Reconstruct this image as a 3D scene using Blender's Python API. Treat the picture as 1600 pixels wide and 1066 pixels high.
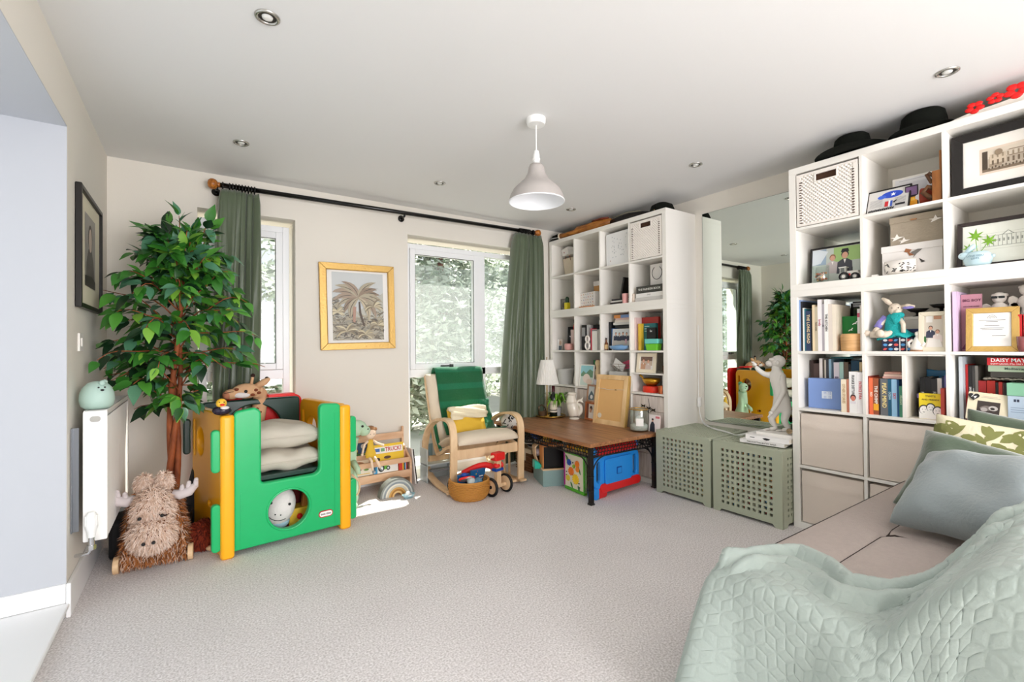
import bpy, bmesh, math, random
import numpy as np
from mathutils import Vector, Matrix, Euler
PI = math.pi
random.seed(7)
SC = bpy.context.scene
for o in list(bpy.data.objects): bpy.data.objects.remove(o)

# ------------------------------------------------------------------ camera
F_PX = 728.328
cam_d = bpy.data.cameras.new('camera'); cam = bpy.data.objects.new('camera', cam_d); SC.collection.objects.link(cam)
cam_d.sensor_fit = 'HORIZONTAL'; cam_d.sensor_width = 36.0; cam_d.lens = 36.0 * F_PX / 1600
cam_d.clip_start = 0.03; cam_d.clip_end = 200
_r = Vector((0.82603477, -0.56354775, -0.00897161)); _u = Vector((0.00135238, -0.01393602, 0.99990197)); _w = Vector((0.56361754, 0.82596593, 0.0107495))
m = Matrix((( _r.x, _u.x, -_w.x, 0), (_r.y, _u.y, -_w.y, 0), (_r.z, _u.z, -_w.z, 1.1386), (0, 0, 0, 1)))
cam.matrix_world = m
SC.camera = cam
# ------------------------------------------------------------------ light
SC.view_settings.view_transform = 'Standard'; SC.view_settings.look = 'None'
SC.view_settings.gamma = 1.0; SC.view_settings.use_curve_mapping = False
SC.view_settings.exposure = 0.36
SC.cycles.use_denoising = True
SC.cycles.max_bounces = 10; SC.cycles.diffuse_bounces = 6; SC.cycles.glossy_bounces = 4
SC.cycles.transparent_max_bounces = 12; SC.cycles.transmission_bounces = 6
SC.cycles.sample_clamp_indirect = 6.0
SC.cycles.caustics_reflective = False; SC.cycles.caustics_refractive = False
world = bpy.data.worlds.new('world'); SC.world = world; world.use_nodes = True
_bg = world.node_tree.nodes['Background']; _bg.inputs[0].default_value = (0.93, 0.95, 1.0, 1); _bg.inputs[1].default_value = 1.1
sun_d = bpy.data.lights.new('sun', 'SUN'); sun_d.energy = 13; sun_d.angle = 0.012; sun_d.color = (1.0, 0.93, 0.82)
sun = bpy.data.objects.new('sun', sun_d); SC.collection.objects.link(sun)
sun.rotation_euler = Vector((-1.06, -0.83, -1.86)).to_track_quat('-Z', 'Y').to_euler()
def fill_light(name, loc, rot, sx, sy, power, col=(1, 1, 1), portal=False):
    d = bpy.data.lights.new(name, 'AREA'); d.shape = 'RECTANGLE'; d.size = sx; d.size_y = sy; d.energy = power; d.color = col
    if portal: d.cycles.is_portal = True
    o = bpy.data.objects.new(name, d); SC.collection.objects.link(o); o.location = loc; o.rotation_euler = rot
    return o
fill_light('rear_fill_light', (1.0, -2.9, 1.2), (PI/2, 0, 0), 3.0, 2.1, 205, (1.0, 0.98, 1.0))  # added soft fill lamp behind the camera, outside an assumed rear window
fill_light('ceiling_fill_light', (0.9, -0.5, 0.9), (PI, 0, 0), 1.6, 1.6, 5, (1.0, 0.955, 0.95))  # added upward fill lamp that brightens the ceiling, no real fitting

# ------------------------------------------------------------------ materials
def lin(c):
    return tuple(((x/255)/12.92 if x/255 <= 0.04045 else ((x/255+0.055)/1.055)**2.4) for x in c)
_M = {}
def M(name, rgb=(200, 200, 200), rough=0.6, metal=0.0, spec=0.5, noise=None, var=0.0, vscale=8.0, emit=0, alpha=None, trans=0, sheen=0, coat=0, ior=1.45):
    """procedural principled material; noise=(scale, bump strength); var = colour variation"""
    if name in _M: return _M[name]
    m = bpy.data.materials.new(name); m.use_nodes = True; nt = m.node_tree; b = nt.nodes['Principled BSDF']
    c = lin(rgb); b.inputs['Base Color'].default_value = (*c, 1); b.inputs['Roughness'].default_value = rough
    b.inputs['Metallic'].default_value = metal; b.inputs['Specular IOR Level'].default_value = spec; b.inputs['IOR'].default_value = ior
    if trans: b.inputs['Transmission Weight'].default_value = trans
    if coat: b.inputs['Coat Weight'].default_value = coat; b.inputs['Coat Roughness'].default_value = 0.1
    if sheen: b.inputs['Sheen Weight'].default_value = sheen
    if alpha is not None: b.inputs['Alpha'].default_value = alpha
    if emit: b.inputs['Emission Color'].default_value = (*c, 1); b.inputs['Emission Strength'].default_value = emit
    if noise or var:
        tc = nt.nodes.new('ShaderNodeTexCoord')
    if var:
        n = nt.nodes.new('ShaderNodeTexNoise'); n.inputs['Scale'].default_value = vscale; n.inputs['Detail'].default_value = 4
        nt.links.new(tc.outputs['Object'], n.inputs['Vector'])
        mx = nt.nodes.new('ShaderNodeMix'); mx.data_type = 'RGBA'
        mx.inputs[6].default_value = (*[max(0, x*(1-var)) for x in c], 1); mx.inputs[7].default_value = (*[min(1, x*(1+var)) for x in c], 1)
        nt.links.new(n.outputs['Fac'], mx.inputs[0]); nt.links.new(mx.outputs[2], b.inputs['Base Color'])
    if noise:
        n = nt.nodes.new('ShaderNodeTexNoise'); n.inputs['Scale'].default_value = noise[0]; n.inputs['Detail'].default_value = 3
        nt.links.new(tc.outputs['Object'], n.inputs['Vector'])
        bp = nt.nodes.new('ShaderNodeBump'); bp.inputs['Strength'].default_value = noise[1]; bp.inputs['Distance'].default_value = 0.01
        nt.links.new(n.outputs['Fac'], bp.inputs['Height']); nt.links.new(bp.outputs[0], b.inputs['Normal'])
    _M[name] = m
    return m
def wood(name, dark, light, scale=(2, 20, 20), rough=0.5):
    if name in _M: return _M[name]
    m = M(name, light, rough); nt = m.node_tree; b = nt.nodes['Principled BSDF']
    tc = nt.nodes.new('ShaderNodeTexCoord'); mp = nt.nodes.new('ShaderNodeMapping'); mp.inputs['Scale'].default_value = scale
    n = nt.nodes.new('ShaderNodeTexNoise'); n.inputs['Scale'].default_value = 2.2; n.inputs['Detail'].default_value = 8; n.inputs['Distortion'].default_value = 0.6
    r = nt.nodes.new('ShaderNodeValToRGB'); r.color_ramp.elements[0].position = 0.3; r.color_ramp.elements[1].position = 0.7
    r.color_ramp.elements[0].color = (*lin(dark), 1); r.color_ramp.elements[1].color = (*lin(light), 1)
    nt.links.new(tc.outputs['Object'], mp.inputs[0]); nt.links.new(mp.outputs[0], n.inputs['Vector']); nt.links.new(n.outputs['Fac'], r.inputs[0])
    nt.links.new(r.outputs[0], b.inputs['Base Color'])
    bp = nt.nodes.new('ShaderNodeBump'); bp.inputs['Strength'].default_value = 0.15; bp.inputs['Distance'].default_value = 0.003
    nt.links.new(n.outputs['Fac'], bp.inputs['Height']); nt.links.new(bp.outputs[0], b.inputs['Normal'])
    return m

# ------------------------------------------------------------------ geometry helpers
class B:
    def __init__(s): s.bm = bmesh.new(); s.mi = 0
    def _tag(s, f0):
        if s.mi:
            s.bm.faces.ensure_lookup_table()
            for f in s.bm.faces[f0:]: f.material_index = s.mi
    def quad(s, vs, idx):
        f0 = len(s.bm.faces); v = [s.bm.verts.new(p) for p in vs]
        for f in idx: s.bm.faces.new([v[i] for i in f])
        s._tag(f0); return v
    def box(s, x0, y0, z0, x1, y1, z1, M4=None, taper=0):
        t = taper
        P = [(x0, y0, z0), (x1, y0, z0), (x1, y1, z0), (x0, y1, z0), (x0-t, y0-t, z1), (x1+t, y0-t, z1), (x1+t, y1+t, z1), (x0-t, y1+t, z1)]
        if M4 is not None: P = [M4 @ Vector(p) for p in P]
        s.quad(P, [(3, 2, 1, 0), (4, 5, 6, 7), (0, 1, 5, 4), (1, 2, 6, 5), (2, 3, 7, 6), (3, 0, 4, 7)]); return s
    def lathe(s, prof, seg=20, c=(0, 0, 0), M4=None, sx=1, sy=1):
        f0 = len(s.bm.faces); rings = []
        for r, z in prof:
            if r <= 1e-6: P = [Vector((c[0], c[1], c[2]+z))]
            else: P = [Vector((c[0]+r*sx*math.cos(2*PI*i/seg), c[1]+r*sy*math.sin(2*PI*i/seg), c[2]+z)) for i in range(seg)]
            if M4 is not None: P = [M4 @ p for p in P]
            rings.append([s.bm.verts.new(p) for p in P])
        for a, b in zip(rings, rings[1:]):
            for i in range(seg):
                j = (i+1) % seg
                if len(a) == 1 and len(b) == 1: continue
                if len(a) == 1: s.bm.faces.new([a[0], b[j], b[i]])
                elif len(b) == 1: s.bm.faces.new([a[i], a[j], b[0]])
                else: s.bm.faces.new([a[i], a[j], b[j], b[i]])
        s._tag(f0); return s
    def cyl(s, c, r, h, r2=None, seg=20, M4=None):
        r2 = r if r2 is None else r2
        return s.lathe([(0, 0), (r, 0), (r2, h), (0, h)], seg, c, M4)
    def ball(s, c, r, seg=14, M4=None):
        rx, ry, rz = (r, r, r) if not hasattr(r, '__len__') else r
        n = max(5, seg//2+1)
        T = Matrix.Translation(Vector(c)) @ (M4 if M4 is not None else Matrix()) @ Matrix.Diagonal((rx, ry, rz, 1))
        return s.lathe([(math.sin(PI*i/n), -math.cos(PI*i/n)) for i in range(n+1)], seg, (0, 0, 0), T)
    def tube(s, pts, r, seg=8, closed=False, cap=True, flat=None):
        """sweep; r = radius, list of radii; flat=(w,h) makes a rectangular section"""
        f0 = len(s.bm.faces); pts = [Vector(p) for p in pts]; n = len(pts)
        rr = r if hasattr(r, '__len__') else [r]*n
        T = []
        for i in range(n):
            a = pts[(i-1) % n] if closed or i else pts[0]; b = pts[(i+1) % n] if closed or i < n-1 else pts[-1]
            d = (b-a); T.append(d.normalized() if d.length > 1e-9 else Vector((0, 0, 1)))
        nrm = Vector((0, 0, 1)) if abs(T[0].z) < 0.9 else Vector((1, 0, 0))
        rings = []
        for i in range(n):
            nrm = (nrm - T[i]*nrm.dot(T[i]));
            if nrm.length < 1e-6: nrm = T[i].orthogonal()
            nrm.normalize(); bi = T[i].cross(nrm)
            if flat: ring = [pts[i]+bi*x*flat[0]/2+nrm*y*flat[1]/2 for x, y in ((-1, -1), (1, -1), (1, 1), (-1, 1))]
            else: ring = [pts[i]+(bi*math.cos(2*PI*k/seg)+nrm*math.sin(2*PI*k/seg))*rr[i] for k in range(seg)]
            rings.append([s.bm.verts.new(p) for p in ring])
        k = len(rings[0])
        for i in range(n if closed else n-1):
            a = rings[i]; b = rings[(i+1) % n]
            for j in range(k): s.bm.faces.new([a[j], a[(j+1) % k], b[(j+1) % k], b[j]])
        if cap and not closed:
            s.bm.faces.new(rings[0][::-1]); s.bm.faces.new(rings[-1])
        s._tag(f0); return s
    def prism(s, poly, a, b, ax='y'):
        """polygon extruded between a and b along axis; poly given in the other two axes"""
        f0 = len(s.bm.faces)
        f = {'y': lambda p, t: (p[0], t, p[1]), 'z': lambda p, t: (p[0], p[1], t), 'x': lambda p, t: (t, p[0], p[1])}[ax]
        A = [s.bm.verts.new(f(p, a)) for p in poly]; C = [s.bm.verts.new(f(p, b)) for p in poly]; n = len(poly)
        s.bm.faces.new(A); s.bm.faces.new(C[::-1])
        for i in range(n): s.bm.faces.new([A[i], C[i], C[(i+1) % n], A[(i+1) % n]])
        s._tag(f0); return s
    def poly(s, pts):
        f0 = len(s.bm.faces); s.bm.faces.new([s.bm.verts.new(p) for p in pts]); s._tag(f0); return s
    def rbox(s, x0, y0, z0, x1, y1, z1, r, ax='y', seg=4):
        """box with rounded corners seen along ax"""
        if ax == 'y': P = rr2(x0, z0, x1, z1, r, seg); return s.prism(P, y0, y1, 'y')
        if ax == 'z': P = rr2(x0, y0, x1, y1, r, seg); return s.prism(P, z0, z1, 'z')
        P = rr2(y0, z0, y1, z1, r, seg); return s.prism(P, x0, x1, 'x')
def rr2(x0, y0, x1, y1, r, seg=4):
    out = []
    for cx, cy, a in ((x1-r, y1-r, 0), (x0+r, y1-r, 90), (x0+r, y0+r, 180), (x1-r, y0+r, 270)):
        for i in range(seg+1):
            t = math.radians(a+90*i/seg); out.append((cx+r*math.cos(t), cy+r*math.sin(t)))
    return out
def ell(cx, cy, rx, ry, n=24): return [(cx+rx*math.cos(2*PI*i/n), cy+ry*math.sin(2*PI*i/n)) for i in range(n)]

def fin(ob, smooth, bevel, sub):
    me = ob.data
    if smooth:
        for p in me.polygons: p.use_smooth = True
    if bevel:
        md = ob.modifiers.new('b', 'BEVEL'); md.width = bevel; md.segments = 2; md.limit_method = 'ANGLE'; md.angle_limit = 0.6
    if sub:
        md = ob.modifiers.new('s', 'SUBSURF'); md.levels = sub; md.render_levels = sub
def obj(name, b, mats, parent=None, smooth=False, bevel=0, sub=0, loc=None, rot=None, label=None, weld=False):
    if isinstance(b, B):
        bm = b.bm
        if weld: bmesh.ops.remove_doubles(bm, verts=bm.verts, dist=1e-5)
        bmesh.ops.recalc_face_normals(bm, faces=bm.faces)
        me = bpy.data.meshes.new(name); bm.to_mesh(me); bm.free(); b.bm = None
    else: me = b
    mi_ = [p.material_index for p in me.polygons] if isinstance(mats, (list, tuple)) else None
    me.materials.clear()
    for m in (mats if isinstance(mats, (list, tuple)) else [mats]): me.materials.append(m)
    if mi_: me.polygons.foreach_set('material_index', mi_)
    o = bpy.data.objects.new(name, me); SC.collection.objects.link(o)
    if parent is not None: o.parent = parent
    if loc is not None: o.location = loc
    if rot is not None: o.rotation_euler = rot
    fin(o, smooth, bevel, sub)
    if smooth == 'auto':
        me.set_sharp_from_angle(angle=0.7)
    if label: o['label'] = label
    return o
def thing(name, label, cat, loc=(0, 0, 0), rotz=0, group=None, rot=None):
    o = bpy.data.objects.new(name, None); SC.collection.objects.link(o); o.empty_display_size = 0.05
    o.location = loc; o.rotation_euler = rot if rot else (0, 0, rotz); o['label'] = label; o['category'] = cat
    if group: o['group'] = group
    return o
def tag(o, label, cat, group=None, kind=None):
    o['label'] = label; o['category'] = cat
    if group: o['group'] = group
    if kind: o['kind'] = kind
    return o
def struct(name, b, m, parent=None, **k):
    o = obj(name, b, m, parent, **k)
    if parent is None: o['kind'] = 'structure'
    return o
def copy_tree(o, parent=None):
    c = o.copy(); SC.collection.objects.link(c)
    if parent is not None: c.parent = parent
    for ch in list(o.children): copy_tree(ch, c)
    return c
def me_from_curve(cu):
    t = bpy.data.objects.new('tmp', cu); SC.collection.objects.link(t)
    dg = bpy.context.evaluated_depsgraph_get(); dg.update()
    me = bpy.data.meshes.new_from_object(t.evaluated_get(dg)); bpy.data.objects.remove(t); bpy.data.curves.remove(cu)
    return me
def panel(outline, holes, th, bev=0.0):
    """flat board in x-z facing -y, y from -th/2..th/2, with real holes"""
    cu = bpy.data.curves.new('c', 'CURVE'); cu.dimensions = '2D'; cu.fill_mode = 'BOTH'; cu.extrude = th/2-bev; cu.bevel_depth = bev; cu.bevel_resolution = 2
    cu.offset = -bev
    for P in [outline]+list(holes):
        sp = cu.splines.new('POLY'); sp.points.add(len(P)-1); sp.use_cyclic_u = True
        for i, p in enumerate(P): sp.points[i].co = (p[0], p[1], 0, 1)
    me = me_from_curve(cu)
    me.transform(Matrix.Rotation(PI/2, 4, 'X')); return me
def text(s, size, mat, parent, loc, rot=(PI/2, 0, 0), name='lettering', align='CENTER', ext=0.0003, bold=False, sx=1.0):
    cu = bpy.data.curves.new('t', 'FONT'); cu.body = s; cu.size = size; cu.align_x = align; cu.align_y = 'CENTER'; cu.extrude = ext
    cu.resolution_u = 2
    if bold: cu.offset = size*0.02
    me = me_from_curve(cu)
    if sx != 1: me.transform(Matrix.Scale(sx, 4, (1, 0, 0)))
    return obj(name, me, mat, parent, loc=loc, rot=rot)
def flat_art(name, shapes, parent, y, step=-0.0002, loc=None, rot=None):
    """shapes: list of (rgb, [(x,z)..]) printed one over another on a plane facing -y"""
    b = B(); mats = []; keys = {}
    for k, (rgb, P) in enumerate(shapes):
        if rgb not in keys:
            keys[rgb] = len(mats); mats.append(M('print_%02x%02x%02x' % rgb, rgb, 0.45))
        b.mi = keys[rgb]
        b.poly([(p[0], y+step*k, p[1]) for p in P])
    o = obj(name, b, mats, parent, loc=loc, rot=rot)
    return o
def R(x0, z0, x1, z1): return [(x0, z0), (x1, z0), (x1, z1), (x0, z1)]
# people in a printed photo: heads, hair and coats as flat colour
def folk(x, z, s, coat, skin=(222, 170, 145), hair=(60, 45, 35)):
    return [(coat, [(x-.42*s, z-1.1*s), (x+.42*s, z-1.1*s), (x+.38*s, z-.4*s), (x+.12*s, z-.22*s), (x-.12*s, z-.22*s), (x-.38*s, z-.4*s)]),
            (hair, ell(x, z+.05*s, .2*s, .24*s, 12)), (skin, ell(x, z-.01*s, .16*s, .2*s, 12)),
            ((250, 245, 240), [(x-.07*s, z-.25*s), (x+.07*s, z-.25*s), (x, z-.5*s)])]
XF, YA, YB, D, L, W, H = 3.0888, 1.426, 3.8156, 3.846, -0.4504, 3.479, 2.3587
RS = -PI/2                       # rotation of everything that faces into the room from the shelves
def SA(s, d, z): return (XF+d, YA-s, z)
def SB(s, d, z): return (XF+d, YB-s, z)
FL = [.0385, .3895, .7405, 1.0915, 1.5035, 1.8545]    # cell floors bottom to top
# ================================================================== room shell
mw = M('wall_paint', (226, 221, 211), 0.9, noise=(180, 0.05))
mwb = M('window_wall_paint', (226, 221, 211), 0.9, noise=(180, 0.05))
mc = M('ceiling_paint', (225, 225, 224), 0.95)
mtrim = M('white_gloss_paint', (238, 238, 238), 0.35)
mupvc = M('white_plastic_frame', (240, 242, 244), 0.3)
# carpet
mcar = M('carpet', (212, 203, 195), 1.0)
nt = mcar.node_tree; bs = nt.nodes['Principled BSDF']; tc = nt.nodes.new('ShaderNodeTexCoord')
n1 = nt.nodes.new('ShaderNodeTexNoise'); n1.inputs['Scale'].default_value = 130; n1.inputs['Detail'].default_value = 3
n2 = nt.nodes.new('ShaderNodeTexNoise'); n2.inputs['Scale'].default_value = 2.5; n2.inputs['Detail'].default_value = 4
nt.links.new(tc.outputs['Object'], n1.inputs['Vector']); nt.links.new(tc.outputs['Object'], n2.inputs['Vector'])
cr = nt.nodes.new('ShaderNodeValToRGB'); cr.color_ramp.elements[0].position = .3; cr.color_ramp.elements[1].position = .7
cr.color_ramp.elements[0].color = (*lin((190, 184, 182)), 1); cr.color_ramp.elements[1].color = (*lin((244, 240, 240)), 1)
mx = nt.nodes.new('ShaderNodeMix'); mx.data_type = 'RGBA'; mx.blend_type = 'MULTIPLY'; mx.inputs[0].default_value = .4
nt.links.new(n1.outputs['Fac'], cr.inputs[0]); nt.links.new(cr.outputs[0], mx.inputs[6])
cr2 = nt.nodes.new('ShaderNodeValToRGB'); cr2.color_ramp.elements[0].position = .35; cr2.color_ramp.elements[1].position = .65
cr2.color_ramp.elements[0].color = (.87, .86, .86, 1); cr2.color_ramp.elements[1].color = (1, 1, 1, 1)
nt.links.new(n2.outputs['Fac'], cr2.inputs[0]); nt.links.new(cr2.outputs[0], mx.inputs[7]); nt.links.new(mx.outputs[2], bs.inputs['Base Color'])
bp = nt.nodes.new('ShaderNodeBump'); bp.inputs['Strength'].default_value = .4; bp.inputs['Distance'].default_value = .006
nt.links.new(n1.outputs['Fac'], bp.inputs['Height']); nt.links.new(bp.outputs[0], bs.inputs['Normal'])

WT = 0.30
struct('floor', B().box(L-.02, -2.6, -.1, W, D, 0), mcar)
struct('ceiling', B().box(L-WT, -2.6, H, W+.1, D+WT, H+.12), mc)
# window wall with two openings: window 1 x .02-.637 z .0?-2.11, window 2 x 1.535-2.96
w1 = (0.02, 0.638, 0.10, 2.112); w2 = (1.535, 2.965, 0.10, 2.118)
def holes_wall(x0, x1, y0, y1, holes, z1=H):
    b = B(); x = x0
    for hx0, hx1, hz0, hz1 in holes:
        b.box(x, y0, 0, hx0, y1, z1); b.box(hx0, y0, hz1, hx1, y1, z1)
        if hz0 > 0: b.box(hx0, y0, 0, hx1, y1, hz0)
        x = hx1
    b.box(x, y0, 0, x1, y1, z1); return b
struct('wall_back', holes_wall(L-WT, W+.1, D, D+WT, [w1, w2]), mwb)
struct('wall_right', B().box(W, -2.6, 0, W+.1, D, H), mw)
# left wall: solid from y=2.725 to the corner, door opening from 0.15 to 2.725 (deep reveal), solid again
DY0, DY1 = 0.05, 2.73
struct('wall_left', B().box(L-.55, DY1, 0, L, D+.02, H).box(L-.55, DY0, 2.105, L, DY1, H).box(L-.55, -2.6, 0, L, DY0, H), mw)
struct('wall_front', holes_wall(L-.55, W+.1, -2.7, -2.6, [(0.1, 3.2, 0.02, 2.15)]), mw)
# window sills / reveals boards
struct('trim_1', B().box(w2[0], D-.012, w2[2]-.03, w2[1], D+.1, w2[2]+.004), mtrim)
struct('trim_2', B().box(w1[0], D-.012, w1[2]-.03, w1[1], D+.1, w1[2]+.004), mtrim)
# raised door sill board + step in the left reveal
struct('trim_3', B().box(L-.5, DY0, 0, L-.004, DY1, .045).box(L-.5, DY0, .045, L+.012, DY1-.005, .062), mtrim, bevel=.006)
# white lining of the terrace door recess
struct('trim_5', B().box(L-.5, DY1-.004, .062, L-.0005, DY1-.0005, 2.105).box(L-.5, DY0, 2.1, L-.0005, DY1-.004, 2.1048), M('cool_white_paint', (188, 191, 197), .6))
# skirting boards
def skirt(name, b): struct(name, b, mtrim, bevel=.004)
skirt('baseboard_left', B().box(L, DY1-.016, 0, L+.016, D, .145).box(L-.5, DY1-.0155, .063, L-.0005, DY1, .145))
skirt('baseboard_back', B().box(L, D-.016, 0, w1[0], D, .13).box(w1[1], D-.016, 0, w2[0], D, .13).box(w2[1], D-.016, 0, W, D, .13))
skirt('baseboard_right', B().box(W-.016, YA, 0, W, YB-1.465, .13))

# windows --------------------------------------------------------------
mglass = bpy.data.materials.new('window_glass'); mglass.use_nodes = True
def glass_mix(m, t, tint, haze_col, gl=.06):
    nt = m.node_tree; nt.nodes.clear()
    o = nt.nodes.new('ShaderNodeOutputMaterial'); tr = nt.nodes.new('ShaderNodeBsdfTransparent'); tr.inputs[0].default_value = (*tint, 1)
    tl = nt.nodes.new('ShaderNodeBsdfTranslucent'); tl.inputs[0].default_value = (*haze_col, 1)
    g = nt.nodes.new('ShaderNodeBsdfGlossy'); g.inputs['Roughness'].default_value = .02
    a = nt.nodes.new('ShaderNodeMixShader'); a.inputs[0].default_value = t; nt.links.new(tr.outputs[0], a.inputs[1]); nt.links.new(tl.outputs[0], a.inputs[2])
    c = nt.nodes.new('ShaderNodeMixShader'); c.inputs[0].default_value = gl; nt.links.new(a.outputs[0], c.inputs[1]); nt.links.new(g.outputs[0], c.inputs[2])
    nt.links.new(c.outputs[0], o.inputs[0])
glass_mix(mglass, .0, (.97, .99, .98), (.9, .95, 1))
mfilm = bpy.data.materials.new('privacy_film_glass'); mfilm.use_nodes = True
glass_mix(mfilm, .17, (.93, .96, .96), (.78, .84, .86))
mblackgap = M('black_gasket', (25, 25, 25), .6)
def frame_rect(b, x0, z0, x1, z1, w, y0, y1):
    b.box(x0, y0, z0, x0+w, y1, z1).box(x1-w, y0, z0, x1, y1, z1).box(x0+w, y0, z1-w, x1-w, y1, z1).box(x0+w, y0, z0, x1-w, y1, z0+w)
GY = D+.085      # room side face of the frames
def window(n, x0, x1, z0, z1, zt, muls, sashes):
    b = B(); frame_rect(b, x0, z0, x1, z1, .045, GY, GY+.07)
    b.box(x0+.045, GY, zt-.035, x1-.045, GY+.07, zt+.035)
    for mx_ in muls: b.box(mx_-.04, GY, z0+.045, mx_+.04, GY+.07, z1-.045)
    fr = struct('window_%d' % n, b, mupvc, bevel=.004)
    edges = [x0+.045]+[e for mx_ in muls for e in (mx_-.04, mx_+.04)]+[x1-.045]
    for i in range(0, len(edges), 2):
        a, c = edges[i], edges[i+1]
        up = (a, zt+.035, c, z1-.045); lo = (a, z0+.045, c, zt-.035)
        if i//2 in sashes:
            s = B(); frame_rect(s, a+.002, up[1]+.002, c-.002, up[3]-.002, .048, GY-.012, GY+.05); sa = obj('sash', s, mupvc, fr, bevel=.004)
            g = B(); frame_rect(g, a+.048, up[1]+.048, c-.048, up[3]-.048, .005, GY-.008, GY+.0); obj('gasket', g, mblackgap, sa)
            h = B(); hx = (a+c)/2; h.box(hx-.06, GY-.03, up[1]+.02, hx+.05, GY-.012, up[1]+.034); h.box(hx+.03, GY-.05, up[1]+.014, hx+.055, GY-.012, up[1]+.04)
            obj('window_handle', h, M('grey_metal_handle', (70, 70, 72), .35, .8), sa, bevel=.002)
            a2, c2, b2, t2 = a+.05, c-.05, up[1]+.05, up[3]-.05
        else: a2, c2, b2, t2 = a, c, up[1], up[3]
        clear = t2-.085
        obj('pane', B().box(a2, GY+.03, clear, c2, GY+.034, t2), mglass, fr)
        obj('pane', B().box(a2, GY+.03, b2, c2, GY+.034, clear), mfilm, fr, label='pane covered with a hazy privacy film')
        obj('pane', B().box(lo[0], GY+.03, lo[1], lo[2], GY+.034, lo[3]), mglass, fr)
    return fr
window(1, w1[0]+.01, w1[1]-.03, w1[2], w1[3]-.045, .94, [], [0])
window(2, w2[0]+.004, w2[1]-.004, w2[2], w2[3]-.055, .90, [2.325], [0])
# terrace door in the left reveal (seen as a sliver at the picture's left edge)
db = B(); frame_rect(db, 0, 0, 1, 1, .05, 0, .05); db.bm.free(); db = B()
xg = L-.50
db.box(xg-.03, DY0, .062, xg+.03, DY0+.07, 2.10).box(xg-.03, DY1-.07, .062, xg+.03, DY1-.002, 2.10).box(xg-.03, DY0+.07, 2.03, xg+.03, DY1-.07, 2.10).box(xg-.03, DY0+.07, .062, xg+.03, DY1-.07, .13)
db.box(xg-.03, 1.35, .13, xg+.03, 1.44, 2.03)
dr = struct('door_1', db, mupvc, bevel=.004)
obj('pane', B().box(xg-.004, DY0+.07, .13, xg, 1.35, 2.03), mglass, dr); obj('pane', B().box(xg-.004, 1.44, .13, xg, DY1-.07, 2.03), mglass, dr)
# glazing bars of an unseen rear window, added so light enters behind the camera
rb = B(); frame_rect(rb, .1, .02, 3.2, 2.15, .06, -2.69, -2.63); rb.box(1.6, -2.69, .08, 1.68, -2.63, 2.09); struct('window_3', rb, mupvc)

# ================================================================== ceiling fittings
mchrome = M('brushed_chrome', (190, 188, 182), .25, .9); mdarkcan = M('spot_can', (60, 55, 50), .4, .5)
mlens = M('bulb_glass', (225, 225, 220), .2)
spots = [(.225, 1.909, 'nearest the terrace door in the left foreground'), (.233, 3.17, 'above the plant corner'), (1.514, 3.156, 'between rod and pendant lamp'),
         (2.811, 1.891, 'above the mirror'), (2.79, 3.133, 'above the far shelving unit'), (2.808, .613, 'above the black hats')]
s0 = None
for x, y, w_ in spots:
    if s0 is None:
        t = s0 = thing('ceiling_spotlight', '', 'spotlight', group='recessed ceiling spotlights')
        obj('trim_ring', B().lathe([(.043, 0), (.043, -.004), (.036, -.008), (.030, -.004), (.030, 0)], 28), mchrome, t, smooth=True)
        obj('reflector', B().lathe([(.030, -.001), (.026, -.0005), (.0, -.0005)], 24), mdarkcan, t)
        obj('bulb', B().lathe([(.019, -.001), (.017, -.006), (.008, -.008), (0, -.008)], 20), mlens, t, smooth=True)
    else: t = copy_tree(s0)
    t.location = (x, y, H); t['label'] = 'round chrome recessed ceiling spotlight, the one '+w_
# pendant lamp
t = thing('pendant_lamp', 'grey dome pendant lamp hanging on a white cord', 'lamp', (1.52, 1.98, 0))
obj('ceiling_rose', B().lathe([(0, H), (.052, H), (.052, H-.02), (.046, H-.034), (0, H-.036)], 28), M('white_plastic', (240, 240, 238), .35), t, smooth='auto')
obj('cord', B().cyl((0, 0, 2.175), .003, H-.03-2.175, seg=8), M('white_plastic'), t)
obj('lamp_holder', B().lathe([(0, 2.19), (.012, 2.185), (.018, 2.16), (.018, 2.145), (.021, 2.143), (.021, 2.135), (.018, 2.133), (.018, 2.105), (0, 2.105)], 20), M('white_plastic'), t, smooth='auto')
sh = obj('lamp_shade', B().lathe([(0, 2.112), (.034, 2.11), (.042, 2.095), (.048, 2.062), (.066, 2.03), (.10, 2.0), (.125, 1.975), (.141, 1.945), (.148, 1.915), (.150, 1.91)], 48), M('grey_enamel', (176, 170, 166), .45), t, smooth=True)
obj('shade_lining', B().lathe([(.028, 2.1), (.038, 2.09), (.045, 2.06), (.063, 2.028), (.097, 1.998), (.122, 1.973), (.138, 1.943), (.147, 1.910)], 48), M('white_enamel', (240, 242, 245), .3), t, smooth=True)
obj('bulb', B().ball((0, 0, 2.04), (.03, .03, .04)), M('bulb_glass'), t, smooth=True)
obj('rim', B().lathe([(.147, 1.914), (.150, 1.914), (.151, 1.909), (.147, 1.908), (.147, 1.914)], 48), M('white_enamel'), t)

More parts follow.
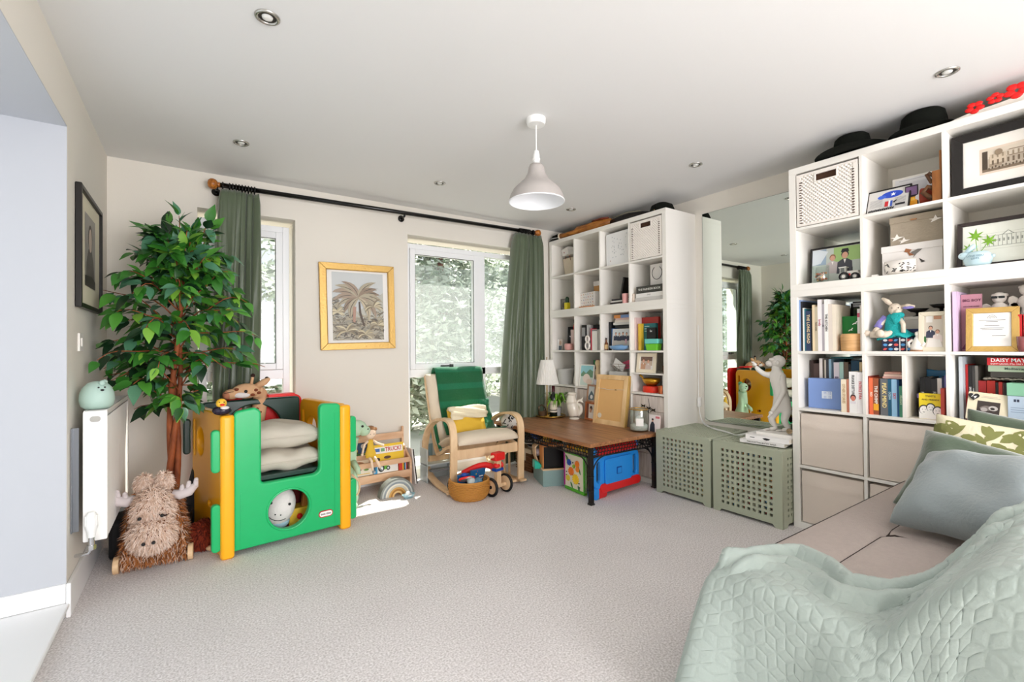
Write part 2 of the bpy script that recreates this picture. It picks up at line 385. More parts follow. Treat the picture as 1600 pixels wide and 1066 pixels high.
# ================================================================== curtain pole and curtains
mblk = M('black_lacquer', (14, 13, 12), .22)
mtur = wood('turned_wood', (120, 60, 15), (205, 130, 50), (30, 30, 8), .35)
PY = D-.09; pz0, pz1 = 2.262, 2.285
t = thing('curtain_pole', 'long black curtain pole with turned wooden finials over both windows', 'curtain pole', (0, 0, 0))
A_, B_ = Vector((.15, PY, pz0)), Vector((2.85, PY, pz1))
obj('pole', B().tube([A_, B_], .0165, 20), mblk, t, smooth=True)
for P, sgn in ((A_, -1), (B_, 1)):
    rot = Matrix.Translation(P) @ Matrix.Rotation(sgn*PI/2, 4, 'Y')
    obj('finial', B().lathe([(0.012, 0), (.02, .006), (.014, .012), (.03, .024), (.036, .04), (.034, .056), (.022, .07), (0, .074)], 20, M4=rot), mtur, t, smooth=True)
for x in (.13, 1.475, 2.83):
    z = pz0+(pz1-pz0)*(x-.15)/2.7
    b = B().tube([(x, PY, z-.02), (x, PY+.01, z-.028), (x, D-.002, z-.03)], .009, 10)
    b.lathe([(.013, 0), (.026, .0), (.028, .008), (0, .01)], 16, M4=Matrix.Translation((x, D-.001, z-.03)) @ Matrix.Rotation(PI/2, 4, 'X'))
    b.tube([(x, PY+.0175*math.cos(a), z+.0175*math.sin(a)) for a in [PI*(1+i/8) for i in range(9)]], .005, 8)
    obj('bracket', b, mblk, t, smooth=True)
rme = None
def curtain(label, xs_top, xs_bot, zt, zb, ycen, nf, amp, mat, ring_x, side):
    t = thing('curtain', label, 'curtain', (0, 0, 0), group=None)
    b = B(); NU, NV = nf*12, 40; g = []
    rnd = random.Random(side)
    ph = [rnd.uniform(-.5, .5) for _ in range(nf+2)]
    for j in range(NV+1):
        v = j/NV; row = []
        for i in range(NU+1):
            u = i/NU; k = u*nf
            sw = 1-(1-v)**1.6 if side == 'right' else v
            x = (xs_top[0]*(1-sw)+xs_bot[0]*sw) + u*((xs_top[1]*(1-sw)+xs_bot[1]*sw)-(xs_top[0]*(1-sw)+xs_bot[0]*sw))
            a = amp*(.75+.45*math.sin(3*v+k))*(1 if v > .05 else .6+8*v)
            p = 2*PI*k+ph[int(k)]*1.3+.9*math.sin(2.2*v+ph[int(k)]*3)*v
            y = ycen+a*(math.sin(p)+.22*math.sin(3*p))+.18*a*math.sin(1.3*p+v*5)
            x += .4*a*math.cos(p)
            z = zt*(1-v)+zb*v - (.012*abs(math.sin(PI*k)) if j == 0 else 0)
            row.append(b.bm.verts.new((x, min(y, D-.012), z)))
        g.append(row)
    for j in range(NV):
        for i in range(NU): b.bm.faces.new([g[j][i], g[j][i+1], g[j+1][i+1], g[j+1][i]])
    c = obj('curtain_cloth', b, mat, t, smooth=True)
    md = c.modifiers.new('s', 'SOLIDIFY'); md.thickness = .002
    for x in ring_x:
        z = pz0+(pz1-pz0)*(x-.15)/2.7
        obj('curtain_ring', B().tube([(x, PY+.026*math.cos(a), z-.006+.026*math.sin(a)) for a in [2*PI*i/16 for i in range(16)]], .0045, 6, closed=True), mblk, t, smooth=True)
    return t
mcur = M('green_taffeta', (84, 96, 74), .36, noise=(60, .08), sheen=.3)
curtain('dark green curtain gathered beside the tall plant', (.15, .375), (.10, .36), 2.235, .62, D-.105, 6, .062, mcur, [.205+.019*i for i in range(9)]+[.165], 'left')
curtain('green curtain gathered between rocking chair and far shelves', (2.60, 2.885), (2.42, 2.90), 2.255, .02, D-.105, 7, .064, mcur, [2.665+.02*i for i in range(7)]+[2.83], 'right')

# ================================================================== pictures on walls
def pic_frame(name, label, cat, w, h, fw, depth, mat, loc, rot, mount=None, bev=.003, back=True):
    """frame facing -y, origin at centre of back"""
    t = thing(name, label, cat, loc, rot=rot)
    b = B()
    for P in ([(-w/2, -h/2), (w/2, -h/2), (w/2-fw, -h/2+fw), (-w/2+fw, -h/2+fw)], [(w/2, -h/2), (w/2, h/2), (w/2-fw, h/2-fw), (w/2-fw, -h/2+fw)],
              [(w/2, h/2), (-w/2, h/2), (-w/2+fw, h/2-fw), (w/2-fw, h/2-fw)], [(-w/2, h/2), (-w/2, -h/2), (-w/2+fw, -h/2+fw), (-w/2+fw, h/2-fw)]):
        b.prism(P, -depth, 0, 'y')
    obj('frame', b, mat, t, bevel=bev)
    if back: obj('mount', B().box(-w/2+fw*.6, -depth*.45, -h/2+fw*.6, w/2-fw*.6, -.001, h/2-fw*.6), M('mount_card', (236, 234, 230), .8) if mount is None else mount, t)
    return t
mgold = M('gilt_wood', (206, 168, 96), .4, .45, noise=(90, .25))
t = pic_frame('framed_palm_print', 'gold framed vintage engraving of palm trees hanging between the windows', 'picture', .598, .69, .055, .028, mgold,
              (1.106, D-.003, 1.468), (0, -.019, 0))
obj('bead_edge', B().tube([(-.248, -.03, -.294), (.248, -.03, -.294), (.248, -.03, .294), (-.248, -.03, .294)], .004, 6, closed=True), mgold, t)
rnd = random.Random(3); S = []
w2_, h2_ = .205, .285
S.append(((196, 200, 200), R(-w2_, -h2_+.015, w2_, h2_-.01)))
S.append(((176, 170, 154), R(-w2_, -h2_+.015, w2_, -.10))); S.append(((184, 184, 174), [(-w2_, -.1), (w2_, -.1), (w2_, .12), (.12, .06), (.0, -.04), (-.12, .0), (-w2_, .04)]))
def leafp(x, z, a, l, w, droop=.5, n=7):
    top, bot = [], []
    for i in range(n+1):
        u = i/n; ang = a - droop*u*(1 if math.cos(a) >= 0 else -1)
        px = x+l*u*math.cos(a-droop*u*.6*(1 if math.cos(a) >= 0 else -1)); pz = z+l*u*math.sin(a-droop*u*.6*(1 if math.cos(a) >= 0 else -1))
        ww = w*math.sin(PI*min(1, u*.94+.06)); nx, nz = -math.sin(ang), math.cos(ang)
        top.append((px+nx*ww, pz+nz*ww)); bot.append((px-nx*ww, pz-nz*ww))
    P = top+bot[::-1]
    return [(max(-w2_, min(w2_, p)), max(-h2_+.015, min(h2_-.01, q))) for p, q in P]
greys = [(150, 146, 132), (120, 112, 98), (96, 90, 80), (170, 160, 138), (188, 176, 150), (140, 122, 104), (160, 142, 124)]
for i in range(330):       # undergrowth engraving
    x = rnd.uniform(-w2_, w2_); z = rnd.uniform(-h2_+.02, -.12+.10*abs(x)/w2_+ (.12 if x < -.12 else 0))
    S.append((rnd.choice(greys[:4]), leafp(x, z, rnd.uniform(0, PI), rnd.uniform(.03, .08), rnd.uniform(.003, .008), .9, 4)))
S.append(((80, 66, 55), [(-.0, .04), (.012, .04), (.02, -.05), (.05, -.16), (.035, -.16), (.003, -.05)]))
for a in [2.9, 2.6, 2.3, 2.0, 1.7, 1.4, 1.1, .8, .5, .25, 3.3, 3.7, -.2, -.5]:
    S.append((rnd.choice(greys[2:]), leafp(0, .07, a, rnd.uniform(.17, .23), .024, 1.1)));
    S.append(((80, 72, 62), leafp(0, .07, a, .19, .003, 1.1)))
S.append(((172, 136, 118), [(-.045, .0), (-.02, 0), (-.03, -.13), (-.05, -.12)]))
for cx, cz, s_ in ((.12, .0, .10), (.15, -.15, .08), (-.1, -.2, .11), (.05, -.23, .08), (-.17, -.05, .07)):
    for k in range(15):
        S.append((rnd.choice([(206, 196, 166), (186, 174, 142), (130, 118, 96), (160, 150, 128)]), leafp(cx, cz, .1+k*(PI-.2)/14, s_*rnd.uniform(.7, 1), .007, 1.2, 5)))
flat_art('palm_print', S, t, -.0130, -.00002)
# left wall picture (portrait) seen edge on; faces +x
t = pic_frame('framed_portrait', 'narrow black framed portrait print on the left wall', 'picture', .60, .575, .022, .024, M('black_frame', (22, 18, 16), .4), (L+.001, 3.18, 1.625), (0, 0, PI/2), M('cream_mount', (222, 214, 190), .8))
flat_art('portrait_print', [((150, 145, 138), R(-.14, -.17, .14, .19)), ((90, 85, 80), [(-.12, -.17), (.13, -.17), (.09, -.03), (.03, .03), (-.05, .02), (-.1, -.05)]),
    ((70, 60, 55), ell(0, .08, .055, .07, 16)), ((196, 176, 160), ell(0, .07, .042, .06, 16)), ((40, 36, 32), [(-.14, -.17), (.14, -.17), (.14, -.13), (.05, -.11), (-.14, -.12)])], t, -.0118)
# light switch
t = thing('light_switch', 'white light switch on left wall below the portrait', 'switch', (L, 2.99, 1.175), PI/2)
obj('switch_plate', B().box(-.043, -.009, -.043, .043, 0, .043), M('switch_plastic', (235, 232, 226), .35), t, bevel=.002)
obj('rocker', B().box(-.012, -.013, -.02, .012, -.009, .02), M('switch_plastic'), t, bevel=.001)

# ================================================================== radiator
RX0, RX1, RY0, RY1, RZ0, RZ1 = L+.045, L+.125, 2.785, 3.64, .275, .866
t = thing('radiator', 'white panel radiator with control knob on the left wall', 'radiator', (0, 0, 0))
mrad = M('radiator_enamel', (240, 239, 236), .4)
b = B().box(RX0, RY0+.005, RZ0+.01, RX1-.008, RY1-.005, RZ1-.012)
obj('body', b, mrad, t, bevel=.004)
b = B(); n = 24
for i in range(n):
    y = RY0+.02+(RY1-RY0-.04)*(i+.5)/n; b.rbox(RX1-.009, y-.0165, RZ0+.015, RX1, y+.0165, RZ1-.03, .006, 'z', 2)
obj('front_ribs', b, mrad, t, bevel=.0)
obj('end_cover', B().rbox(RX0-.002, RY0-.003, RZ0+.01, RX1+.001, RY0+.006, RZ1-.002, .006, 'y'), mrad, t, bevel=.002)
g = B().box(RX0, RY0, RZ1-.012, RX0+.006, RY1, RZ1).box(RX1-.006, RY0, RZ1-.012, RX1, RY1, RZ1)
for i in range(40): y = RY0+.02+(RY1-RY0-.04)*i/39; g.box(RX0+.006, y, RZ1-.01, RX1-.006, y+.006, RZ1-.003)
obj('top_grille', g, mrad, t)
obj('vent_plug', B().rbox((RX0+RX1)/2-.018, RY0-.008, RZ1-.05, (RX0+RX1)/2+.018, RY0-.003, RZ1-.026, .011, 'y'), M('grey_metal_plug', (170, 168, 162), .35, .5), t)
br = B().box(L+.001, RY0+.008, .33, L+.006, RY0+.03, .79).box(L+.001, RY0+.026, .33, L+.026, RY0+.03, .79)
obj('wall_bracket', br, M('zinc_bracket', (130, 134, 140), .35, .8), t)
kx = RX0+.03; ky = RY0-.02; KZ = .075
b = B().lathe([(0, .235), (.014, .235), (.016, .262), (.02, .268), (.023, .285), (.021, .33), (.012, .345), (0, .347)], 20, (kx, ky, KZ))
for i in range(12):
    a = 2*PI*i/12; b.box(-.0015, .019, .288, .0015, .0245, .33, Matrix.Translation((kx, ky, KZ)) @ Matrix.Rotation(a, 4, 'Z'))
obj('thermostat_knob', b, M('white_plastic'), t, smooth='auto')
b = B().cyl((kx, ky, .19+KZ), .011, .05, seg=14).lathe([(.0, .18), (.016, .18), (.016, .2), (.0, .2)], 6, (kx, ky, KZ))
b.tube([(kx, ky, .21+KZ), (kx, RY0+.01, .21+KZ)], .009, 10).tube([(kx, ky, .185+KZ), (kx-.01, ky+.003, .165+KZ), (kx-.035, ky+.01, .16+KZ), (L+.018, ky+.02, .158+KZ)], .007, 10)
obj('valve', b, M('chrome_valve', (205, 205, 208), .2, 1.0), t, smooth='auto')
# bear night light on the radiator
t = thing('bear_night_light', 'pale mint bear shaped night light on the radiator', 'night light', ((RX0+RX1)/2-.006, 2.875, RZ1))
mmint = M('mint_silicone', (176, 203, 192), .5)
obj('body', B().lathe([(0, 0), (.045, .001), (.058, .014), (.064, .04), (.062, .07), (.052, .098), (.035, .118), (.015, .126), (0, .127)], 28, sy=1.05), mmint, t, smooth=True)
for s_ in (-1, 1): obj('ear', B().ball((.022, s_*.034-.0, .118), (.012, .014, .014)).ball((-.0, 0, .0), .001), mmint, t, smooth=True)
mf = M('face_black', (30, 30, 30), .4)
f = Matrix.Rotation(-.95, 4, 'Z')
for (a, z, r_, w_) in ((-.22, .1, .0038, 1), (.22, .1, .0038, 1), (0, .088, .005, 1.5)):
    rad = .0525 if z > .095 else .0575
    q = -PI/2+.45+a; obj('eye' if a else 'nose', B().ball((rad*math.cos(q), rad*1.05*math.sin(q), z), (r_*w_, r_, r_)), mf, t, smooth=True)
# ================================================================== shelving units
mlam = M('white_laminate', (236, 233, 226), .45)
def shelf_unit(label, y0, four, ):
    """cube shelving: local x = along the wall to the right, y = depth, z up"""
    z0 = 0 if four else 1.465; rows = 4 if four else 2; hh = 1.465 if four else .763
    t = thing('shelving_unit', label, 'shelving unit', (XF, y0, z0), RS)
    def bd(nm, x0, z0_, x1, z1_): obj(nm, B().box(x0, 0, z0_, x1, .39, z1_), mlam, t, bevel=.0012)
    bd('side_panel', 0, .0385, .0385, hh-.0385); bd('side_panel', 1.465-.0385, .0385, 1.465, hh-.0385)
    bd('base_board', 0, 0, 1.465, .0385); bd('top_board', 0, hh-.0385, 1.465, hh)
    for k in range(1, rows): bd('shelf', .0385, .0385+k*.351-.016, 1.465-.0385, .0385+k*.351)
    for k in range(rows):
        for c in range(1, 4): bd('divider', .0385+c*.351-.016, .0385+k*.351, .0385+c*.351, .0385+k*.351+.335)
    return t
shelf_unit('lower white cube shelving unit in the far corner, behind the wooden table', YB, True)
shelf_unit('upper white cube shelving unit on the far unit, holding wicker basket at its end', YB, False)
shelf_unit('lower white cube shelving unit on the right, with canvas bins', YA, True)
shelf_unit('upper white cube shelving unit on the right, under the black hats', YA, False)
def CX(c): return .0385+.351*c            # left inner edge of column c
# inserts: divided box in right unit, mid shelf in far unit
t = thing('shelf_insert', 'white divider insert splitting the cell behind the orange and yellow books', 'shelf insert', SA(CX(1), .006, FL[2]), RS)
b = B().box(0.001, 0, 0.327, .334, .36, .334).box(.1595, 0, 0.001, .1745, .36, .327); obj('board', b, mlam, t)
t = thing('shelf_insert', 'white half height shelf insert under the cream photo frame', 'shelf insert', SB(CX(3), .004, FL[2]), RS)
obj('board', B().box(.001, 0, .152, .334, .36, .163).box(.001, 0, 0.001, .012, .36, .152).box(.323, 0, .001, .334, .36, .152), mlam, t)

# mirror + cable trunking
t = thing('wall_mirror', 'large frameless mirror on the right wall above the storage boxes', 'mirror', (0, 0, 0))
mmir = M('mirror_silver', (232, 240, 232), .0, 1.0)
obj('mirror_glass', B().box(W-.006, YA-.3, .51, W-.0012, 2.282, 2.213), mmir, t)
obj('mirror_edge', B().box(W-.0062, 2.282, .51, W-.001, 2.284, 2.2145).box(W-.0062, YA-.3, 2.213, W-.001, 2.282, 2.2145), M('mirror_edge_grey', (150, 155, 150), .3), t)

# bins and drawers -------------------------------------------------------
mcanvas = M('beige_canvas', (224, 211, 199), .95, noise=(260, .15), var=.04, vscale=5)
def bin_(label, loc, first=None):
    t = thing('fabric_storage_bin', label, 'storage bin', loc, RS, group='beige canvas bins in the right shelving unit')
    b = B().box(.006, .012, .003, .329, .35, .318); obj('body', b, mcanvas, t, bevel=.006)
    # slack front sheet with a sagging top fold
    b = B(); N = 18; g = []
    for j in range(N+1):
        row = []
        for i in range(N+1):
            u, v = i/N, j/N; bul = -.010*math.sin(PI*u)*math.sin(PI*v)
            fold = -.007*math.exp(-((v-.80+.05*math.sin(PI*u))/.035)**2)
            row.append(b.bm.verts.new((.008+.319*u, .011+bul+fold, .005+.312*v)))
        g.append(row)
    for j in range(N):
        for i in range(N): b.bm.faces.new([g[j][i], g[j][i+1], g[j+1][i+1], g[j+1][i]])
    obj('front_cloth', b, mcanvas, t, smooth=True)
    return t
k = 0
for c in range(3):
    for r in (0, 1):
        nm = ['under the blue box', 'in the second column from the mirror', 'behind the cushions'][c]
        bin_('beige canvas storage bin '+('bottom row, ' if r == 0 else 'upper of the two rows, ')+nm, SA(CX(c), .0, FL[r]))
mwash = wood('washed_wood', (196, 182, 172), (228, 218, 210), (30, 3, 3), .7)
for c in range(4):
    for r in (0, 1):
        t = thing('wood_grain_box', 'pale wood grain drawer box %s of the far unit, %s column' % (['in the bottom row', 'above the bottom row'][r], ['leftmost', 'second', 'third', 'rightmost'][c]), 'drawer box', SB(CX(c), .014, FL[r]), RS, group='pale wood grain drawers behind the table')
        obj('body', B().box(.004, .012, .002, .331, .33, .325), mwash, t)
        obj('front_panel', B().box(.004, 0, .002, .331, .012, .200).box(.004, 0, .205, .331, .012, .325), mwash, t, bevel=.001)

# wicker baskets ---------------------------------------------------------
mwick = M('white_wicker', (238, 232, 224), .6); mhole = M('basket_dark', (70, 45, 30), .9)
def wicker(label, loc):
    t = thing('wicker_basket', label, 'basket', loc, RS, group='white wicker baskets')
    obj('liner', B().box(.02, .014, .012, .315, .32, .31), mhole, t)
    b = B(); NX, NZ = 30, 26; x0, x1, z0, z1 = .006, .329, .004, .324
    hx0, hx1, hz0, hz1 = .113, .222, .262, .302
    for j in range(NZ):
        z = z0+.012+(z1-z0-.024)*(j+.5)/NZ; P = []
        segs = [(x0, x1)] if not (hz0-.006 < z < hz1+.006) else [(x0, hx0), (hx1, x1)]
        for a, c in segs:
            n = max(3, int(NX*(c-a)/(x1-x0))*2)
            P = [(a+(c-a)*i/n, .003+.0035*math.sin(PI*NX*((a+(c-a)*i/n)-x0)/(x1-x0)*1.0+PI*j), z) for i in range(n+1)]
            f = (.003, .0095)
            b.tube(P, 0, flat=(.003, .0105))
    obj('weave', b, mwick, t)
    e = B().box(x0, -.002, z0+.0142, x0+.022, .012, z1-.0142).box(x1-.022, -.002, z0+.0142, x1, .012, z1-.0142).box(x0, -.002, z0, x1, .012, z0+.014).box(x0, -.002, z1-.014, x1, .012, z1)
    e.box(hx0-.008, -.003, hz0-.008, hx1+.008, .008, hz0).box(hx0-.008, -.003, hz1, hx1+.008, .008, hz1+.008).box(hx0-.008, -.003, hz0, hx0, .008, hz1).box(hx1, -.003, hz0, hx1+.008, .008, hz1)
    obj('rim', e, mwick, t, bevel=.001)
    h = B()
    for j in range(17):
        for x in (.028, .307): h.box(x-.006, -.0035, .022+.0155*j, x+.006, .004, .027+.0155*j)
    obj('lacing_gaps', h, mhole, t)['kind'] = 'stuff'
    return t
wicker('white wicker basket in the top left cell of the near unit, beside the mirror', SA(CX(0), .003, FL[5]))
wicker('white wicker basket in the top right cell of the far unit', SB(CX(3), .003, FL[5]))

# books ------------------------------------------------------------------
mpage = M('book_pages', (232, 226, 210), .9)
def book(loc, w, d, h, rgb, label, rot=(0, 0, RS), title=None, tcol=(240, 240, 240), group=None, lean=0, band=None, front=None, art=None):
    """upright book: spine facing -y local, w=thickness, d=depth, h=height"""
    e = Euler((0, 0, RS)); 
    t = thing('book', label, 'book', loc, group=group, rot=(0, lean, 0) if False else None, rotz=RS)
    if lean: t.rotation_euler = (Matrix.Rotation(RS, 4, 'Z') @ Matrix.Rotation(lean, 4, 'Y')).to_euler()
    mt = M('cover_%02x%02x%02x' % rgb, rgb, .5)
    c = min(.0022, w*.12)
    b = B().box(0, 0, 0, c, d, h).box(w-c, 0, 0, w, d, h).box(0, -.0006, 0, w, c, h)
    obj('cover', b, mt, t)
    obj('pages', B().box(c, c, .003, w-c, d-.003, h-.003), mpage, t)
    if band: obj('spine_band', B().box(0.0003, -.0012, h*band[0], w-.0003, 0, h*band[1]), M('cover_%02x%02x%02x' % band[2], band[2], .5), t)
    if title:
        n = len(title); s_ = min(w*.8, h*.8/(n*.62))
        text(title, s_, M('ink_%02x%02x%02x' % tcol, tcol, .5), t, (w/2, -.0018, h*.55), (PI/2, PI/2, 0), bold=True)
    return t
def flatbook(loc, w, d, h, rgb, label, rz=RS, title=None, tcol=(20, 20, 20), group=None, tsz=.7, align='CENTER'):
    """book lying flat, spine along local x facing -y"""
    t = thing('book', label, 'book', loc, rz, group)
    c = min(.0025, h*.15); mt = M('cover_%02x%02x%02x' % rgb, rgb, .5)
    obj('cover', B().box(0, 0, 0, w, d, c).box(0, 0, h-c, w, d, h).box(0, -.0006, 0, w, c, h), mt, t)
    obj('pages', B().box(.003, c, c, w-.003, d-.003, h-c), mpage, t)
    if title: text(title, h*tsz, M('ink_%02x%02x%02x' % tcol, tcol, .5), t, (w/2, -.0018, h*.5), bold=True)
    return t
z = FL[3]
GB = 'books upright in the near unit, third row from the top'
for (a, c, top, rgb, ti, tc_, dd, lab) in [
    (.0385, .048, 1.408, (140, 165, 205), None, None, .24, 'thin pale blue book, first beside the mirror side of the near unit'),
    (.0485, .0595, 1.398, (32, 33, 40), None, None, .22, 'tall black book second from the mirror side'),
    (.060, .069, 1.357, (236, 234, 226), None, None, .2, 'slim white book between tall black and teal books'),
    (.0695, .076, 1.352, (40, 110, 125), None, None, .2, 'slim teal book left of the navy book'),
    (.0765, .104, 1.337, (48, 62, 92), 'THE LONG ROAD', (230, 210, 160), .2, 'thick navy book with cream lettering near the mirror side'),
    (.1045, .113, 1.345, (20, 20, 22), None, None, .2, 'black book between the navy and cream books'),
    (.1135, .127, 1.372, (232, 212, 176), None, None, .2, 'cream book with a sandy spine right of the navy book'),
    (.1275, .143, 1.36, (196, 184, 158), 'field notes', (90, 70, 50), .2, 'beige book with brown lettering in the upright row'),
    (.1435, .166, 1.402, (240, 236, 236), 'lovely', (190, 90, 110), .24, 'tall white book with pink lettering in the upright row'),
    (.1665, .179, 1.373, (172, 166, 172), 'a life', (60, 50, 60), .2, 'grey book left of the white book with bold black letters'),
    (.1795, .200, 1.40, (246, 244, 240), 'THE KITCHEN', (20, 20, 20), .25, 'white book with bold black spine lettering'),
    (.2005, .2205, 1.37, (226, 214, 202), None, None, .2, 'pale stone book right of the bold lettered book'),
    (.2210, .2405, 1.366, (235, 224, 205), None, None, .2, 'cream book leaning onto the green book')]:
    book(SA(a, .022, z), c-a, dd, top-z, rgb, lab, title=ti, tcol=tc_ or (0, 0, 0), group=GB)
t = thing('book', 'black and white magazine book showing its cover behind the green book', 'book', SA(.2415, .26, z), RS-.0, GB)
obj('cover', B().box(0, 0, 0, .088, .012, .30), M('cover_1c1c1c', (28, 28, 30), .4), t); obj('title_band', B().box(0.002, -.001, .268, .086, 0, .292), M('ink_e6e6e6', (230, 230, 230), .5), t)
text('THE COUNTRY HOUSE', .0085, M('ink_141414', (20, 20, 20), .5), t, (.044, -.0014, .28), bold=True)
flat_art('cover_print', [((70, 84, 50), R(.004, .03, .05, .26)), ((150, 150, 120), R(.05, .08, .084, .20)), ((40, 60, 34), R(.01, .15, .084, .25))], t, -.0006)
t = thing('book', 'green hardback with two white leaping deer standing face out above round wooden box', 'book', SA(.2435, .10, z), RS)
gm = M('green_book_cloth', (16, 116, 44), .55)
obj('cover', B().box(0, 0, 0, .09, .02, .205).box(0, .02, 0, .02, .09, .205), gm, t, bevel=.001)
def deer(x, zz, s): return [(x, zz), (x+s*.3, zz+s*.35), (x+s*.7, zz+s*.45), (x+s*.9, zz+s*.8), (x+s*1.15, zz+s*.8), (x+s*.98, zz+s*.5), (x+s*.85, zz+s*.2), (x+s*1.1, zz+s*.05), (x+s*.65, zz+s*.15), (x+s*.35, zz+s*.1), (x+s*.15, zz-s*.1)]
flat_art('cover_print', [((235, 240, 235), deer(.05, .155, .024)), ((235, 240, 235), deer(.03, .118, .022)), ((220, 190, 150), ell(.046, .088, .012, .012, 12)), ((60, 30, 30), ell(.046, .088, .005, .004, 8))], t, -.0006)
book(SA(.337, .05, z), .012, .2, .242, (240, 238, 236), 'white book with small pink pennant at the right of the green book', group=GB, band=(.8, .9, (215, 90, 120)))
book(SA(.3495, .05, z), .0105, .2, .235, (34, 98, 60), 'green and yellow spined book last in the upright row', group=GB, band=(.3, .75, (225, 190, 90)))
book(SA(.3605, .02, z), .0125, .2, .262, (238, 230, 220), 'pale cream book touching the divider at the end of the row', group=GB)
t = thing('round_wooden_box', 'round pale wooden box in front of the green book', 'box', SA(.306, .065, z), 0)
obj('body', B().lathe([(0, 0), (.052, 0), (.056, .01), (.056, .06), (0, .06)], 32), wood('pale_wood_box', (200, 150, 95), (226, 182, 128), (4, 4, 30)), t, smooth='auto')
obj('lid', B().lathe([(.0575, .058), (.0575, .088), (.05, .1), (0, .102)], 32), wood('pale_wood_box', 0, 0), t, smooth='auto')

# --- row 4 col 0: blue box, books behind and in front
z = FL[2]; G4 = 'paperbacks standing behind the blue box'
for (a, c, top, rgb, ti, tc_, lab) in [
    (.049, .066, 1.031, (60, 42, 36), None, None, 'dark brown book, leftmost behind blue box'),
    (.067, .0985, 1.012, (78, 58, 52), 'Roots', (190, 180, 170), 'brown book with grey title behind blue box'),
    (.1, .1175, 1.044, (235, 226, 220), 'Diary', (90, 80, 80), 'white spined book standing tall behind blue box'),
    (.1185, .128, 1.04, (80, 70, 60), None, None, 'thin dark olive book behind blue box'),
    (.1285, .137, 1.035, (215, 205, 190), None, None, 'thin cream book behind blue box'),
    (.1375, .152, 1.04, (60, 60, 66), None, None, 'charcoal book behind blue box'),
    (.1525, .1655, 1.041, (158, 192, 214), None, None, 'sky blue book behind blue box'),
    (.179, .2085, 1.021, (236, 226, 232), 'Beautiful', (60, 40, 90), 'white book with purple lettering behind blue box'),
    (.2095, .231, 1.024, (188, 222, 210), 'Grow', (60, 100, 90), 'pale aqua book behind blue box'),
    (.2335, .2555, 1.023, (112, 92, 76), None, None, 'taupe book behind blue box'),
    (.2565, .2695, 1.012, (28, 28, 30), None, None, 'black book second to last behind blue box'),
    (.2705, .3115, 1.034, (24, 66, 92), 'North', (200, 220, 225), 'dark petrol blue book behind the striped white books'),
    (.3125, .328, 1.026, (234, 208, 160), None, None, 'sand coloured book next to the divider, behind')]:
    book(SA(a, .14, z), c-a, .19, top-z, rgb, lab, title=ti, tcol=tc_ or (0, 0, 0), group=G4)
flatbook(SA(.155, .16, 1.0445), .12, .16, .008, (26, 92, 98), 'dark teal book lying on top of paperbacks behind blue box')
t = thing('gift_box', 'cornflower blue box with small silver patterned square, in near unit', 'box', SA(.066, .065, z+.001), RS+.07)
obj('body', B().box(0, 0, 0, .185, .06, .182), M('cornflower_card', (124, 152, 208), .55), t, bevel=.002)
S = [((218, 226, 238), R(.074, .062, .128, .106))]
for i in range(6):
    for j in range(5):
        if (i*j+i) % 3: S.append(((124, 152, 208), R(.077+.0085*i, .065+.008*j, .081+.0085*i, .069+.008*j)))
flat_art('printed_emblem', S, t, -.0006)
for (a, c, h, rgb, ti, tc_, lab) in [
    (.264, .291, .188, (240, 226, 200), 'OTHER STORIES', (190, 160, 110), 'cream book with gold lettering just right of the blue box'),
    (.292, .304, .19, (186, 120, 96), None, None, 'narrow terracotta book between cream and white books'),
    (.305, .343, .234, (240, 238, 236), 'FRANKIE DETTORI', (60, 60, 64), 'thick white autobiography with portrait on spine'),
    (.3435, .3725, .232, (244, 240, 240), 'PATRICE EVRA', (205, 60, 70), 'white autobiography with red lettering beside the divider')]:
    t = book(SA(a, .012, z), c-a, .13, h, rgb, lab, title=None)
    if ti:
        text(ti, .019 if 'E' in ti and len(ti) > 10 else .012, M('ink_%02x%02x%02x' % tc_, tc_, .5), t, ((c-a)/2, -.0018, h*(.68 if 'FR' in ti else .56)), (PI/2, PI/2, 0), bold=True, sx=.72 if 'FR' in ti else .82)
    if ti and ti[0] == 'F':
        flat_art('spine_portrait', [((70, 40, 36), ell((c-a)/2, .088, .014, .018, 14)), ((214, 130, 110), ell((c-a)/2, .082, .011, .015, 14)), ((225, 220, 225), R(.006, .052, .032, .066))], t, -.0012)
# --- row 4 col 1 left half
G5 = 'books upright left of the insert divider'
for (a, c, h, rgb, ti, tc_, lab) in [
    (.3905, .3945, .212, (150, 60, 50), None, None, 'thin dark red book against the divider'),
    (.395, .4125, .202, (226, 106, 66), 'RED', (240, 220, 200), 'orange book in the divided cell'),
    (.4135, .438, .2, (150, 78, 46), 'THE CHIMP', (245, 240, 230), 'brown and orange book with white lettering in the divided cell'),
    (.4395, .4455, .196, (40, 30, 28), None, None, 'thin near black book in the divided cell'),
    (.4465, .4795, .2, (104, 106, 110), 'PEAK MIND', (240, 220, 150), 'grey book with cream lettering in the divided cell'),
    (.48, .4955, .2, (30, 88, 116), 'OCEAN', (190, 220, 230), 'petrol blue book in the divided cell'),
    (.496, .5195, .2, (150, 194, 224), 'SKY', (200, 70, 80), 'light blue book with red lettering in the divided cell'),
    (.52, .5285, .198, (30, 80, 130), None, None, 'thin royal blue book in the divided cell'),
    (.529, .5445, .165, (76, 148, 116), 'Allotment', (210, 230, 200), 'short green book next to the insert divider')]:
    book(SA(a, .03, z), min(c, .5475)-a, .15, h, rgb, lab, title=ti, tcol=tc_ or (0, 0, 0), group=G5, band=(.12, .3, (240, 170, 40)) if rgb == (150, 78, 46) else None)
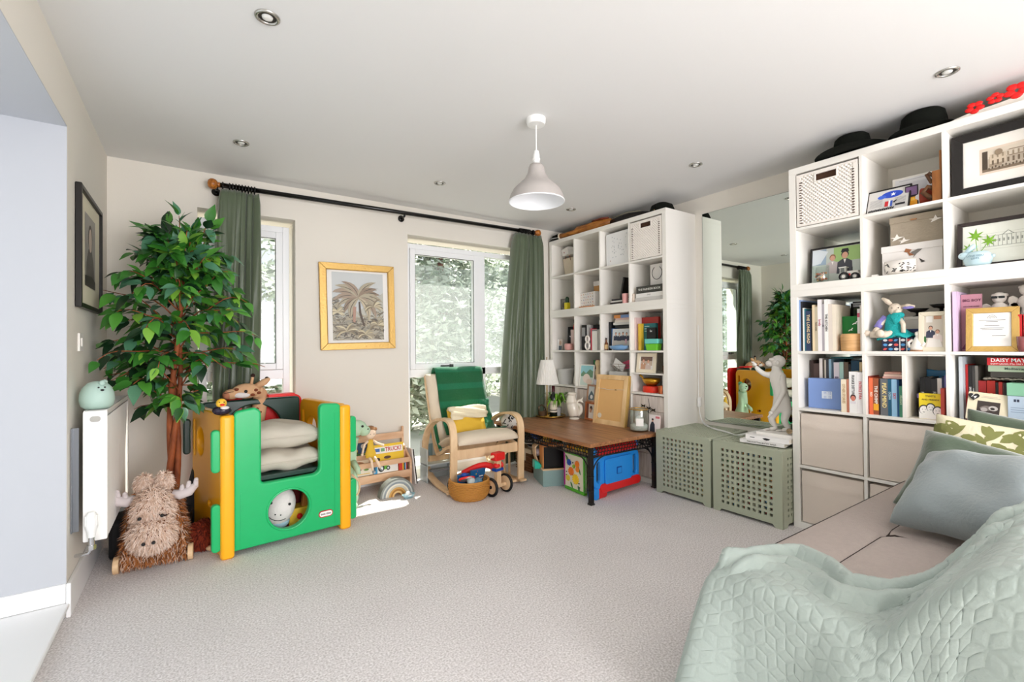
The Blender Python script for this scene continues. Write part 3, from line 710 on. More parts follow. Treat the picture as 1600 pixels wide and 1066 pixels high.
for i, (w_, h_, rgb, lab) in enumerate([(.095, .012, (206, 160, 150), 'dusty pink notebook, lowest of the stack on the divided cell books'), (.088, .011, (228, 196, 180), 'pale pink notebook, middle of the small stack'), (.08, .010, (200, 150, 135), 'rose notebook, top of the small stack')]):
    flatbook(SA(.452+i*.004, .05, z+.2015+.0125*i), w_-i*.004, .13, h_, rgb, lab)
# right half of the insert
for (a, c, h, rgb, ti, tc_, lab) in [
    (.594, .6145, .212, (26, 26, 28), 'FEAR', (230, 230, 230), 'black book, leftmost of three behind the yellow book'),
    (.615, .640, .214, (24, 24, 26), 'K', (240, 240, 240), 'black book with a white K behind the yellow book'),
    (.6405, .664, .206, (44, 42, 44), 'ROCK', (220, 220, 220), 'charcoal book with white letters behind the yellow book'),
    (.6645, .682, .21, (226, 220, 214), 'ICE', (205, 50, 50), 'white book with red lettering behind the yellow book'),
    (.6825, .692, .22, (40, 44, 80), None, None, 'thin navy book behind the red spine'),
    (.6925, .7035, .226, (112, 110, 170), None, None, 'lilac blue book against the divider')]:
    book(SA(a, .115, z), c-a, .13, h, rgb, lab, title=ti, tcol=tc_ or (0, 0, 0))
t = thing('pouch', 'blue and black snack pouch behind the black books', 'pouch', SA(.632, .27, z), RS)
obj('bag', B().prism([(-.045, 0), (.045, 0), (.05, .25), (.0, .243), (-.05, .25)], 0, .02), M('blue_pouch', (34, 120, 170), .3), t, bevel=.004)
flat_art('print', [((20, 20, 24), [(-.044, .0), (.044, .0), (.047, .195), (-.047, .2)]), ((230, 200, 60), ell(-.03, .2, .008, .008, 10))], t, -.0006)
t = thing('childrens_book', 'yellow book face out with three drawn faces', 'book', SA(.604, .055, z), RS+.05)
obj('cover', B().box(0, 0, 0, .092, .022, .132), M('cover_yellow', (240, 216, 40), .5), t, bevel=.001)
S = []
for cx, cz, s_ in ((.02, .045, .02), (.047, .058, .018), (.074, .042, .02)):
    S += [((246, 244, 240), R(cx-.02, 0.001, cx+.02, cz)), ((30, 30, 30), ell(cx, cz+.003, s_*1.02, s_*1.25, 14)), ((248, 246, 242), ell(cx, cz, s_*.84, s_*1.1, 14)), ((20, 20, 20), ell(cx-.006, cz+.004, .0018, .0018, 8)), ((20, 20, 20), ell(cx+.006, cz+.004, .0018, .0018, 8)), ((20, 20, 20), [(cx-.006, cz-.009), (cx+.006, cz-.009), (cx, cz-.012)])]
flat_art('drawn_faces', S, t, -.0006, -.00015)
text('TWITS', .014, M('ink_brown', (110, 70, 30), .5), t, (.046, -.001, .118), bold=True); text('AND FRIENDS', .011, M('ink_brown'), t, (.046, -.001, .1), bold=True)
book(SA(.6985, .022, z), .0145, .2, .165, (196, 74, 58), 'brick red spined book right of the yellow book', title=None)
# lilac tins on the left of the yellow book
t = thing('jar', 'lilac capped jar standing left of the yellow book', 'jar', SA(.588, .13, z), 0)
obj('body', B().cyl((0, 0, 0), .011, .10), M('dark_glass', (50, 40, 40), .2), t, smooth='auto'); obj('cap', B().cyl((0, 0, .1), .0115, .022), M('lilac', (150, 130, 190), .4), t, smooth='auto')
# --- row 4 col 2
book(SA(.7555, .08, z), .0155, .23, .325, (190, 198, 205), 'tall silver grey slipcase against divider behind cushions', group=None)
for (a, c, h, rgb, ti, tc_, lab) in [
    (.772, .781, .285, (190, 40, 40), None, None, 'thin scarlet book beside the silver slipcase'),
    (.782, .7955, .28, (34, 32, 32), 'SAPIENS', (225, 225, 225), 'black book with vertical white lettering near the slipcase'),
    (.7965, .8055, .28, (60, 58, 56), 'notes on', (220, 220, 220), 'dark grey book with vertical lettering'),
    (.8065, .817, .28, (120, 116, 110), None, None, 'mid grey book right of the lettered dark books'),
    (.818, .8455, .206, (164, 36, 38), 'ESCAPE', (60, 10, 10), 'crimson book under the pile of lying books'),
    (.8475, .8765, .208, (186, 44, 34), 'OAVO', (244, 226, 170), 'red book with big cream letters under the pile'),
    (.878, .887, .2, (40, 36, 34), None, None, 'thin black book right of the cream lettered red book'),
    (.888, .9005, .203, (205, 60, 50), 'GO', (30, 20, 20), 'vermilion book under the pile'),
    (.9015, .9065, .2, (84, 52, 44), None, None, 'thin brown book under the pile'),
    (.907, .9245, .2, (44, 38, 38), None, None, 'black book nearest the mint storage box')]:
    book(SA(a, .12, z), c-a, .15, h, rgb, lab, title=ti, tcol=tc_ or (0, 0, 0))
t = thing('paper_pad', 'crumpled grey paper pad lying on the red books', 'paper', SA(.825, .11, z+.209), RS)
b = B(); n = 12
for i in range(n): b.ball((.02+.17*i/n, .05, .008+.002*(i % 3)), (.016, .06, .007), 8)
obj('paper', b, M('grey_paper', (165, 158, 145), .9, noise=(40, .6)), t, smooth=True)
flatbook(SA(.864, .105, z+.227), .19, .15, .026, (72, 68, 62), 'thick dark grey book under the sage green one')
flatbook(SA(.857, .10, z+.254), .20, .15, .030, (176, 194, 168), 'sage green book lying below the red autobiography', title='Mediterranean', tcol=(60, 90, 80), tsz=.5)
t = flatbook(SA(.8545, .095, z+.285), .21, .15, .0355, (214, 44, 52), 'red autobiography lying on top of the sage green book')
text('DAISY MAY', .024, M('ink_ffffff', (255, 255, 255), .5), t, (.012, -.0016, .0235), align='LEFT', bold=True, sx=.95)
text("DON'T LAUGH, IT'LL ONLY ENCOURAGE HER", .0088, M('ink_ffffff'), t, (.012, -.0016, .0065), align='LEFT', bold=True)
t = thing('scan_photo_card', 'cream card holding a grey baby scan photo, leaning before the red books', 'photo card', SA(.785, .035, z+.024), RS, rot=None)
t.rotation_euler = (Matrix.Rotation(RS+.10, 4, 'Z') @ Matrix.Rotation(.10, 4, 'Y') @ Matrix.Rotation(-.12, 4, 'X')).to_euler()
obj('card', B().rbox(0, 0, 0, .15, .006, .135, .006), M('cream_card', (226, 216, 188), .7), t)
S = [((60, 50, 46), R(.035, .03, .112, .095)), ((120, 110, 105), leafp(.045, .06, .2, .05, .012, .3)), ((190, 184, 180), ell(.09, .065, .016, .012, 12)), ((40, 34, 32), ell(.088, .063, .008, .006, 10)), ((170, 162, 158), ell(.06, .055, .012, .01, 12)), ((150, 145, 140), R(.045, .112, .11, .1135)), ((190, 150, 140), R(.05, .118, .10, .1195))]
flat_art('scan_print', S, t, -.0008)
hp = [(.02+.021*(16*math.sin(a)**3)/17, .112+.021*(13*math.cos(a)-5*math.cos(2*a)-2*math.cos(3*a)-math.cos(4*a))/17) for a in [2*PI*i/28 for i in range(28)]]
obj('heart_tag', B().prism(hp, -.008, -.003), M('black_heart', (34, 32, 30), .4), t, bevel=.001); text('14', .02, M('ink_e6e6e6'), t, (.02, -.009, .112), (PI/2, .5, 0), bold=True)
t = thing('storage_box', 'mint and pale blue printed carton at the picture edge behind cushions', 'box', SA(.928, .05, z), RS)
obj('body', B().box(0, 0, 0, .13, .1, .145), M('pale_blue_carton', (186, 204, 222), .5), t, bevel=.002); obj('lid', B().box(-.002, -.002, .146, .132, .102, .205), M('mint_carton', (136, 192, 160), .5), t, bevel=.002)
flat_art('label_print', [((50, 60, 80), R(.02, .118, .028, .13)), ((50, 60, 80), R(.03, .118, .038, .13)), ((120, 140, 165), R(.01, .09, .10, .092)), ((120, 140, 165), R(.01, .08, .10, .082)), ((120, 140, 165), R(.01, .07, .09, .072)), ((70, 80, 100), ell(.02, .03, .007, .007, 12))], t, -.0006)
# --- row 3 col 1: rabbit, box, figurine, wedding photo
z = FL[3]
GS = 'stack of books behind the rabbit'
for i, (dz, h_, rgb, lab) in enumerate([(0, .06, (196, 190, 182), 'thick stone coloured box file at the base of the stack behind the wedding photo'), (.061, .06, (60, 70, 120), 'navy album in the stack behind the knitted rabbit'), (.122, .05, (226, 218, 210), 'white album in the stack behind the wedding photo'), (.173, .016, (232, 226, 218), 'thin white book on top of the stack, left'), ]):
    flatbook(SA(.46 if i == 1 else .50, .17, z+dz), .20 if i != 1 else .235, .17, h_, rgb, lab, group=GS)
flatbook(SA(.60, .17, z+.19), .095, .15, .017, (214, 168, 160), 'pink notebook topping the stack behind the wedding photo')
mplat = M('black_iron', (34, 30, 28), .4, .3)
for s_, lab in ((.555, 'black footed dish seen over the rabbit'), (.655, 'black footed dish above the pink notebook')):
    t = thing('footed_dish', lab, 'dish', SA(s_, .25, z+(.2075 if s_ > .6 else .19)), 0)
    obj('dish', B().lathe([(0, 0), (.022, 0), (.022, .004), (.008, .008), (.008, .022), (.03, .03), (.048, .045), (.05, .045), (.03, .027), (.0, .026)], 24), mplat, t, smooth=True)
t = thing('patterned_box', 'navy box with heart and leaf pattern under the knitted rabbit', 'box', SA(.447, .06, z), RS)
obj('body', B().box(0, 0, 0, .135, .10, .074), M('navy_card', (34, 36, 66), .5), t, bevel=.001)
S = []
for i, x in enumerate((.016, .04, .064, .094, .12)):
    for j, zz in enumerate((.012, .035, .06)):
        c_ = [(226, 90, 84), (84, 156, 214), (236, 230, 230)][(i+j) % 3]
        S.append((c_, ell(x, zz, .010, .007, 12) if (i+2*j) % 3 else leafp(x-.01, zz-.004, .5, .02, .006, .2)))
S += [((238, 234, 230), R(.078, 0, .083, .074)), ((238, 234, 230), R(.108, 0, .112, .074))]
flat_art('printed_pattern', S, t, -.0006, -.0001)
# knitted dress rabbit
t = thing('plush_rabbit', 'cream plush rabbit in turquoise knitted dress sitting on navy box', 'soft toy', SA(.492, .075, z+.07), RS)
mrab = M('cream_plush', (214, 200, 182), .95, noise=(120, .3)); mknit = M('turquoise_knit', (30, 168, 168), .85, noise=(160, .8)); mlil = M('lilac_cloth', (132, 124, 190), .8, noise=(80, .4))
b = B().ball((0, .02, .07), (.035, .03, .05)).ball((0.015, -.005, .158), (.030, .028, .034)).ball((.028, -.02, .146), (.018, .016, .015))
ob = obj('body', b, mrab, t, smooth=True)
obj('ear', B().tube([(.0, .0, .18), (-.02, -.005, .205), (-.042, -.01, .225)], [.008, .013, .006], 10), mrab, t, smooth=True)
obj('ear', B().tube([(.035, .0, .17), (.07, -.01, .172), (.10, -.01, .168)], [.008, .014, .006], 10), mrab, t, smooth=True)
obj('ear_lining', B().ball((.075, -.02, .163), (.026, .004, .008)), mlil, t, smooth=True)
obj('arm', B().tube([(-.025, 0, .115), (-.06, -.025, .06), (-.085, -.035, .02)], [.012, .011, .010], 10), mrab, t, smooth=True)
obj('arm', B().tube([(.03, -.01, .115), (.055, -.03, .075), (.058, -.04, .03)], [.012, .011, .010], 10), mrab, t, smooth=True)
obj('leg', B().tube([(-.005, -.01, .03), (-.05, -.05, .02), (-.085, -.06, .022)], [.02, .016, .017], 12).ball((-.10, -.062, .03), (.024, .014, .016)), mrab, t, smooth=True)
obj('leg', B().tube([(.015, -.01, .03), (-.015, -.055, .02), (-.04, -.068, .02)], [.02, .018, .015], 12).ball((-.035, -.072, .028), (.020, .016, .022)), mrab, t, smooth=True)
b = B().lathe([(.018, .137), (.034, .125), (.042, .09), (.046, .05), (.066, .024), (.085, .014), (.08, .008), (.05, .012), (0, .02)], 28, (.01, .0, 0), sy=.75)
for v in b.bm.verts:
    a = math.atan2(v.co.y, v.co.x-.01)
    if v.co.z < .04: v.co.z += .007*math.sin(5*a+1); v.co.x += (v.co.x-.01)*.12*math.sin(3*a); v.co.z -= .012*max(0, -math.cos(a))
obj('knitted_dress', b, mknit, t, smooth=True)
obj('knitted_scarf', B().prism([(.0, .125), (.05, .13), (.042, .09), (.02, .075)], -.04, -.03, 'y').ball((.03, -.02, .125), (.03, .02, .018)), mknit, t, smooth=True, bevel=.003)
obj('sleeve', B().tube([(-.03, .0, .12), (-.05, -.01, .09), (-.062, -.022, .06)], [.016, .017, .018], 10), mlil, t, smooth=True)
for x in (.008, .036): obj('eye', B().ball((x, -.03, .165), .003, 8), mf, t)
t = thing('ceramic_figurine', 'white ceramic seated figurine between rabbit box and wedding photo', 'figurine', SA(.605, .05, z), RS)
mcer = M('white_glaze', (236, 230, 222), .15, coat=.5)
obj('figure', B().lathe([(0, .006), (.03, .006), (.032, .02), (.022, .05), (.014, .07), (.008, .078), (.012, .088), (.011, .1), (0, .106)], 20).tube([(-.02, 0, .06), (-.036, -.01, .045), (-.03, -.012, .02)], [.008, .007, .006], 8).tube([(.018, 0, .06), (.03, -.014, .04), (.018, -.02, .025)], [.008, .007, .006], 8), mcer, t, smooth=True)
obj('base', B().lathe([(0, 0), (.034, 0), (.034, .006), (0, .006)], 24), M('tan_base', (170, 120, 80), .5), t)
def stand_frame(label, loc, w, h, fw, depth, mat, shapes, tilt=-.14, rz=0, mount=None, cat='framed photo', name='framed_photo', bev=.002, leg=True):
    t = thing(name, label, cat, loc)
    t.rotation_euler = (Matrix.Rotation(RS+rz, 4, 'Z') @ Matrix.Rotation(tilt, 4, 'X')).to_euler()
    b = B(); P = [R(0, 0, w, h), R(fw, fw, w-fw, h-fw)]
    for i in range(4): b.prism([P[0][i], P[0][(i+1) % 4], P[1][(i+1) % 4], P[1][i]], 0, depth, 'y')
    obj('frame', b, mat, t, bevel=bev)
    obj('backing', B().box(fw*.5, depth*.4, fw*.5, w-fw*.5, depth*.95, h-fw*.5), mount or M('mount_card', (236, 234, 230), .8), t)
    if shapes: flat_art('photo_print', shapes, t, depth*.4-.0004, -.0001)
    if leg: obj('easel_leg', B().prism([(w*.44, 0), (w*.56, 0), (w*.53, h*.6), (w*.47, h*.6)], depth*.95, depth*.95+.003, 'y'), M('black_card_leg', (30, 30, 30), .8), t)
    return t
mcream = M('cream_painted_wood', (232, 222, 200), .4)
sh = [((214, 204, 190), R(.022, .022, .098, .185))]
sh += [((236, 232, 226), R(.03, .15, .055, .185)), ((190, 140, 110), R(.06, .165, .09, .185))]
sh += folk(.048, .12, .045, (60, 64, 84))+folk(.075, .10, .045, (236, 220, 214), hair=(130, 90, 60))+[((238, 232, 226), [(.03, .022), (.095, .022), (.085, .06), (.04, .07)]), ((60, 110, 60), ell(.026, .06, .006, .02, 10))]
stand_frame('cream wooden frame with a wedding photo beside the knitted rabbit', SA(.612, .028, z), .12, .205, .022, .014, mcream, sh, -.07)
# --- row 3 col 2
t = book(SA(.7475, .03, z), .0165, .19, .298, (205, 182, 208), 'lilac pink book, tallest behind gilt certificate frame')
t = thing('book', 'dusty pink hardback, cover turned out beside the lilac spine', 'book', SA(.7655, .09, z), RS)
obj('cover', B().box(0, 0, 0, .075, .014, .283), M('dusty_pink_cover', (186, 132, 146), .5), t, bevel=.001)
text('BIG BOY', .0175, M('ink_5a2840', (90, 40, 64), .5), t, (.040, -.001, .252), bold=True); text('AND OTHER STORIES', .006, M('ink_5a2840'), t, (.038, -.001, .222), bold=True)
flat_art('cover_print', [((120, 50, 90), [(.0, .01), (.03, .07), (.045, .1), (.06, .06), (.07, .01)]), ((90, 80, 90), [(.03, .07), (.045, .1), (.052, .07)])], t, -.0006)
t = book(SA(.7935, .078, z), .016, .12, .213, (196, 34, 44), 'scarlet book tucked left of gilt certificate frame', title='red tales', tcol=(240, 200, 200))
sh = [((240, 238, 234), R(.028, .028, .152, .184))]
for zz, x0_, x1_ in ((.150, .045, .135), (.143, .07, .11), (.125, .065, .115), (.112, .05, .13), (.106, .055, .125), (.075, .09, .135)): sh.append(((96, 94, 92), R(x0_, zz, x1_, zz+.0024)))
for rr_ in (.016, .011, .006): sh += [((120, 118, 114), ell(.09, .16, rr_, rr_, 20)[:11]), ((240, 238, 234), ell(.09, .16, rr_-.0018, rr_-.0018, 20)[:11])]
stand_frame('gilt frame holding a printed certificate with a small rainbow', SA(.793, .024, z), .18, .212, .026, .018, mgold, sh, -.10, rz=.04, name='framed_certificate')
mchub = M('white_plaster', (232, 226, 218), .7)
def cherub(s_, label, z_, k=1, sun=True):
    t = thing('cherub_bust', label, 'figurine', SA(s_, .14, z_), RS)
    b = B().ball((0, 0, .135*k), (.026, .026, .028)).lathe([(0, .0), (.03, 0), (.022, .01), (.018, .05), (.034, .08), (.026, .1), (.012, .112), (.012, .12), (0, .125)], 20, sy=.7)
    for i in range(14):
        a = 2*PI*i/14; b.ball((.022*math.cos(a), .008+.015*math.sin(a), .148*k), .008, 8)
    b.ball((0, -.026, .132*k), (.004, .005, .004), 8)
    obj('bust', b, mchub, t, smooth=True)
    for s2 in (-1, 1):
        obj('wing', B().prism([(s2*.014, .06), (s2*.03, .1), (s2*.048, .112), (s2*.062, .105), (s2*.066, .085), (s2*.055, .06), (s2*.035, .045)], .008, .018, 'y'), mchub, t, bevel=.003)
    if sun: obj('sunglasses', B().rbox(-.023, -.029, .131*k, -.002, -.021, .142*k, .004).rbox(.002, -.029, .131*k, .023, -.021, .142*k, .004).box(-.002, -.028, .138*k, .002, -.024, .140*k), mblk, t)
    return t
cherub(.893, 'white winged cherub bust wearing black sunglasses behind gilt certificate frame', z+.125)
cherub(.985, 'white winged cherub bust at the right picture edge, right of the one in sunglasses', z+.155, sun=False)
for (a, c, h, d0, rgb, lab) in [(.842, .96, .125, .11, (70, 60, 66), 'dark album lying under the sunglasses cherub'), ]:
    flatbook(SA(a, d0, z), c-a, .14, h, rgb, lab)
flatbook(SA(.9625, .11, z), .08, .14, .155, (150, 40, 40), 'deep red box file lying under the edge cherub')
book(SA(.9675, .048, z), .0125, .06, .172, (200, 36, 40), 'bright red paperback right of gilt certificate frame')
book(SA(.984, .048, z), .02, .06, .17, (214, 40, 44), 'second red paperback at the picture edge')
t = thing('glass_tumbler', 'pink cut glass tumbler at the picture edge on the third shelf', 'glass', SA(.99, .022, z), 0)
obj('glass', B().lathe([(0, 0), (.018, 0), (.024, .02), (.026, .07), (.024, .07), (.021, .022), (0, .006)], 16), M('pink_glass', (214, 130, 130), .1, trans=.6), t, smooth=True)
# ================================================================== near unit, upper two rows
z = FL[5]
sh = [((206, 204, 200), R(.008, .008, .19, .142)), ((40, 74, 190), ell(.115, .108, .048, .022, 20)), ((60, 100, 210), ell(.07, .1, .02, .012, 14)),
      ((240, 244, 250), [(.12+.013*math.cos(PI/2+i*PI/5)*(1 if i % 2 == 0 else .42), .108+.013*math.sin(PI/2+i*PI/5)*(1 if i % 2 == 0 else .42)) for i in range(10)])]
for k in range(7): sh.append(((90, 90, 96), R(.018, .042+.007*k, .075, .0435+.007*k)))
for k in range(5): sh.append(((90, 90, 96), R(.13, .05+.007*k, .178, .0515+.007*k)))
for k in range(13): sh.append(((30, 30, 34), [(.014+.009*k, .014), (.021+.009*k, .014), (.024+.009*k, .026+.004*(k % 2)), (.016+.009*k, .024)]))
sh += [((200, 40, 46), R(.088, .034, .104, .066)), ((236, 236, 240), R(.104, .03, .112, .07)), ((60, 90, 180), R(.112, .03, .122, .066)), ((34, 34, 40), [(.122, .055), (.14, .068), (.14, .06), (.13, .05)]), ((34, 34, 40), R(.135, .03, .178, .042))]
stand_frame('black framed printed poster with blue oval and star, leaning in upper near unit', SA(.385, .035, z), .198, .15, .008, .01, M('black_frame', (22, 18, 16), .4), sh, -.38, rz=.0)
t = thing('display_box', 'white framed box behind the rugby ball', 'box', SA(.47, .19, z+.001), RS)
obj('body', B().box(0, 0, 0, .195, .10, .205), mlam, t, bevel=.001)
flat_art('front_print', [((226, 226, 228), R(.012, .02, .183, .195)), ((160, 160, 166), R(.03, .185, .17, .187)), ((214, 214, 218), R(.06, .12, .15, .17))], t, -.0006)
t = thing('greeting_card', 'black and amber card standing between poster and ball', 'card', SA(.557, .075, z), RS)
obj('card', B().box(0, 0, 0, .055, .003, .122), M('black_card', (34, 28, 34), .5), t)
flat_art('print', [((236, 160, 30), R(.004, .012, .05, .06)), ((250, 200, 80), R(.008, .04, .04, .055)), ((120, 90, 130), R(.004, .07, .05, .115))], t, -.0006)
t = thing('rugby_ball', 'white and rust coloured oval ball on the upper shelf', 'ball', SA(.617, .12, z+.052), RS)
obj('ball', B().ball((0, 0, 0), (.062, .048, .052), 24), M('white_leather', (226, 222, 218), .5), t, smooth=True)
obj('coloured_panel', B().lathe([(.0525*math.sqrt(max(0, 1-(x/.0625)**2)), x) for x in [-.0625+.0125*i*.72 for i in range(8)]], 24, M4=Matrix.Rotation(-PI/2, 4, 'Y')), M('rust_leather', (150, 52, 26), .5), t, smooth=True)
t = thing('wooden_sculpture', 'carved wooden sculpture at the right end of the ball shelf', 'sculpture', SA(.697, .022, z), RS)
mcarv = wood('carved_wood', (110, 62, 24), (176, 112, 52), (8, 8, 2))
obj('post', B().box(-.015, -.01, 0, .022, .03, .155).box(.012, .0, .15, .022, .02, .255), mcarv, t, bevel=.003)
obj('carved_branch', B().tube([(-.01, .01, .13), (-.032, .01, .155), (-.04, .01, .15), (-.02, .01, .10)], .008, 8).tube([(-.012, .012, .07), (-.035, .012, .085), (-.055, .012, .06), (-.03, .012, .03), (-.012, .012, .02)], .012, 8), wood('dark_carved_wood', (60, 36, 18), (110, 70, 36), (8, 8, 8)), t, smooth=True)
sh = [((232, 228, 220), R(.045, .045, .345, .275)), ((214, 198, 180), R(.105, .09, .32, .215)), ((182, 168, 150), R(.115, .1, .31, .205)), ((206, 194, 176), R(.115, .16, .31, .205)),
      ((70, 58, 46), R(.115, .1, .135, .2)), ((156, 140, 120), R(.14, .12, .185, .17)), ((196, 180, 158), R(.142, .135, .2, .18)), ((120, 104, 86), R(.115, .1, .31, .112))]
for k in range(9): sh += [((110, 94, 76), R(.15+.018*k, .128, .157+.018*k, .15)), ((150, 134, 112), R(.15+.018*k, .16, .156+.018*k, .178))]
for k in range(14): sh.append(((90, 76, 60), ell(.14+.012*k, .112+.003*(k % 3), .003, .006, 8)))
sh += [((130, 112, 92), R(.21, .155, .31, .158)), ((130, 112, 92), R(.21, .182, .31, .185)), ((140, 122, 100), ell(.175, .185, .014, .014, 14))]
stand_frame('large black framed sepia engraving of a grand building, upper near unit', SA(.748, .05, z), .325, .31, .042, .02, M('black_frame', 0), [(c, [(x*.95, zz) for x, zz in P]) for c, P in sh], -.03)
t = thing('canvas_board', 'thin brown edged board standing behind the large black frame', 'board', SA(.7425, .10, z), RS)
obj('board', B().box(0, 0, 0, .006, .2, .29), M('tan_base', 0), t)
z = FL[4]
sh = [((196, 204, 196), R(.012, .012, .273, .218)), ((170, 204, 130), R(.13, .13, .273, .218)), ((150, 170, 190), R(.012, .12, .09, .218)), ((214, 222, 228), [(.012, .12), (.06, .13), (.1, .2), (.05, .218), (.012, .218)])]
sh += folk(.125, .155, .085, (200, 190, 190), hair=(150, 110, 80))+folk(.19, .165, .10, (74, 74, 82), hair=(50, 46, 46))+[((40, 40, 44), [(.168, .185), (.212, .185), (.206, .205), (.175, .205)])]
stand_frame('black framed photo of a couple behind the toy tractor', SA(.060, .115, z), .285, .232, .012, .012, M('black_frame', 0), sh, -.10)
mcg = bpy.data.materials.new('clear_glass'); mcg.use_nodes = True; glass_mix(mcg, 0, (.93, .96, .95), (1, 1, 1), .10)
t = thing('glass_tumbler', 'glass tumbler half full of amber shells in front of the couple photo', 'glass', SA(.150, .06, z), 0)
obj('glass', B().lathe([(0, 0), (.038, 0), (.042, .03), (.044, .105), (.0415, .105), (.039, .03), (.035, .008), (0, .008)], 28), mcg, t, smooth=True)
b = B(); rnd = random.Random(5)
cols = [(206, 130, 60), (180, 80, 30), (90, 50, 24), (232, 190, 120)]
for i in range(46):
    b.mi = rnd.randrange(4); a = rnd.uniform(0, 2*PI); r_ = rnd.uniform(0, .027); b.ball((r_*math.cos(a), r_*math.sin(a), rnd.uniform(.016, .062)), (.009, .007, .006), 8)
o = obj('shells', b, [M('shell_%d%d%d' % c, c, .4) for c in cols], t, smooth=True)
t = thing('toy_tractor', 'white model tractor with black wheels in front of the couple photo', 'toy vehicle', SA(.215, .075, z), RS)
mtw = M('white_toy_plastic', (236, 234, 228), .35); mtb = M('black_rubber', (22, 22, 24), .7)
obj('body', B().box(.02, 0, .026, .125, .045, .044).box(.062, .004, .044, .12, .041, .058), mtw, t, bevel=.003)
obj('cab', B().box(.024, .004, .05, .056, .041, .053).box(.026, .006, .044, .029, .039, .082).box(.051, .006, .044, .054, .039, .078).box(.02, .003, .080, .06, .042, .086), mtw, t, bevel=.001)
obj('cab_glass', B().box(.029, .006, .053, .051, .039, .08), M('grey_glass', (120, 124, 120), .1), t)
obj('exhaust', B().cyl((.085, .022, .056), .002, .026, seg=8), mtb, t)
obj('red_panel', B().box(.07, -.001, .028, .083, .0, .042), M('toy_red', (206, 40, 36), .4), t)
for x, r_ in ((.052, .026), (.108, .022)):
    for y in (-.012, .045):
        obj('wheel', B().lathe([(r_*.4, 0), (r_*.55, -.001), (r_, .001), (r_, .011), (r_*.55, .012), (r_*.4, .012)], 20, M4=Matrix.Translation((x, y+.012 if y < 0 else y+.012, r_)) @ Matrix.Rotation(PI/2, 4, 'X')), mtb, t, smooth='auto')
        obj('wheel_hub', B().cyl((0, 0, -.001), r_*.58, .013, seg=16, M4=Matrix.Translation((x, y+.012, r_)) @ Matrix.Rotation(PI/2, 4, 'X')), mtw, t)
obj('front_loader', B().tube([(.12, .01, .04), (.138, .01, .025), (.142, .01, .012)], .003, 6).tube([(.12, .035, .04), (.138, .035, .025), (.142, .035, .012)], .003, 6).box(.136, -.002, .004, .147, .047, .018), mtw, t)
mtaupe = M('taupe_card', (160, 148, 130), .75, noise=(100, .2))
def bird_box(label, s_, d_, z_, w, dp, h, mat, bird, rz, lidmat):
    t = thing('keepsake_box', label, 'box', SA(s_, d_, z_), RS+rz)
    obj('body', B().box(0, 0, 0, w, dp, h*.78), mat, t, bevel=.001); obj('lid', B().box(-.003, -.003, h*.78, w+.003, dp+.003, h), lidmat, t, bevel=.001)
    S = []
    for cx, cz, k in bird:
        S += [((240, 234, 226), [(cx-k, cz+.2*k), (cx-.3*k, cz+.15*k), (cx, cz+k*.8), (cx+.25*k, cz+.2*k), (cx+k, cz+.1*k), (cx+.3*k, cz-.12*k), (cx-.2*k, cz-.35*k), (cx-.7*k, cz-.5*k), (cx-.45*k, cz-.05*k)])]
    flat_art('bird_print', S, t, -.0036)
    return t
bird_box('taupe keepsake box printed with white birds, upper of the two', .485, .09, z+.1655, .215, .19, .155, mtaupe, [(.19, .11, .028), (.03, .04, .03), (.06, .02, .026)], .03, mtaupe)
obj('handle_tab', B().box(.09, -.012, .125, .115, -.003, .131), M('tan_base', 0), bpy.data.objects['keepsake_box'])
t = bird_box('white keepsake box printed with a brown bird, under the taupe box', .452, .07, z, .252, .21, .164, M('white_wood_card', (226, 222, 218), .6), [], .02, M('white_wood_card', 0))
flat_art('bird_print', [((150, 96, 60), [(.105, .14), (.13, .13), (.12, .115), (.145, .1), (.12, .098), (.112, .118), (.098, .122)]), ((110, 106, 100), [(.125, .115), (.155, .13), (.175, .128), (.15, .105), (.135, .085), (.14, .1)]), ((60, 56, 52), [(.16, .08), (.185, .06), (.17, .055)])], t, -.0040)
t = thing('patterned_bowl', 'white bowl with black leaf pattern before the white keepsake box', 'bowl', SA(.538, .050, z), RS)
b = B().lathe([(0, .004), (.05, .004), (.066, .02), (.07, .075), (.0675, .075), (.062, .022), (0, .012)], 32, sy=.58); obj('bowl', b, M('white_glaze', 0), t, smooth=True)
b = B(); rnd = random.Random(9)
for i in range(46):
    a = rnd.uniform(-PI, 0); zz = rnd.uniform(.012, .058); r_ = .0665+.0035*min(1, (zz-.01)/.04); l = rnd.uniform(.006, .012); q = rnd.uniform(-.8, .8)
    P = [(-l, 0), (0, .0028), (l, .0), (0, -.0028)]; V = []
    for px, pz_ in P:
        aa = a+(px*math.cos(q)-pz_*math.sin(q))/r_; V.append(((r_+.0008)*math.cos(aa), (r_+.0008)*.58*math.sin(aa), zz+px*math.sin(q)+pz_*math.cos(q)))
    b.poly(V)
obj('leaf_pattern', b, mblk, t)
t = thing('small_tag', 'tiny white box beside patterned bowl', 'box', SA(.415, .03, z), RS); obj('body', B().box(0, 0, 0, .028, .02, .012), mlam, t)
sh = [((228, 230, 220), R(.02, .02, .33, .225)), ((196, 200, 188), R(.085, .085, .33, .165)), ((228, 230, 220), R(.086, .0865, .33, .1635))]
for k in range(16): sh += [((130, 134, 126), R(.1+.015*k, .1, .1015+.015*k, .15)), ((150, 154, 146), R(.103+.015*k, .12, .108+.015*k, .134))]
sh += [((120, 124, 118), R(.09, .098, .33, .0995)), ((120, 124, 118), R(.09, .15, .33, .1512)), ((120, 124, 118), [(.16, .151), (.2, .151), (.18, .17)]), ((228, 230, 220), [(.164, .1515), (.196, .1515), (.18, .167)])]
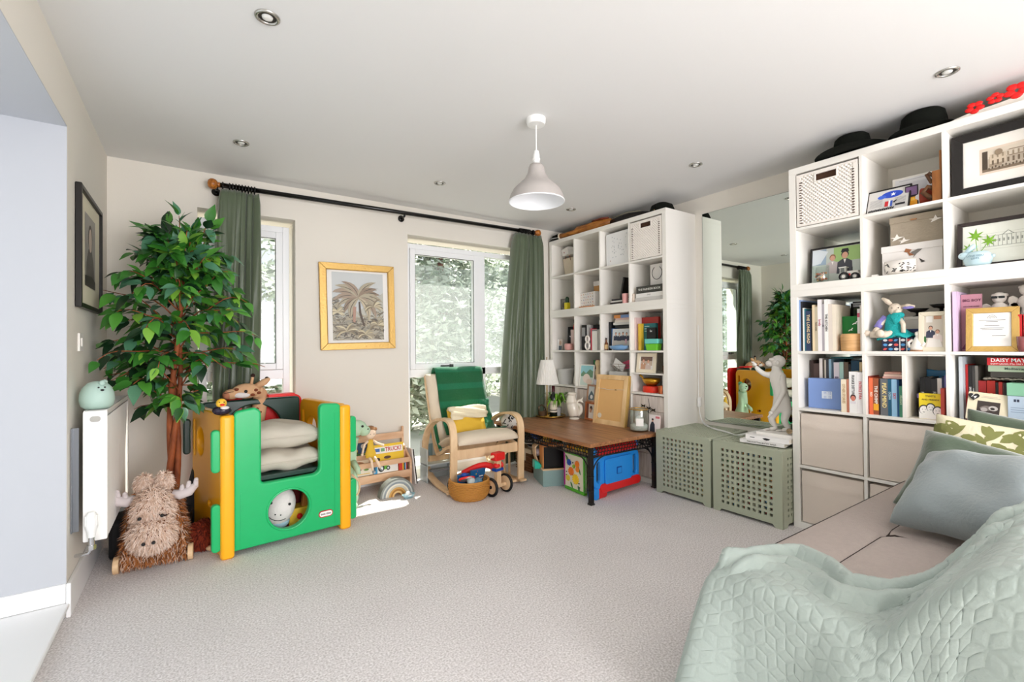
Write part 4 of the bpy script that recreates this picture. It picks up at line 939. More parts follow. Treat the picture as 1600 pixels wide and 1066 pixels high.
t = stand_frame('dark framed pencil sketch of a building behind the blue rabbit planter', SA(.752, .095, z), .325, .235, .02, .016, M('dark_walnut', (44, 34, 32), .4), [(c, [(min(x, .305)*1.0, zz) for x, zz in P]) for c, P in sh], -.10)
t = thing('rabbit_planter', 'pale blue ceramic rabbit planter with lettering', 'planter', SA(.838, .05, z), RS)
mbl = M('pale_blue_glaze', (186, 212, 220), .3, coat=.3)
b = B().lathe([(0, 0), (.034, 0), (.046, .012), (.052, .034), (.047, .058), (.036, .07), (.03, .072), (.026, .066), (0, .06)], 28, sy=.75)
b.ball((-.046, -.004, .058), (.024, .02, .019)).ball((.052, 0, .045), .009)
obj('body', b, mbl, t, smooth=True)
obj('ear', B().tube([(-.04, -.01, .07), (-.024, -.01, .09), (-.008, -.01, .107)], [.008, .012, .007], 12), mbl, t, smooth=True)
obj('ear', B().tube([(-.04, .008, .07), (-.024, .01, .092), (-.003, .01, .102)], [.008, .011, .006], 12), mbl, t, smooth=True)
text('LOVE YOU\nLOTS', .0125, M('ink_507a88', (80, 122, 136), .5), t, (-.002, -.0415, .042), (PI/2-.05, 0, 0))
obj('eye', B().ball((-.056, -.0195, .062), .0022, 8), mf, t)
mmaple = M('maple_leaf_green', (112, 160, 40), .5)
def maple(cx, cy, cz, s_, q):
    P = []
    for k in range(14):
        a = PI/2+q+(k-6.5)*2*PI/14.5; P.append((a, s_*(1 if k % 2 == 0 else .38)*(1.1-.35*abs(k-6.5)/6.5)))
    return [(cx+r_*math.cos(a), cy+.1*r_*math.sin(3*a), cz+r_*math.sin(a)) for a, r_ in P]
st = thing('maple_sprig', 'green maple leaf sprig growing out of the rabbit planter', 'plant', SA(.838, .05, z+.06), RS)
for (cx, cz, s_, q) in ((-.005, .085, .036, .1), (.04, .055, .034, -.5), (-.03, .03, .026, .9)):
    b = B().poly(maple(cx, -.012, cz, s_, q)); o = obj('leaf', b, mmaple, st); md = o.modifiers.new('s', 'SOLIDIFY'); md.thickness = .0012
    obj('leaf_stem', B().tube([(0, 0, .0), (cx*.5, -.006, cz*.4), (cx, -.01, cz)], .0014, 6), mmaple, st)
# ---- on top: hats and bag
mfelt = M('black_felt', (20, 22, 18), 1.0, spec=.15, noise=(200, .3), sheen=.0)
ZT = 2.228
def hat(label, s_, d_, R_, rc, h, tip, rz, squash=.8, dent=.012):
    t = thing('felt_hat', label, 'hat', SA(s_, d_, ZT+.004), RS+rz, group='black hats on the near unit')
    b = B(); seg = 40
    prof = [(R_, .018), (R_-.004, .021), (R_*.8, .010), (rc*1.12, .008), (rc*1.02, .018), (rc*.98, h*.55), (rc*.9, h*.88), (rc*.74, h), (rc*.4, h-dent), (0, h-dent*1.4)]
    b.lathe(prof, seg, sy=squash)
    for v in b.bm.verts:
        r_ = math.hypot(v.co.x, v.co.y/squash)
        if r_ > rc*1.2: v.co.z += .012*((v.co.y/squash/R_)**2) - .004
    c = obj('crown_and_brim', b, mfelt, t, smooth=True); md = c.modifiers.new('s', 'SOLIDIFY'); md.thickness = .003
    obj('hat_band', B().lathe([(rc*1.045, .014), (rc*1.03, .034), (rc*1.0, .034), (rc*1.0, .014)], seg, sy=squash), M('black_ribbon', (12, 12, 12), .4), t, smooth='auto')
    return t
hat('wide brimmed black felt hat, the one nearer the mirror on top of the near unit', .315, .075, .185, .092, .112, 0, .1)
hat('black felt hat with flat crown, second from the mirror on the near unit', .63, .10, .150, .10, .122, 0, -.2, .9, .004)
t = thing('shopping_bag', 'white bag with big red flowers lying on the near unit', 'bag', SA(.74, .075, ZT), RS)
b = B(); N = 16; g = []
for side in (0, 1):
    for j in range(N+1):
        row = []
        for i in range(N+1):
            u, v = i/N, j/N; hh = .012+.085*min(1, u*1.4)*math.sin(PI*min(1, v*.9+.08))**.6
            row.append(b.bm.verts.new((.01+.40*u, -.04+.28*v, (hh+.004*math.sin(9*u+5*v)) if side == 0 else .002)))
        g.append(row)
for side in (0, 1):
    G = g[side*(N+1):(side+1)*(N+1)]
    for j in range(N):
        for i in range(N): b.bm.faces.new([G[j][i], G[j][i+1], G[j+1][i+1], G[j+1][i]])
G0, G1 = g[:N+1], g[N+1:]
for i in range(N):
    b.bm.faces.new([G0[0][i], G0[0][i+1], G1[0][i+1], G1[0][i]]); b.bm.faces.new([G0[i][N], G0[i+1][N], G1[i+1][N], G1[i][N]]); b.bm.faces.new([G0[i][0], G0[i+1][0], G1[i+1][0], G1[i][0]]); b.bm.faces.new([G0[N][i], G0[N][i+1], G1[N][i+1], G1[N][i]])
obj('bag_body', b, M('white_oilcloth', (226, 220, 210), .3), t, smooth='auto')
b = B()
for cx, cz, k in ((.10, .045, .04), (.17, .06, .035), (.24, .065, .05), (.30, .07, .045)):
    for q in range(5):
        a = 2*PI*q/5+cx*9; b.ball((cx+k*.5*math.cos(a), -.036-.004, cz+k*.45*math.sin(a)), (k*.42, .005, k*.3), 10)
obj('red_flowers', b, M('poppy_red', (226, 26, 24), .4), t, smooth=True)
t = thing('paper_bag', 'crumpled translucent bag lying left of the red flowered bag', 'bag', SA(.685, .26, ZT), RS)
b = B().ball((.10, .0, .022), (.13, .09, .024), 14); rnd = random.Random(2)
for v in b.bm.verts: v.co.z = max(0, v.co.z+.006*rnd.uniform(-1, 1))
obj('bag_body', b, M('olive_cellophane', (150, 148, 120), .3), t, smooth=False)

# ================================================================== far unit contents
z = FL[5]
t = thing('gift_box', 'white lidded box with red dot on top of the cream tote in far unit', 'box', SB(.075, .12, z+.222), RS-.35)
obj('body', B().box(-.02, 0, 0, .15, .12, .06), M('white_box_card', (232, 228, 224), .6), t, bevel=.002); obj('lid', B().box(-.024, -.004, .045, .154, .124, .074), M('white_box_card', 0), t, bevel=.002)
obj('wax_seal', B().ball((.05, -.003, .03), (.008, .003, .008), 10), M('seal_red', (140, 30, 40), .4), t)
t = thing('tote_bag', 'cream paper tote with rope handles in the top left cell of far unit', 'bag', SB(.05, .14, z), RS)
obj('bag_body', B().prism([(.04, 0), (.20, 0), (.225, .2), (.0, .2)], 0, .12, 'y'), M('cream_paper', (220, 206, 184), .8, noise=(40, .3)), t, bevel=.003)
for y in (-.003, .06): obj('handle', B().tube([(.05, y, .19), (.055, y-.004, .225), (.085, y-.006, .235), (.12, y-.005, .215), (.13, y, .17)], .003, 6), M('rope', (170, 120, 96), .8), t, smooth=True)
t = thing('canvas_picture', 'white canvas with faint pencil doodles standing in the far unit', 'picture', SB(.76, .06, z), RS-.06)
obj('canvas', B().box(0, 0, 0, .285, .03, .30), M('white_canvas', (240, 240, 240), .7), t, bevel=.001)
S = []; rnd = random.Random(11)
for i in range(36): x, zz = rnd.uniform(.07, .26), rnd.uniform(.06, .26); S.append(((176, 180, 184), [(x, zz), (x+.01*rnd.uniform(.3, 1), zz+.006), (x+.006, zz+.012), (x-.003, zz+.006)]))
S += [((210, 212, 214), R(.03, .01, .032, .28)), ((210, 212, 214), R(.045, .01, .047, .28)), ((170, 120, 110), ell(.06, .05, .004, .006, 8))]
flat_art('doodles', S, t, -.0006)
t = thing('canvas_picture', 'second white canvas peeping out left behind the doodled one', 'picture', SB(.75, .10, z), RS-.04); obj('canvas', B().box(0, 0, 0, .285, .02, .288), M('white_canvas', 0), t)
z = FL[4]
t = thing('photo_print', 'small dark grey photo standing in the far unit second row, left cell', 'photo', SB(.045, .11, z), RS); obj('card', B().box(0, 0, 0, .10, .004, .125), M('grey_photo', (96, 92, 86), .4), t)
flat_art('print', [((120, 116, 108), R(.01, .01, .09, .115)), ((70, 66, 62), ell(.05, .06, .02, .03, 12))], t, -.0006)
t = thing('perfume_bottle', 'green bottle with yellow label beside the grey photo', 'bottle', SB(.185, .08, z), 0)
obj('body', B().box(-.022, -.022, 0, .022, .022, .075), M('yellow_label', (232, 214, 40), .4), t, bevel=.003); obj('cap', B().cyl((0, 0, .075), .02, .045).ball((0, 0, .12), .018), M('dark_green_glass', (24, 60, 34), .15), t, smooth='auto')
t = thing('plant_sprig', 'dark plant sprig behind green bottle', 'plant', SB(.255, .15, z), RS)
b = B()
for i in range(7): b.tube([(0, 0, .08+.025*i), (-.04*(1 if i % 2 else -.7), 0, .09+.026*i)], [.002, .006], 6)
b.tube([(0, 0, 0), (.0, 0, .27)], .002, 6); obj('foliage', b, M('dark_foliage', (38, 52, 34), .7), t)
t = thing('patterned_box', 'white box with tiny coloured motifs in the far unit, second cell', 'box', SB(.385, .07, z), RS-.12)
obj('body', B().box(0, 0, 0, .24, .1, .148), M('white_box_card', 0), t, bevel=.002); S = []
for i in range(6):
    for j in range(5): S.append(([(190, 90, 70), (110, 130, 170), (120, 120, 110), (205, 160, 80)][(i*3+j) % 4], ell(.03+.036*i+.005*(j % 2), .022+.027*j, .0055, .004+.002*(i % 2), 8)))
flat_art('motif_print', S, t, -.0006)
t = thing('envelope_box', 'kraft and white stationery box behind patterned box', 'box', SB(.44, .21, z), RS); obj('body', B().box(0, 0, 0, .17, .06, .255), M('kraft_card', (200, 152, 96), .8), t); obj('lid', B().box(-.003, -.004, .225, .173, .064, .27), M('white_box_card', 0), t)
t = thing('wooden_ruler', 'orange wooden strip lying in front of patterned box', 'ruler', SB(.42, .025, z), RS); obj('body', B().box(0, 0, 0, .2, .022, .012), M('orange_wood', (214, 140, 76), .5), t, bevel=.002)
t = thing('framed_photo', 'black frame leaning sideways in the third cell of the second row', 'framed photo', SB(.885, .08, z), RS)
t.rotation_euler = (Matrix.Rotation(RS, 4, 'Z') @ Matrix.Rotation(.22, 4, 'Y')).to_euler()
obj('frame', B().box(0, 0, 0, .02, .2, .25), M('black_frame', 0), t, bevel=.002)
for i, (h_, rgb, lab) in enumerate([(.022, (60, 50, 50), 'dark book lying at the bottom of the third cell'), (.012, (226, 222, 216), 'white pad on the dark book in the third cell'), (.016, (40, 34, 38), 'black notebook on the white pad in the third cell')]):
    flatbook(SB(.80+.01*i, .06, z+.001+[0, .023, .036][i]), .17, .14, h_, rgb, lab)
t = thing('candle_glass', 'pink glass candle pot beside the divider in the second row', 'candle', SB(1.005, .035, z), 0)
obj('pot', B().lathe([(0, 0), (.024, 0), (.028, .085), (.025, .085), (.022, .006), (0, .006)], 20), M('pink_pot', (220, 160, 156), .3), t, smooth='auto'); obj('lid', B().cyl((0, 0, .085), .028, .006), mblk, t)
for i, (w_, h_, s_, rgb, lab, ti) in enumerate([(.30, .034, 1.12, (205, 202, 198), 'pale grey book at the base of the stack under the framed card', None), (.275, .034, 1.13, (236, 234, 230), 'white book in the middle of the stack under the framed card', 'ITALY'), (.27, .058, 1.135, (62, 62, 56), 'thick charcoal book on the stack under the framed card', 'THE FASHION BOOK')]):
    flatbook(SB(s_, .03, z+[0, .035, .07][i]), w_, .25, h_, rgb, lab, title=ti, tcol=(214, 214, 206) if i == 2 else (150, 150, 150), tsz=.42)
t = thing('loop_card', 'white card with a black looped cord standing on the book stack', 'card', SB(1.21, .12, z+.1295), RS)
obj('card', B().box(0, 0, 0, .145, .012, .185), M('white_box_card', 0), t)
obj('cord', B().tube([(.072+.05*math.sin(a), -.004, .11-.055*math.cos(a)) for a in [(-2.6+5.2*i/24) for i in range(25)]], .0022, 6), mblk, t, smooth=True)
t = thing('small_figurine', 'tiny pale figurine beside the book stack in the fourth cell', 'figurine', SB(1.10, .035, z), 0); obj('figure', B().lathe([(0, 0), (.012, 0), (.014, .03), (.009, .05), (.013, .062), (.008, .076), (0, .08)], 14), M('bisque', (206, 190, 176), .7), t, smooth=True)
# row 3
z = FL[3]
def card_stand(s_, d_, z_, w, h, rgb, label, shapes=None, rz=0, name='vinyl_sleeve', cat='record sleeve', th=.006, tilt=-.05):
    t = thing(name, label, cat, SB(s_, d_, z_)); t.rotation_euler = (Matrix.Rotation(RS+rz, 4, 'Z') @ Matrix.Rotation(tilt, 4, 'X')).to_euler()
    obj('card', B().box(0, 0, 0, w, th, h), M('card_%02x%02x%02x' % rgb, rgb, .5), t)
    if shapes: flat_art('print', shapes, t, -.0006)
    return t
card_stand(.042, .2, z, .19, .245, (20, 20, 22), 'black square sleeve with grey discs in the third row, left cell', [((90, 90, 94), ell(.06, .2, .02, .02, 14)), ((60, 60, 62), ell(.13, .2, .025, .025, 14)), ((190, 200, 40), R(.01, .135, .08, .145)), ((120, 122, 120), R(.09, .14, .17, .20))])
card_stand(.13, .13, z, .12, .175, (24, 24, 28), 'black card with a white arc in front of the black sleeve', [((210, 210, 212), [(.02, .15), (.09, .13), (.115, .09), (.105, .09), (.08, .12), (.02, .138)]), ((60, 90, 150), R(.0, .0, .05, .03))], name='greeting_card', cat='card')
card_stand(.045, .06, z, .075, .115, (200, 190, 182), 'pale portrait snapshot in the third row, left cell', [((180, 150, 130), ell(.045, .075, .018, .024, 12)), ((70, 80, 90), R(.02, .0, .07, .045)), ((236, 236, 236), R(0, 0, .02, .115))], name='snapshot', cat='photo')
card_stand(.12, .085, z, .06, .055, (226, 226, 224), 'small white tag standing on edge in the third row, left cell', [((60, 60, 64), R(.015, .02, .045, .035))], name='name_tag', cat='tag')
t = thing('pink_pot', 'pink squat pot at the front of the third row, left cell', 'pot', SB(.235, .05, z), 0); obj('pot', B().lathe([(0, 0), (.032, 0), (.044, .02), (.045, .055), (.038, .068), (.034, .066), (.03, .02), (0, .01)], 22), M('pink_glaze', (222, 166, 160), .35), t, smooth=True)
t = thing('hanging_ornament', 'small red and black soldier ornament on a pink card box, third row', 'ornament', SB(.235, .14, z+.21), RS)
obj('body', B().lathe([(0, 0), (.018, 0), (.02, .03), (.014, .055), (0, .056)], 14), M('toy_red', 0), t, smooth='auto'); obj('head', B().ball((0, 0, .065), .012), M('bisque', 0), t, smooth=True); obj('tall_hat', B().lathe([(0, .07), (.015, .07), (.017, .1), (0, .105)], 14), mblk, t, smooth='auto')
t = thing('gift_box', 'pale pink gift box under soldier ornament', 'box', SB(.2, .11, z), RS); obj('body', B().box(0, 0, 0, .115, .09, .209), M('pale_pink_card', (222, 196, 190), .6), t)
book(SB(.43, .05, z), .05, .2, .245, (24, 24, 26), 'black book with grey portraits on its spine in the far unit', band=(.55, .9, (150, 150, 150)))
book(SB(.481, .07, z), .024, .2, .246, (214, 214, 214), 'silver spined book behind the white figure ornament')
t = thing('hoop_ornament', 'white ornament of two stacked rings in the third row', 'ornament', SB(.525, .035, z), RS)
for cz, r_ in ((.044, .034), (.108, .028)): obj('ring', B().tube([(r_*.82*math.cos(a), 0, cz+r_*math.sin(a)) for a in [2*PI*i/20 for i in range(20)]], .0095, 10, closed=True), M('white_glaze', 0), t, smooth=True)
t = thing('box_file', 'black box file behind the ring bound book', 'box', SB(.515, .12, z), RS); obj('body', B().box(0, 0, 0, .185, .2, .245), M('cover_18181a', (24, 24, 26), .5), t, bevel=.002)
book(SB(.556, .05, z), .02, .06, .208, (214, 70, 90), 'raspberry pink notebook in the third row')
book(SB(.577, .045, z), .07, .065, .196, (238, 236, 232), 'thick white ring bound notebook in the third row', band=(.93, .98, (120, 120, 120)))
t = thing('camera', 'small black compact camera on a white box above box file', 'camera', SB(.60, .14, z+.285), RS); obj('body', B().box(0, 0, 0, .075, .03, .035), mblk, t, bevel=.004); obj('lens', B().cyl((0, 0, 0), .012, .015, M4=Matrix.Translation((.045, 0, .018)) @ Matrix.Rotation(PI/2, 4, 'X')), M('grey_metal_handle', 0), t, smooth='auto')
t = thing('white_carton', 'white carton under the compact camera', 'box', SB(.585, .13, z+.2455), RS); obj('body', B().box(0, 0, 0, .11, .1, .039), M('white_box_card', 0), t)
book(SB(.742, .10, z), .034, .2, .262, (26, 28, 34), 'black hardback at the left of the team photo')
book(SB(.777, .10, z), .034, .2, .20, (52, 104, 160), 'blue hardback at the left of the team photo')
t = thing('bottle', 'miniature bottle with tan label before the black hardback', 'bottle', SB(.758, .05, z), 0); obj('body', B().lathe([(0, 0), (.016, 0), (.016, .06), (.007, .08), (.007, .10), (0, .1)], 16), M('amber_glass', (110, 60, 24), .1), t, smooth='auto'); obj('paper_label', B().cyl((0, 0, .012), .0168, .04), M('tan_label', (214, 180, 130), .6), t); obj('cap', B().cyl((0, 0, .1), .008, .014), mblk, t)
S = [((190, 186, 180), R(.006, .006, .25, .19)), ((214, 220, 224), R(.006, .13, .25, .19))]
for k in range(5): S += folk(.04+.043*k, .15-.004*(k % 2), .055, (38, 44, 66))
S += [((214, 170, 180), R(.155, .06, .175, .1)), ((232, 228, 224), R(.006, .006, .25, .03))]
stand_frame('photo print of five people in dark jackets standing in a row', SB(.80, .075, z), .256, .195, .006, .006, M('white_box_card', 0), S, -.08, leg=False)
t = thing('ceramic_dish', 'pale blue ceramic dish in front of the team photo', 'dish', SB(.925, .035, z), RS)
obj('dish', B().lathe([(0, .004), (.06, .004), (.105, .018), (.112, .04), (.104, .042), (.07, .03), (.045, .048), (0, .05)], 30, sy=.3), M('blue_glaze', (120, 166, 214), .25, coat=.4), t, smooth=True)
flatbook(SB(.80, .12, z+.2), .265, .18, .03, (34, 32, 36), 'black book under the white book pile above team photo'); flatbook(SB(.80, .10, z+.231), .265, .19, .022, (214, 212, 208), 'grey white book in the pile above team photo')
flatbook(SB(.81, .11, z+.254), .235, .17, .02, (232, 224, 214), 'cream book in the pile above team photo'); flatbook(SB(.815, .11, z+.275), .232, .17, .016, (226, 196, 190), 'pink white book in the pile above team photo'); t = flatbook(SB(.80, .11, z+.292), .245, .17, .03, (226, 150, 80), 'orange and blue book on top of the pile above team photo')
obj('blue_spine_panel', B().box(.08, -.0012, .001, .2, 0, .029), M('cover_7c9cd0', (124, 156, 208), .5), t)
book(SB(1.0935, .05, z), .018, .2, .282, (232, 204, 200), 'pale pink book, first in the fourth cell of row three')
t = thing('book', 'tall red book behind yellow and teal ones', 'book', SB(1.113, .12, z), RS); obj('cover', B().box(0, 0, 0, .175, .03, .283), M('cover_a8322c', (168, 50, 44), .5), t, bevel=.001)
book(SB(1.133, .05, z), .032, .06, .228, (232, 190, 60), 'yellow book before the tall red book')
t = thing('book', 'teal book face out with white lines of lettering', 'book', SB(1.166, .08, z), RS); obj('cover', B().box(0, 0, 0, .125, .03, .228), M('cover_2c7478', (44, 116, 120), .5), t, bevel=.001)
flat_art('lettering', [((190, 214, 214), R(.01, .2, .06, .206)), ((190, 214, 214), R(.01, .18, .05, .186)), ((190, 214, 214), R(.01, .16, .055, .166)), ((120, 170, 176), R(.01, .04, .05, .09))], t, -.0006)
t = thing('book', 'small black book with white initials above green tub', 'book', SB(1.226, .045, z+.095), RS); obj('cover', B().box(0, 0, 0, .09, .02, .095), M('cover_18181a', 0), t)
text('5x', .024, M('ink_e6e6e6'), t, (.045, -.001, .066), bold=True)
t = thing('storage_box', 'dark box supporting small black book', 'box', SB(1.226, .07, z), RS); obj('body', B().box(0, 0, 0, .09, .012, .095), M('cover_18181a', 0), t)
t = thing('plastic_tub', 'lime green tub with turquoise lid in the far unit', 'tub', SB(1.30, .035, z), RS)
obj('tub', B().box(-.055, -.02, 0, .055, .03, .055, taper=.006), M('lime_plastic', (110, 200, 50), .4), t, bevel=.004); obj('lid', B().box(-.066, -.03, .056, .066, .04, .096), M('turquoise_plastic', (112, 208, 196), .4), t, bevel=.005)
for i, (rgb, lab) in enumerate([((190, 180, 170), 'pale magazine at the left of the magazine row'), ((60, 50, 46), 'dark magazine in the magazine row'), ((214, 120, 60), 'orange magazine in the magazine row'), ((230, 226, 220), 'white magazine in the magazine row'), ((50, 46, 50), 'black magazine nearest the side panel')]):
    book(SB(1.345+.015*i, .10, z), .013, .2, .215+.008*(i % 3), rgb, lab)
# row 4
z = FL[2]
t = thing('plant_pot', 'grey ribbed metal pot in the fourth row left cell', 'pot', SB(.115, .11, z), 0); obj('pot', B().lathe([(0, 0), (.07, 0), (.085, .14), (.09, .145), (.09, .155), (.08, .155), (.068, .01), (0, .01)], 28), M('grey_tin', (206, 206, 204), .45), t, smooth='auto')
t = thing('bottle_figure', 'cream robed figurine with a dark hat in the fourth row', 'figurine', SB(.30, .11, z), RS)
obj('robe', B().lathe([(0, 0), (.05, 0), (.045, .05), (.035, .1), (.03, .15), (.035, .165), (0, .17)], 20), M('white_glaze', 0), t, smooth=True); obj('head', B().ball((0, 0, .182), .02), M('brown_glaze', (110, 50, 36), .3), t, smooth=True); obj('hat', B().lathe([(0, .19), (.045, .192), (.028, .2), (.026, .23), (0, .232)], 18), mblk, t, smooth='auto')
t = thing('small_jar', 'small steel jar behind grey pot', 'jar', SB(.185, .24, z), 0); obj('body', B().cyl((0, 0, 0), .022, .21), M('grey_tin', 0), t, smooth='auto')
sh = [((206, 222, 214), R(.014, .014, .186, .206)), ((150, 206, 214), R(.014, .12, .186, .206)), ((110, 150, 120), [(.02, .12), (.05, .15), (.09, .13), (.14, .17), (.186, .15), (.186, .09), (.02, .1)]), ((236, 222, 212), ell(.1, .08, .05, .045, 14)), ((226, 206, 190), ell(.14, .05, .04, .03, 12))]
stand_frame('white frame with a pastel seaside photo in the fourth row', SB(.395, .03, z), .20, .215, .012, .012, mlam, sh, -.12)
t = book(SB(.495, .14, z+.165), .028, .12, .09, (52, 130, 80), 'green small book standing on white box, fourth row'); t = book(SB(.524, .14, z+.165), .022, .12, .092, (170, 40, 130), 'magenta small book next to the green one')
t = book(SB(.547, .14, z+.165), .07, .12, .088, (110, 24, 50), 'thick maroon book next to the magenta one')
t = thing('white_carton', 'white carton under small books in the fourth row', 'box', SB(.49, .13, z), RS); obj('body', B().box(0, 0, 0, .15, .13, .164), M('white_box_card', 0), t)
t = thing('ceramic_figurine', 'cream and gold ceramic bust in front of maroon book', 'figurine', SB(.64, .06, z+.08), RS); obj('figure', B().lathe([(0, 0), (.03, 0), (.024, .02), (.034, .06), (.02, .1), (.026, .13), (.03, .15), (.02, .175), (0, .18)], 18), M('cream_glaze', (214, 190, 150), .3), t, smooth=True)
t = thing('round_tin', 'lilac white round tin beneath the cream bust', 'tin', SB(.64, .06, z), 0); obj('body', B().cyl((0, 0, 0), .045, .076), M('lilac_white', (220, 216, 226), .4), t, smooth='auto')
t = thing('wire_basket', 'silver wire bowl of papers in the fourth row, third cell', 'bowl', SB(.905, .11, z+.16), RS)
for k in range(4): obj('wire_ring', B().tube([((.055+.018*k)*math.cos(a), (.055+.018*k)*math.sin(a), .022*k+.003) for a in [2*PI*i/28 for i in range(28)]], .0022, 6, closed=True), mchrome, t, smooth=True)
for k in range(10): a = 2*PI*k/10; obj('wire', B().tube([(.05*math.cos(a), .05*math.sin(a), .003), (.109*math.cos(a), .109*math.sin(a), .069)], .0018, 6), mchrome, t)
for (x, q, rgb, lab) in ((-.04, .5, (236, 234, 232), 'white folded paper in the wire bowl'), (.02, -.3, (214, 90, 120), 'pink envelope in the wire bowl'), (.045, -.12, (150, 130, 200), 'purple envelope in the wire bowl')):
    p = thing('envelope', lab, 'paper', SB(.905+x, .09 if q > 0 else .12+x, z+.205)); p.rotation_euler = (Matrix.Rotation(RS, 4, 'Z') @ Matrix.Rotation(q, 4, 'Y')).to_euler(); obj('paper', B().box(-.065, 0, -.02, .065, .004, .05), M('paper_%02x%02x%02x' % rgb, rgb, .7), p)
t = thing('storage_box', 'grey box under wire bowl', 'box', SB(.80, .04, z), RS); obj('body', B().box(0, 0, 0, .21, .17, .159), M('grey_tin', 0), t)
z4 = z+.164
sh = [((200, 180, 160), R(.04, .035, .16, .135)), ((120, 96, 84), R(.04, .1, .16, .135)), ((232, 228, 224), R(.04, .035, .16, .06))]+folk(.07, .1, .07, (196, 150, 120), hair=(110, 60, 34))+folk(.12, .095, .07, (210, 190, 180), hair=(130, 100, 70))
stand_frame('cream frame with a photo of two women on the half height shelf', SB(1.115, .035, z4), .20, .165, .03, .014, mcream, sh, -.12)
t = thing('wooden_box', 'small brown wooden box right of the two women photo', 'box', SB(1.325, .12, z4), RS); obj('body', B().box(0, 0, 0, .065, .06, .06), mcarv, t, bevel=.002); 
t = thing('white_cup', 'white cup beside the brown box on the half shelf', 'cup', SB(1.405, .06, z4), 0); obj('cup', B().lathe([(0, 0), (.012, 0), (.017, .04), (.015, .04), (.011, .004), (0, .004)], 16), M('white_glaze', 0), t, smooth=True)
t = thing('gold_bowl', 'hammered gold boat shaped bowl with a handle on the red tin', 'bowl', SB(1.235, .085, z+.0535), RS)
mgb = M('hammered_gold', (214, 160, 50), .28, .9, noise=(60, .5))
obj('bowl', B().lathe([(0, .0), (.04, .002), (.075, .03), (.085, .062), (.08, .062), (.07, .034), (.035, .008), (0, .006)], 28, sy=.7), mgb, t, smooth=True); obj('handle', B().tube([(-.075, 0, .05), (-.10, 0, .075), (-.118, 0, .085)], [.007, .008, .01], 10), mgb, t, smooth=True)
t = thing('red_tin', 'flat red tin under the gold bowl', 'tin', SB(1.235, .085, z), RS); obj('tin', B().lathe([(0, 0), (.072, 0), (.078, .01), (.078, .042), (.07, .052), (0, .053)], 28, sy=.75), M('red_enamel', (220, 50, 26), .35), t, smooth='auto')
t = thing('copper_cup', 'copper cup in the lower cell under the photo frame', 'cup', SB(1.372, .045, z), 0); obj('cup', B().lathe([(0, 0), (.027, 0), (.029, .065), (.026, .065), (.024, .005), (0, .005)], 22), M('copper', (200, 110, 70), .25, .9), t, smooth='auto')
t = thing('silver_jug', 'small silver jug behind copper cup', 'jug', SB(1.365, .14, z), RS); obj('body', B().lathe([(0, 0), (.03, 0), (.036, .04), (.025, .08), (.03, .11), (.027, .11), (.0, .1)], 20), M('grey_tin', 0), t, smooth=True); obj('handle', B().tube([(.03, 0, .1), (.055, 0, .09), (.055, 0, .05), (.035, 0, .035)], .004, 8), M('grey_tin', 0), t, smooth=True)
# on top of the far unit
t = thing('flat_cap', 'black cap with pale piping at the left end of the far unit top', 'hat', SB(.055, .10, ZT), RS)
obj('crown', B().lathe([(0, .0), (.095, .0), (.10, .02), (.08, .06), (.04, .078), (0, .08)], 28, sy=1.0), mfelt, t, smooth=True); obj('peak', B().lathe([(0, .0), (.13, .006), (.12, .010), (.0, .016)], 28, sy=.8, c=(.03, -.02, 0)), mblk, t, smooth=True); obj('piping', B().tube([(.099*math.cos(a), .099*math.sin(a), .026) for a in [2*PI*i/30 for i in range(30)]], .003, 6, closed=True), M('white_plastic'), t, smooth=True)
t = thing('wooden_instrument', 'carved honey wood instrument lying along the far unit top', 'instrument', SB(0, 0, 0), RS)
mhon = wood('honey_wood', (120, 66, 20), (196, 130, 60), (4, 14, 14), .4)
P = [(.16, .015, ZT+.03), (.24, .03, ZT+.032), (.36, .045, ZT+.035), (.40, .05, ZT+.045), (.50, .06, ZT+.05), (.60, .07, ZT+.05), (.72, .08, ZT+.05), (.80, .085, ZT+.045)]
obj('body', B().tube(P, [.028, .022, .03, .042, .036, .044, .046, .034], 16), mhon, t, smooth=True)
obj('bell_rim', B().tube([(.155, .014, ZT+.03), (.17, .016, ZT+.03)], [.032, .032], 18), mcream, t, smooth='auto')
obj('dark_strap', B().tube([(.60, .04, ZT+.09), (.72, .04, ZT+.088), (.8, .05, ZT+.08)], [.008, .01, .008], 8), M('chestnut_leather', (110, 40, 16), .4), t, smooth=True)
t = thing('leather_case', 'long black leather case behind the wooden instrument', 'case', SB(0, 0, 0), RS)
obj('case', B().tube([(.80, .10, ZT+.035), (.9, .11, ZT+.042), (1.0, .12, ZT+.045), (1.12, .13, ZT+.04), (1.22, .14, ZT+.028)], [.034, .04, .042, .034, .02], 14), M('black_leather', (28, 24, 22), .4), t, smooth=True)
obj('stitched_edge', B().tube([(.84, .07, ZT+.07), (1.0, .08, ZT+.085), (1.14, .09, ZT+.066)], .003, 6), M('olive_cellophane'), t, smooth=True)
t = thing('riding_cap', 'black velvet cap with gold trim at the right end of the far unit top', 'hat', SB(1.33, .13, ZT), RS)
obj('crown', B().lathe([(0, 0), (.098, 0), (.1, .03), (.085, .066), (.045, .086), (0, .09)], 28), mfelt, t, smooth=True); obj('trim_band', B().tube([(.0, .1*math.cos(a), .0+.088*math.sin(a)) for a in [PI*i/20 for i in range(21)]], .003, 6), mgold, t, smooth=True)
obj('peak', B().lathe([(0, .0), (.125, .004), (.12, .009), (.0, .014)], 28, sy=.8, c=(-.03, -.02, 0)), mblk, t, smooth=True)
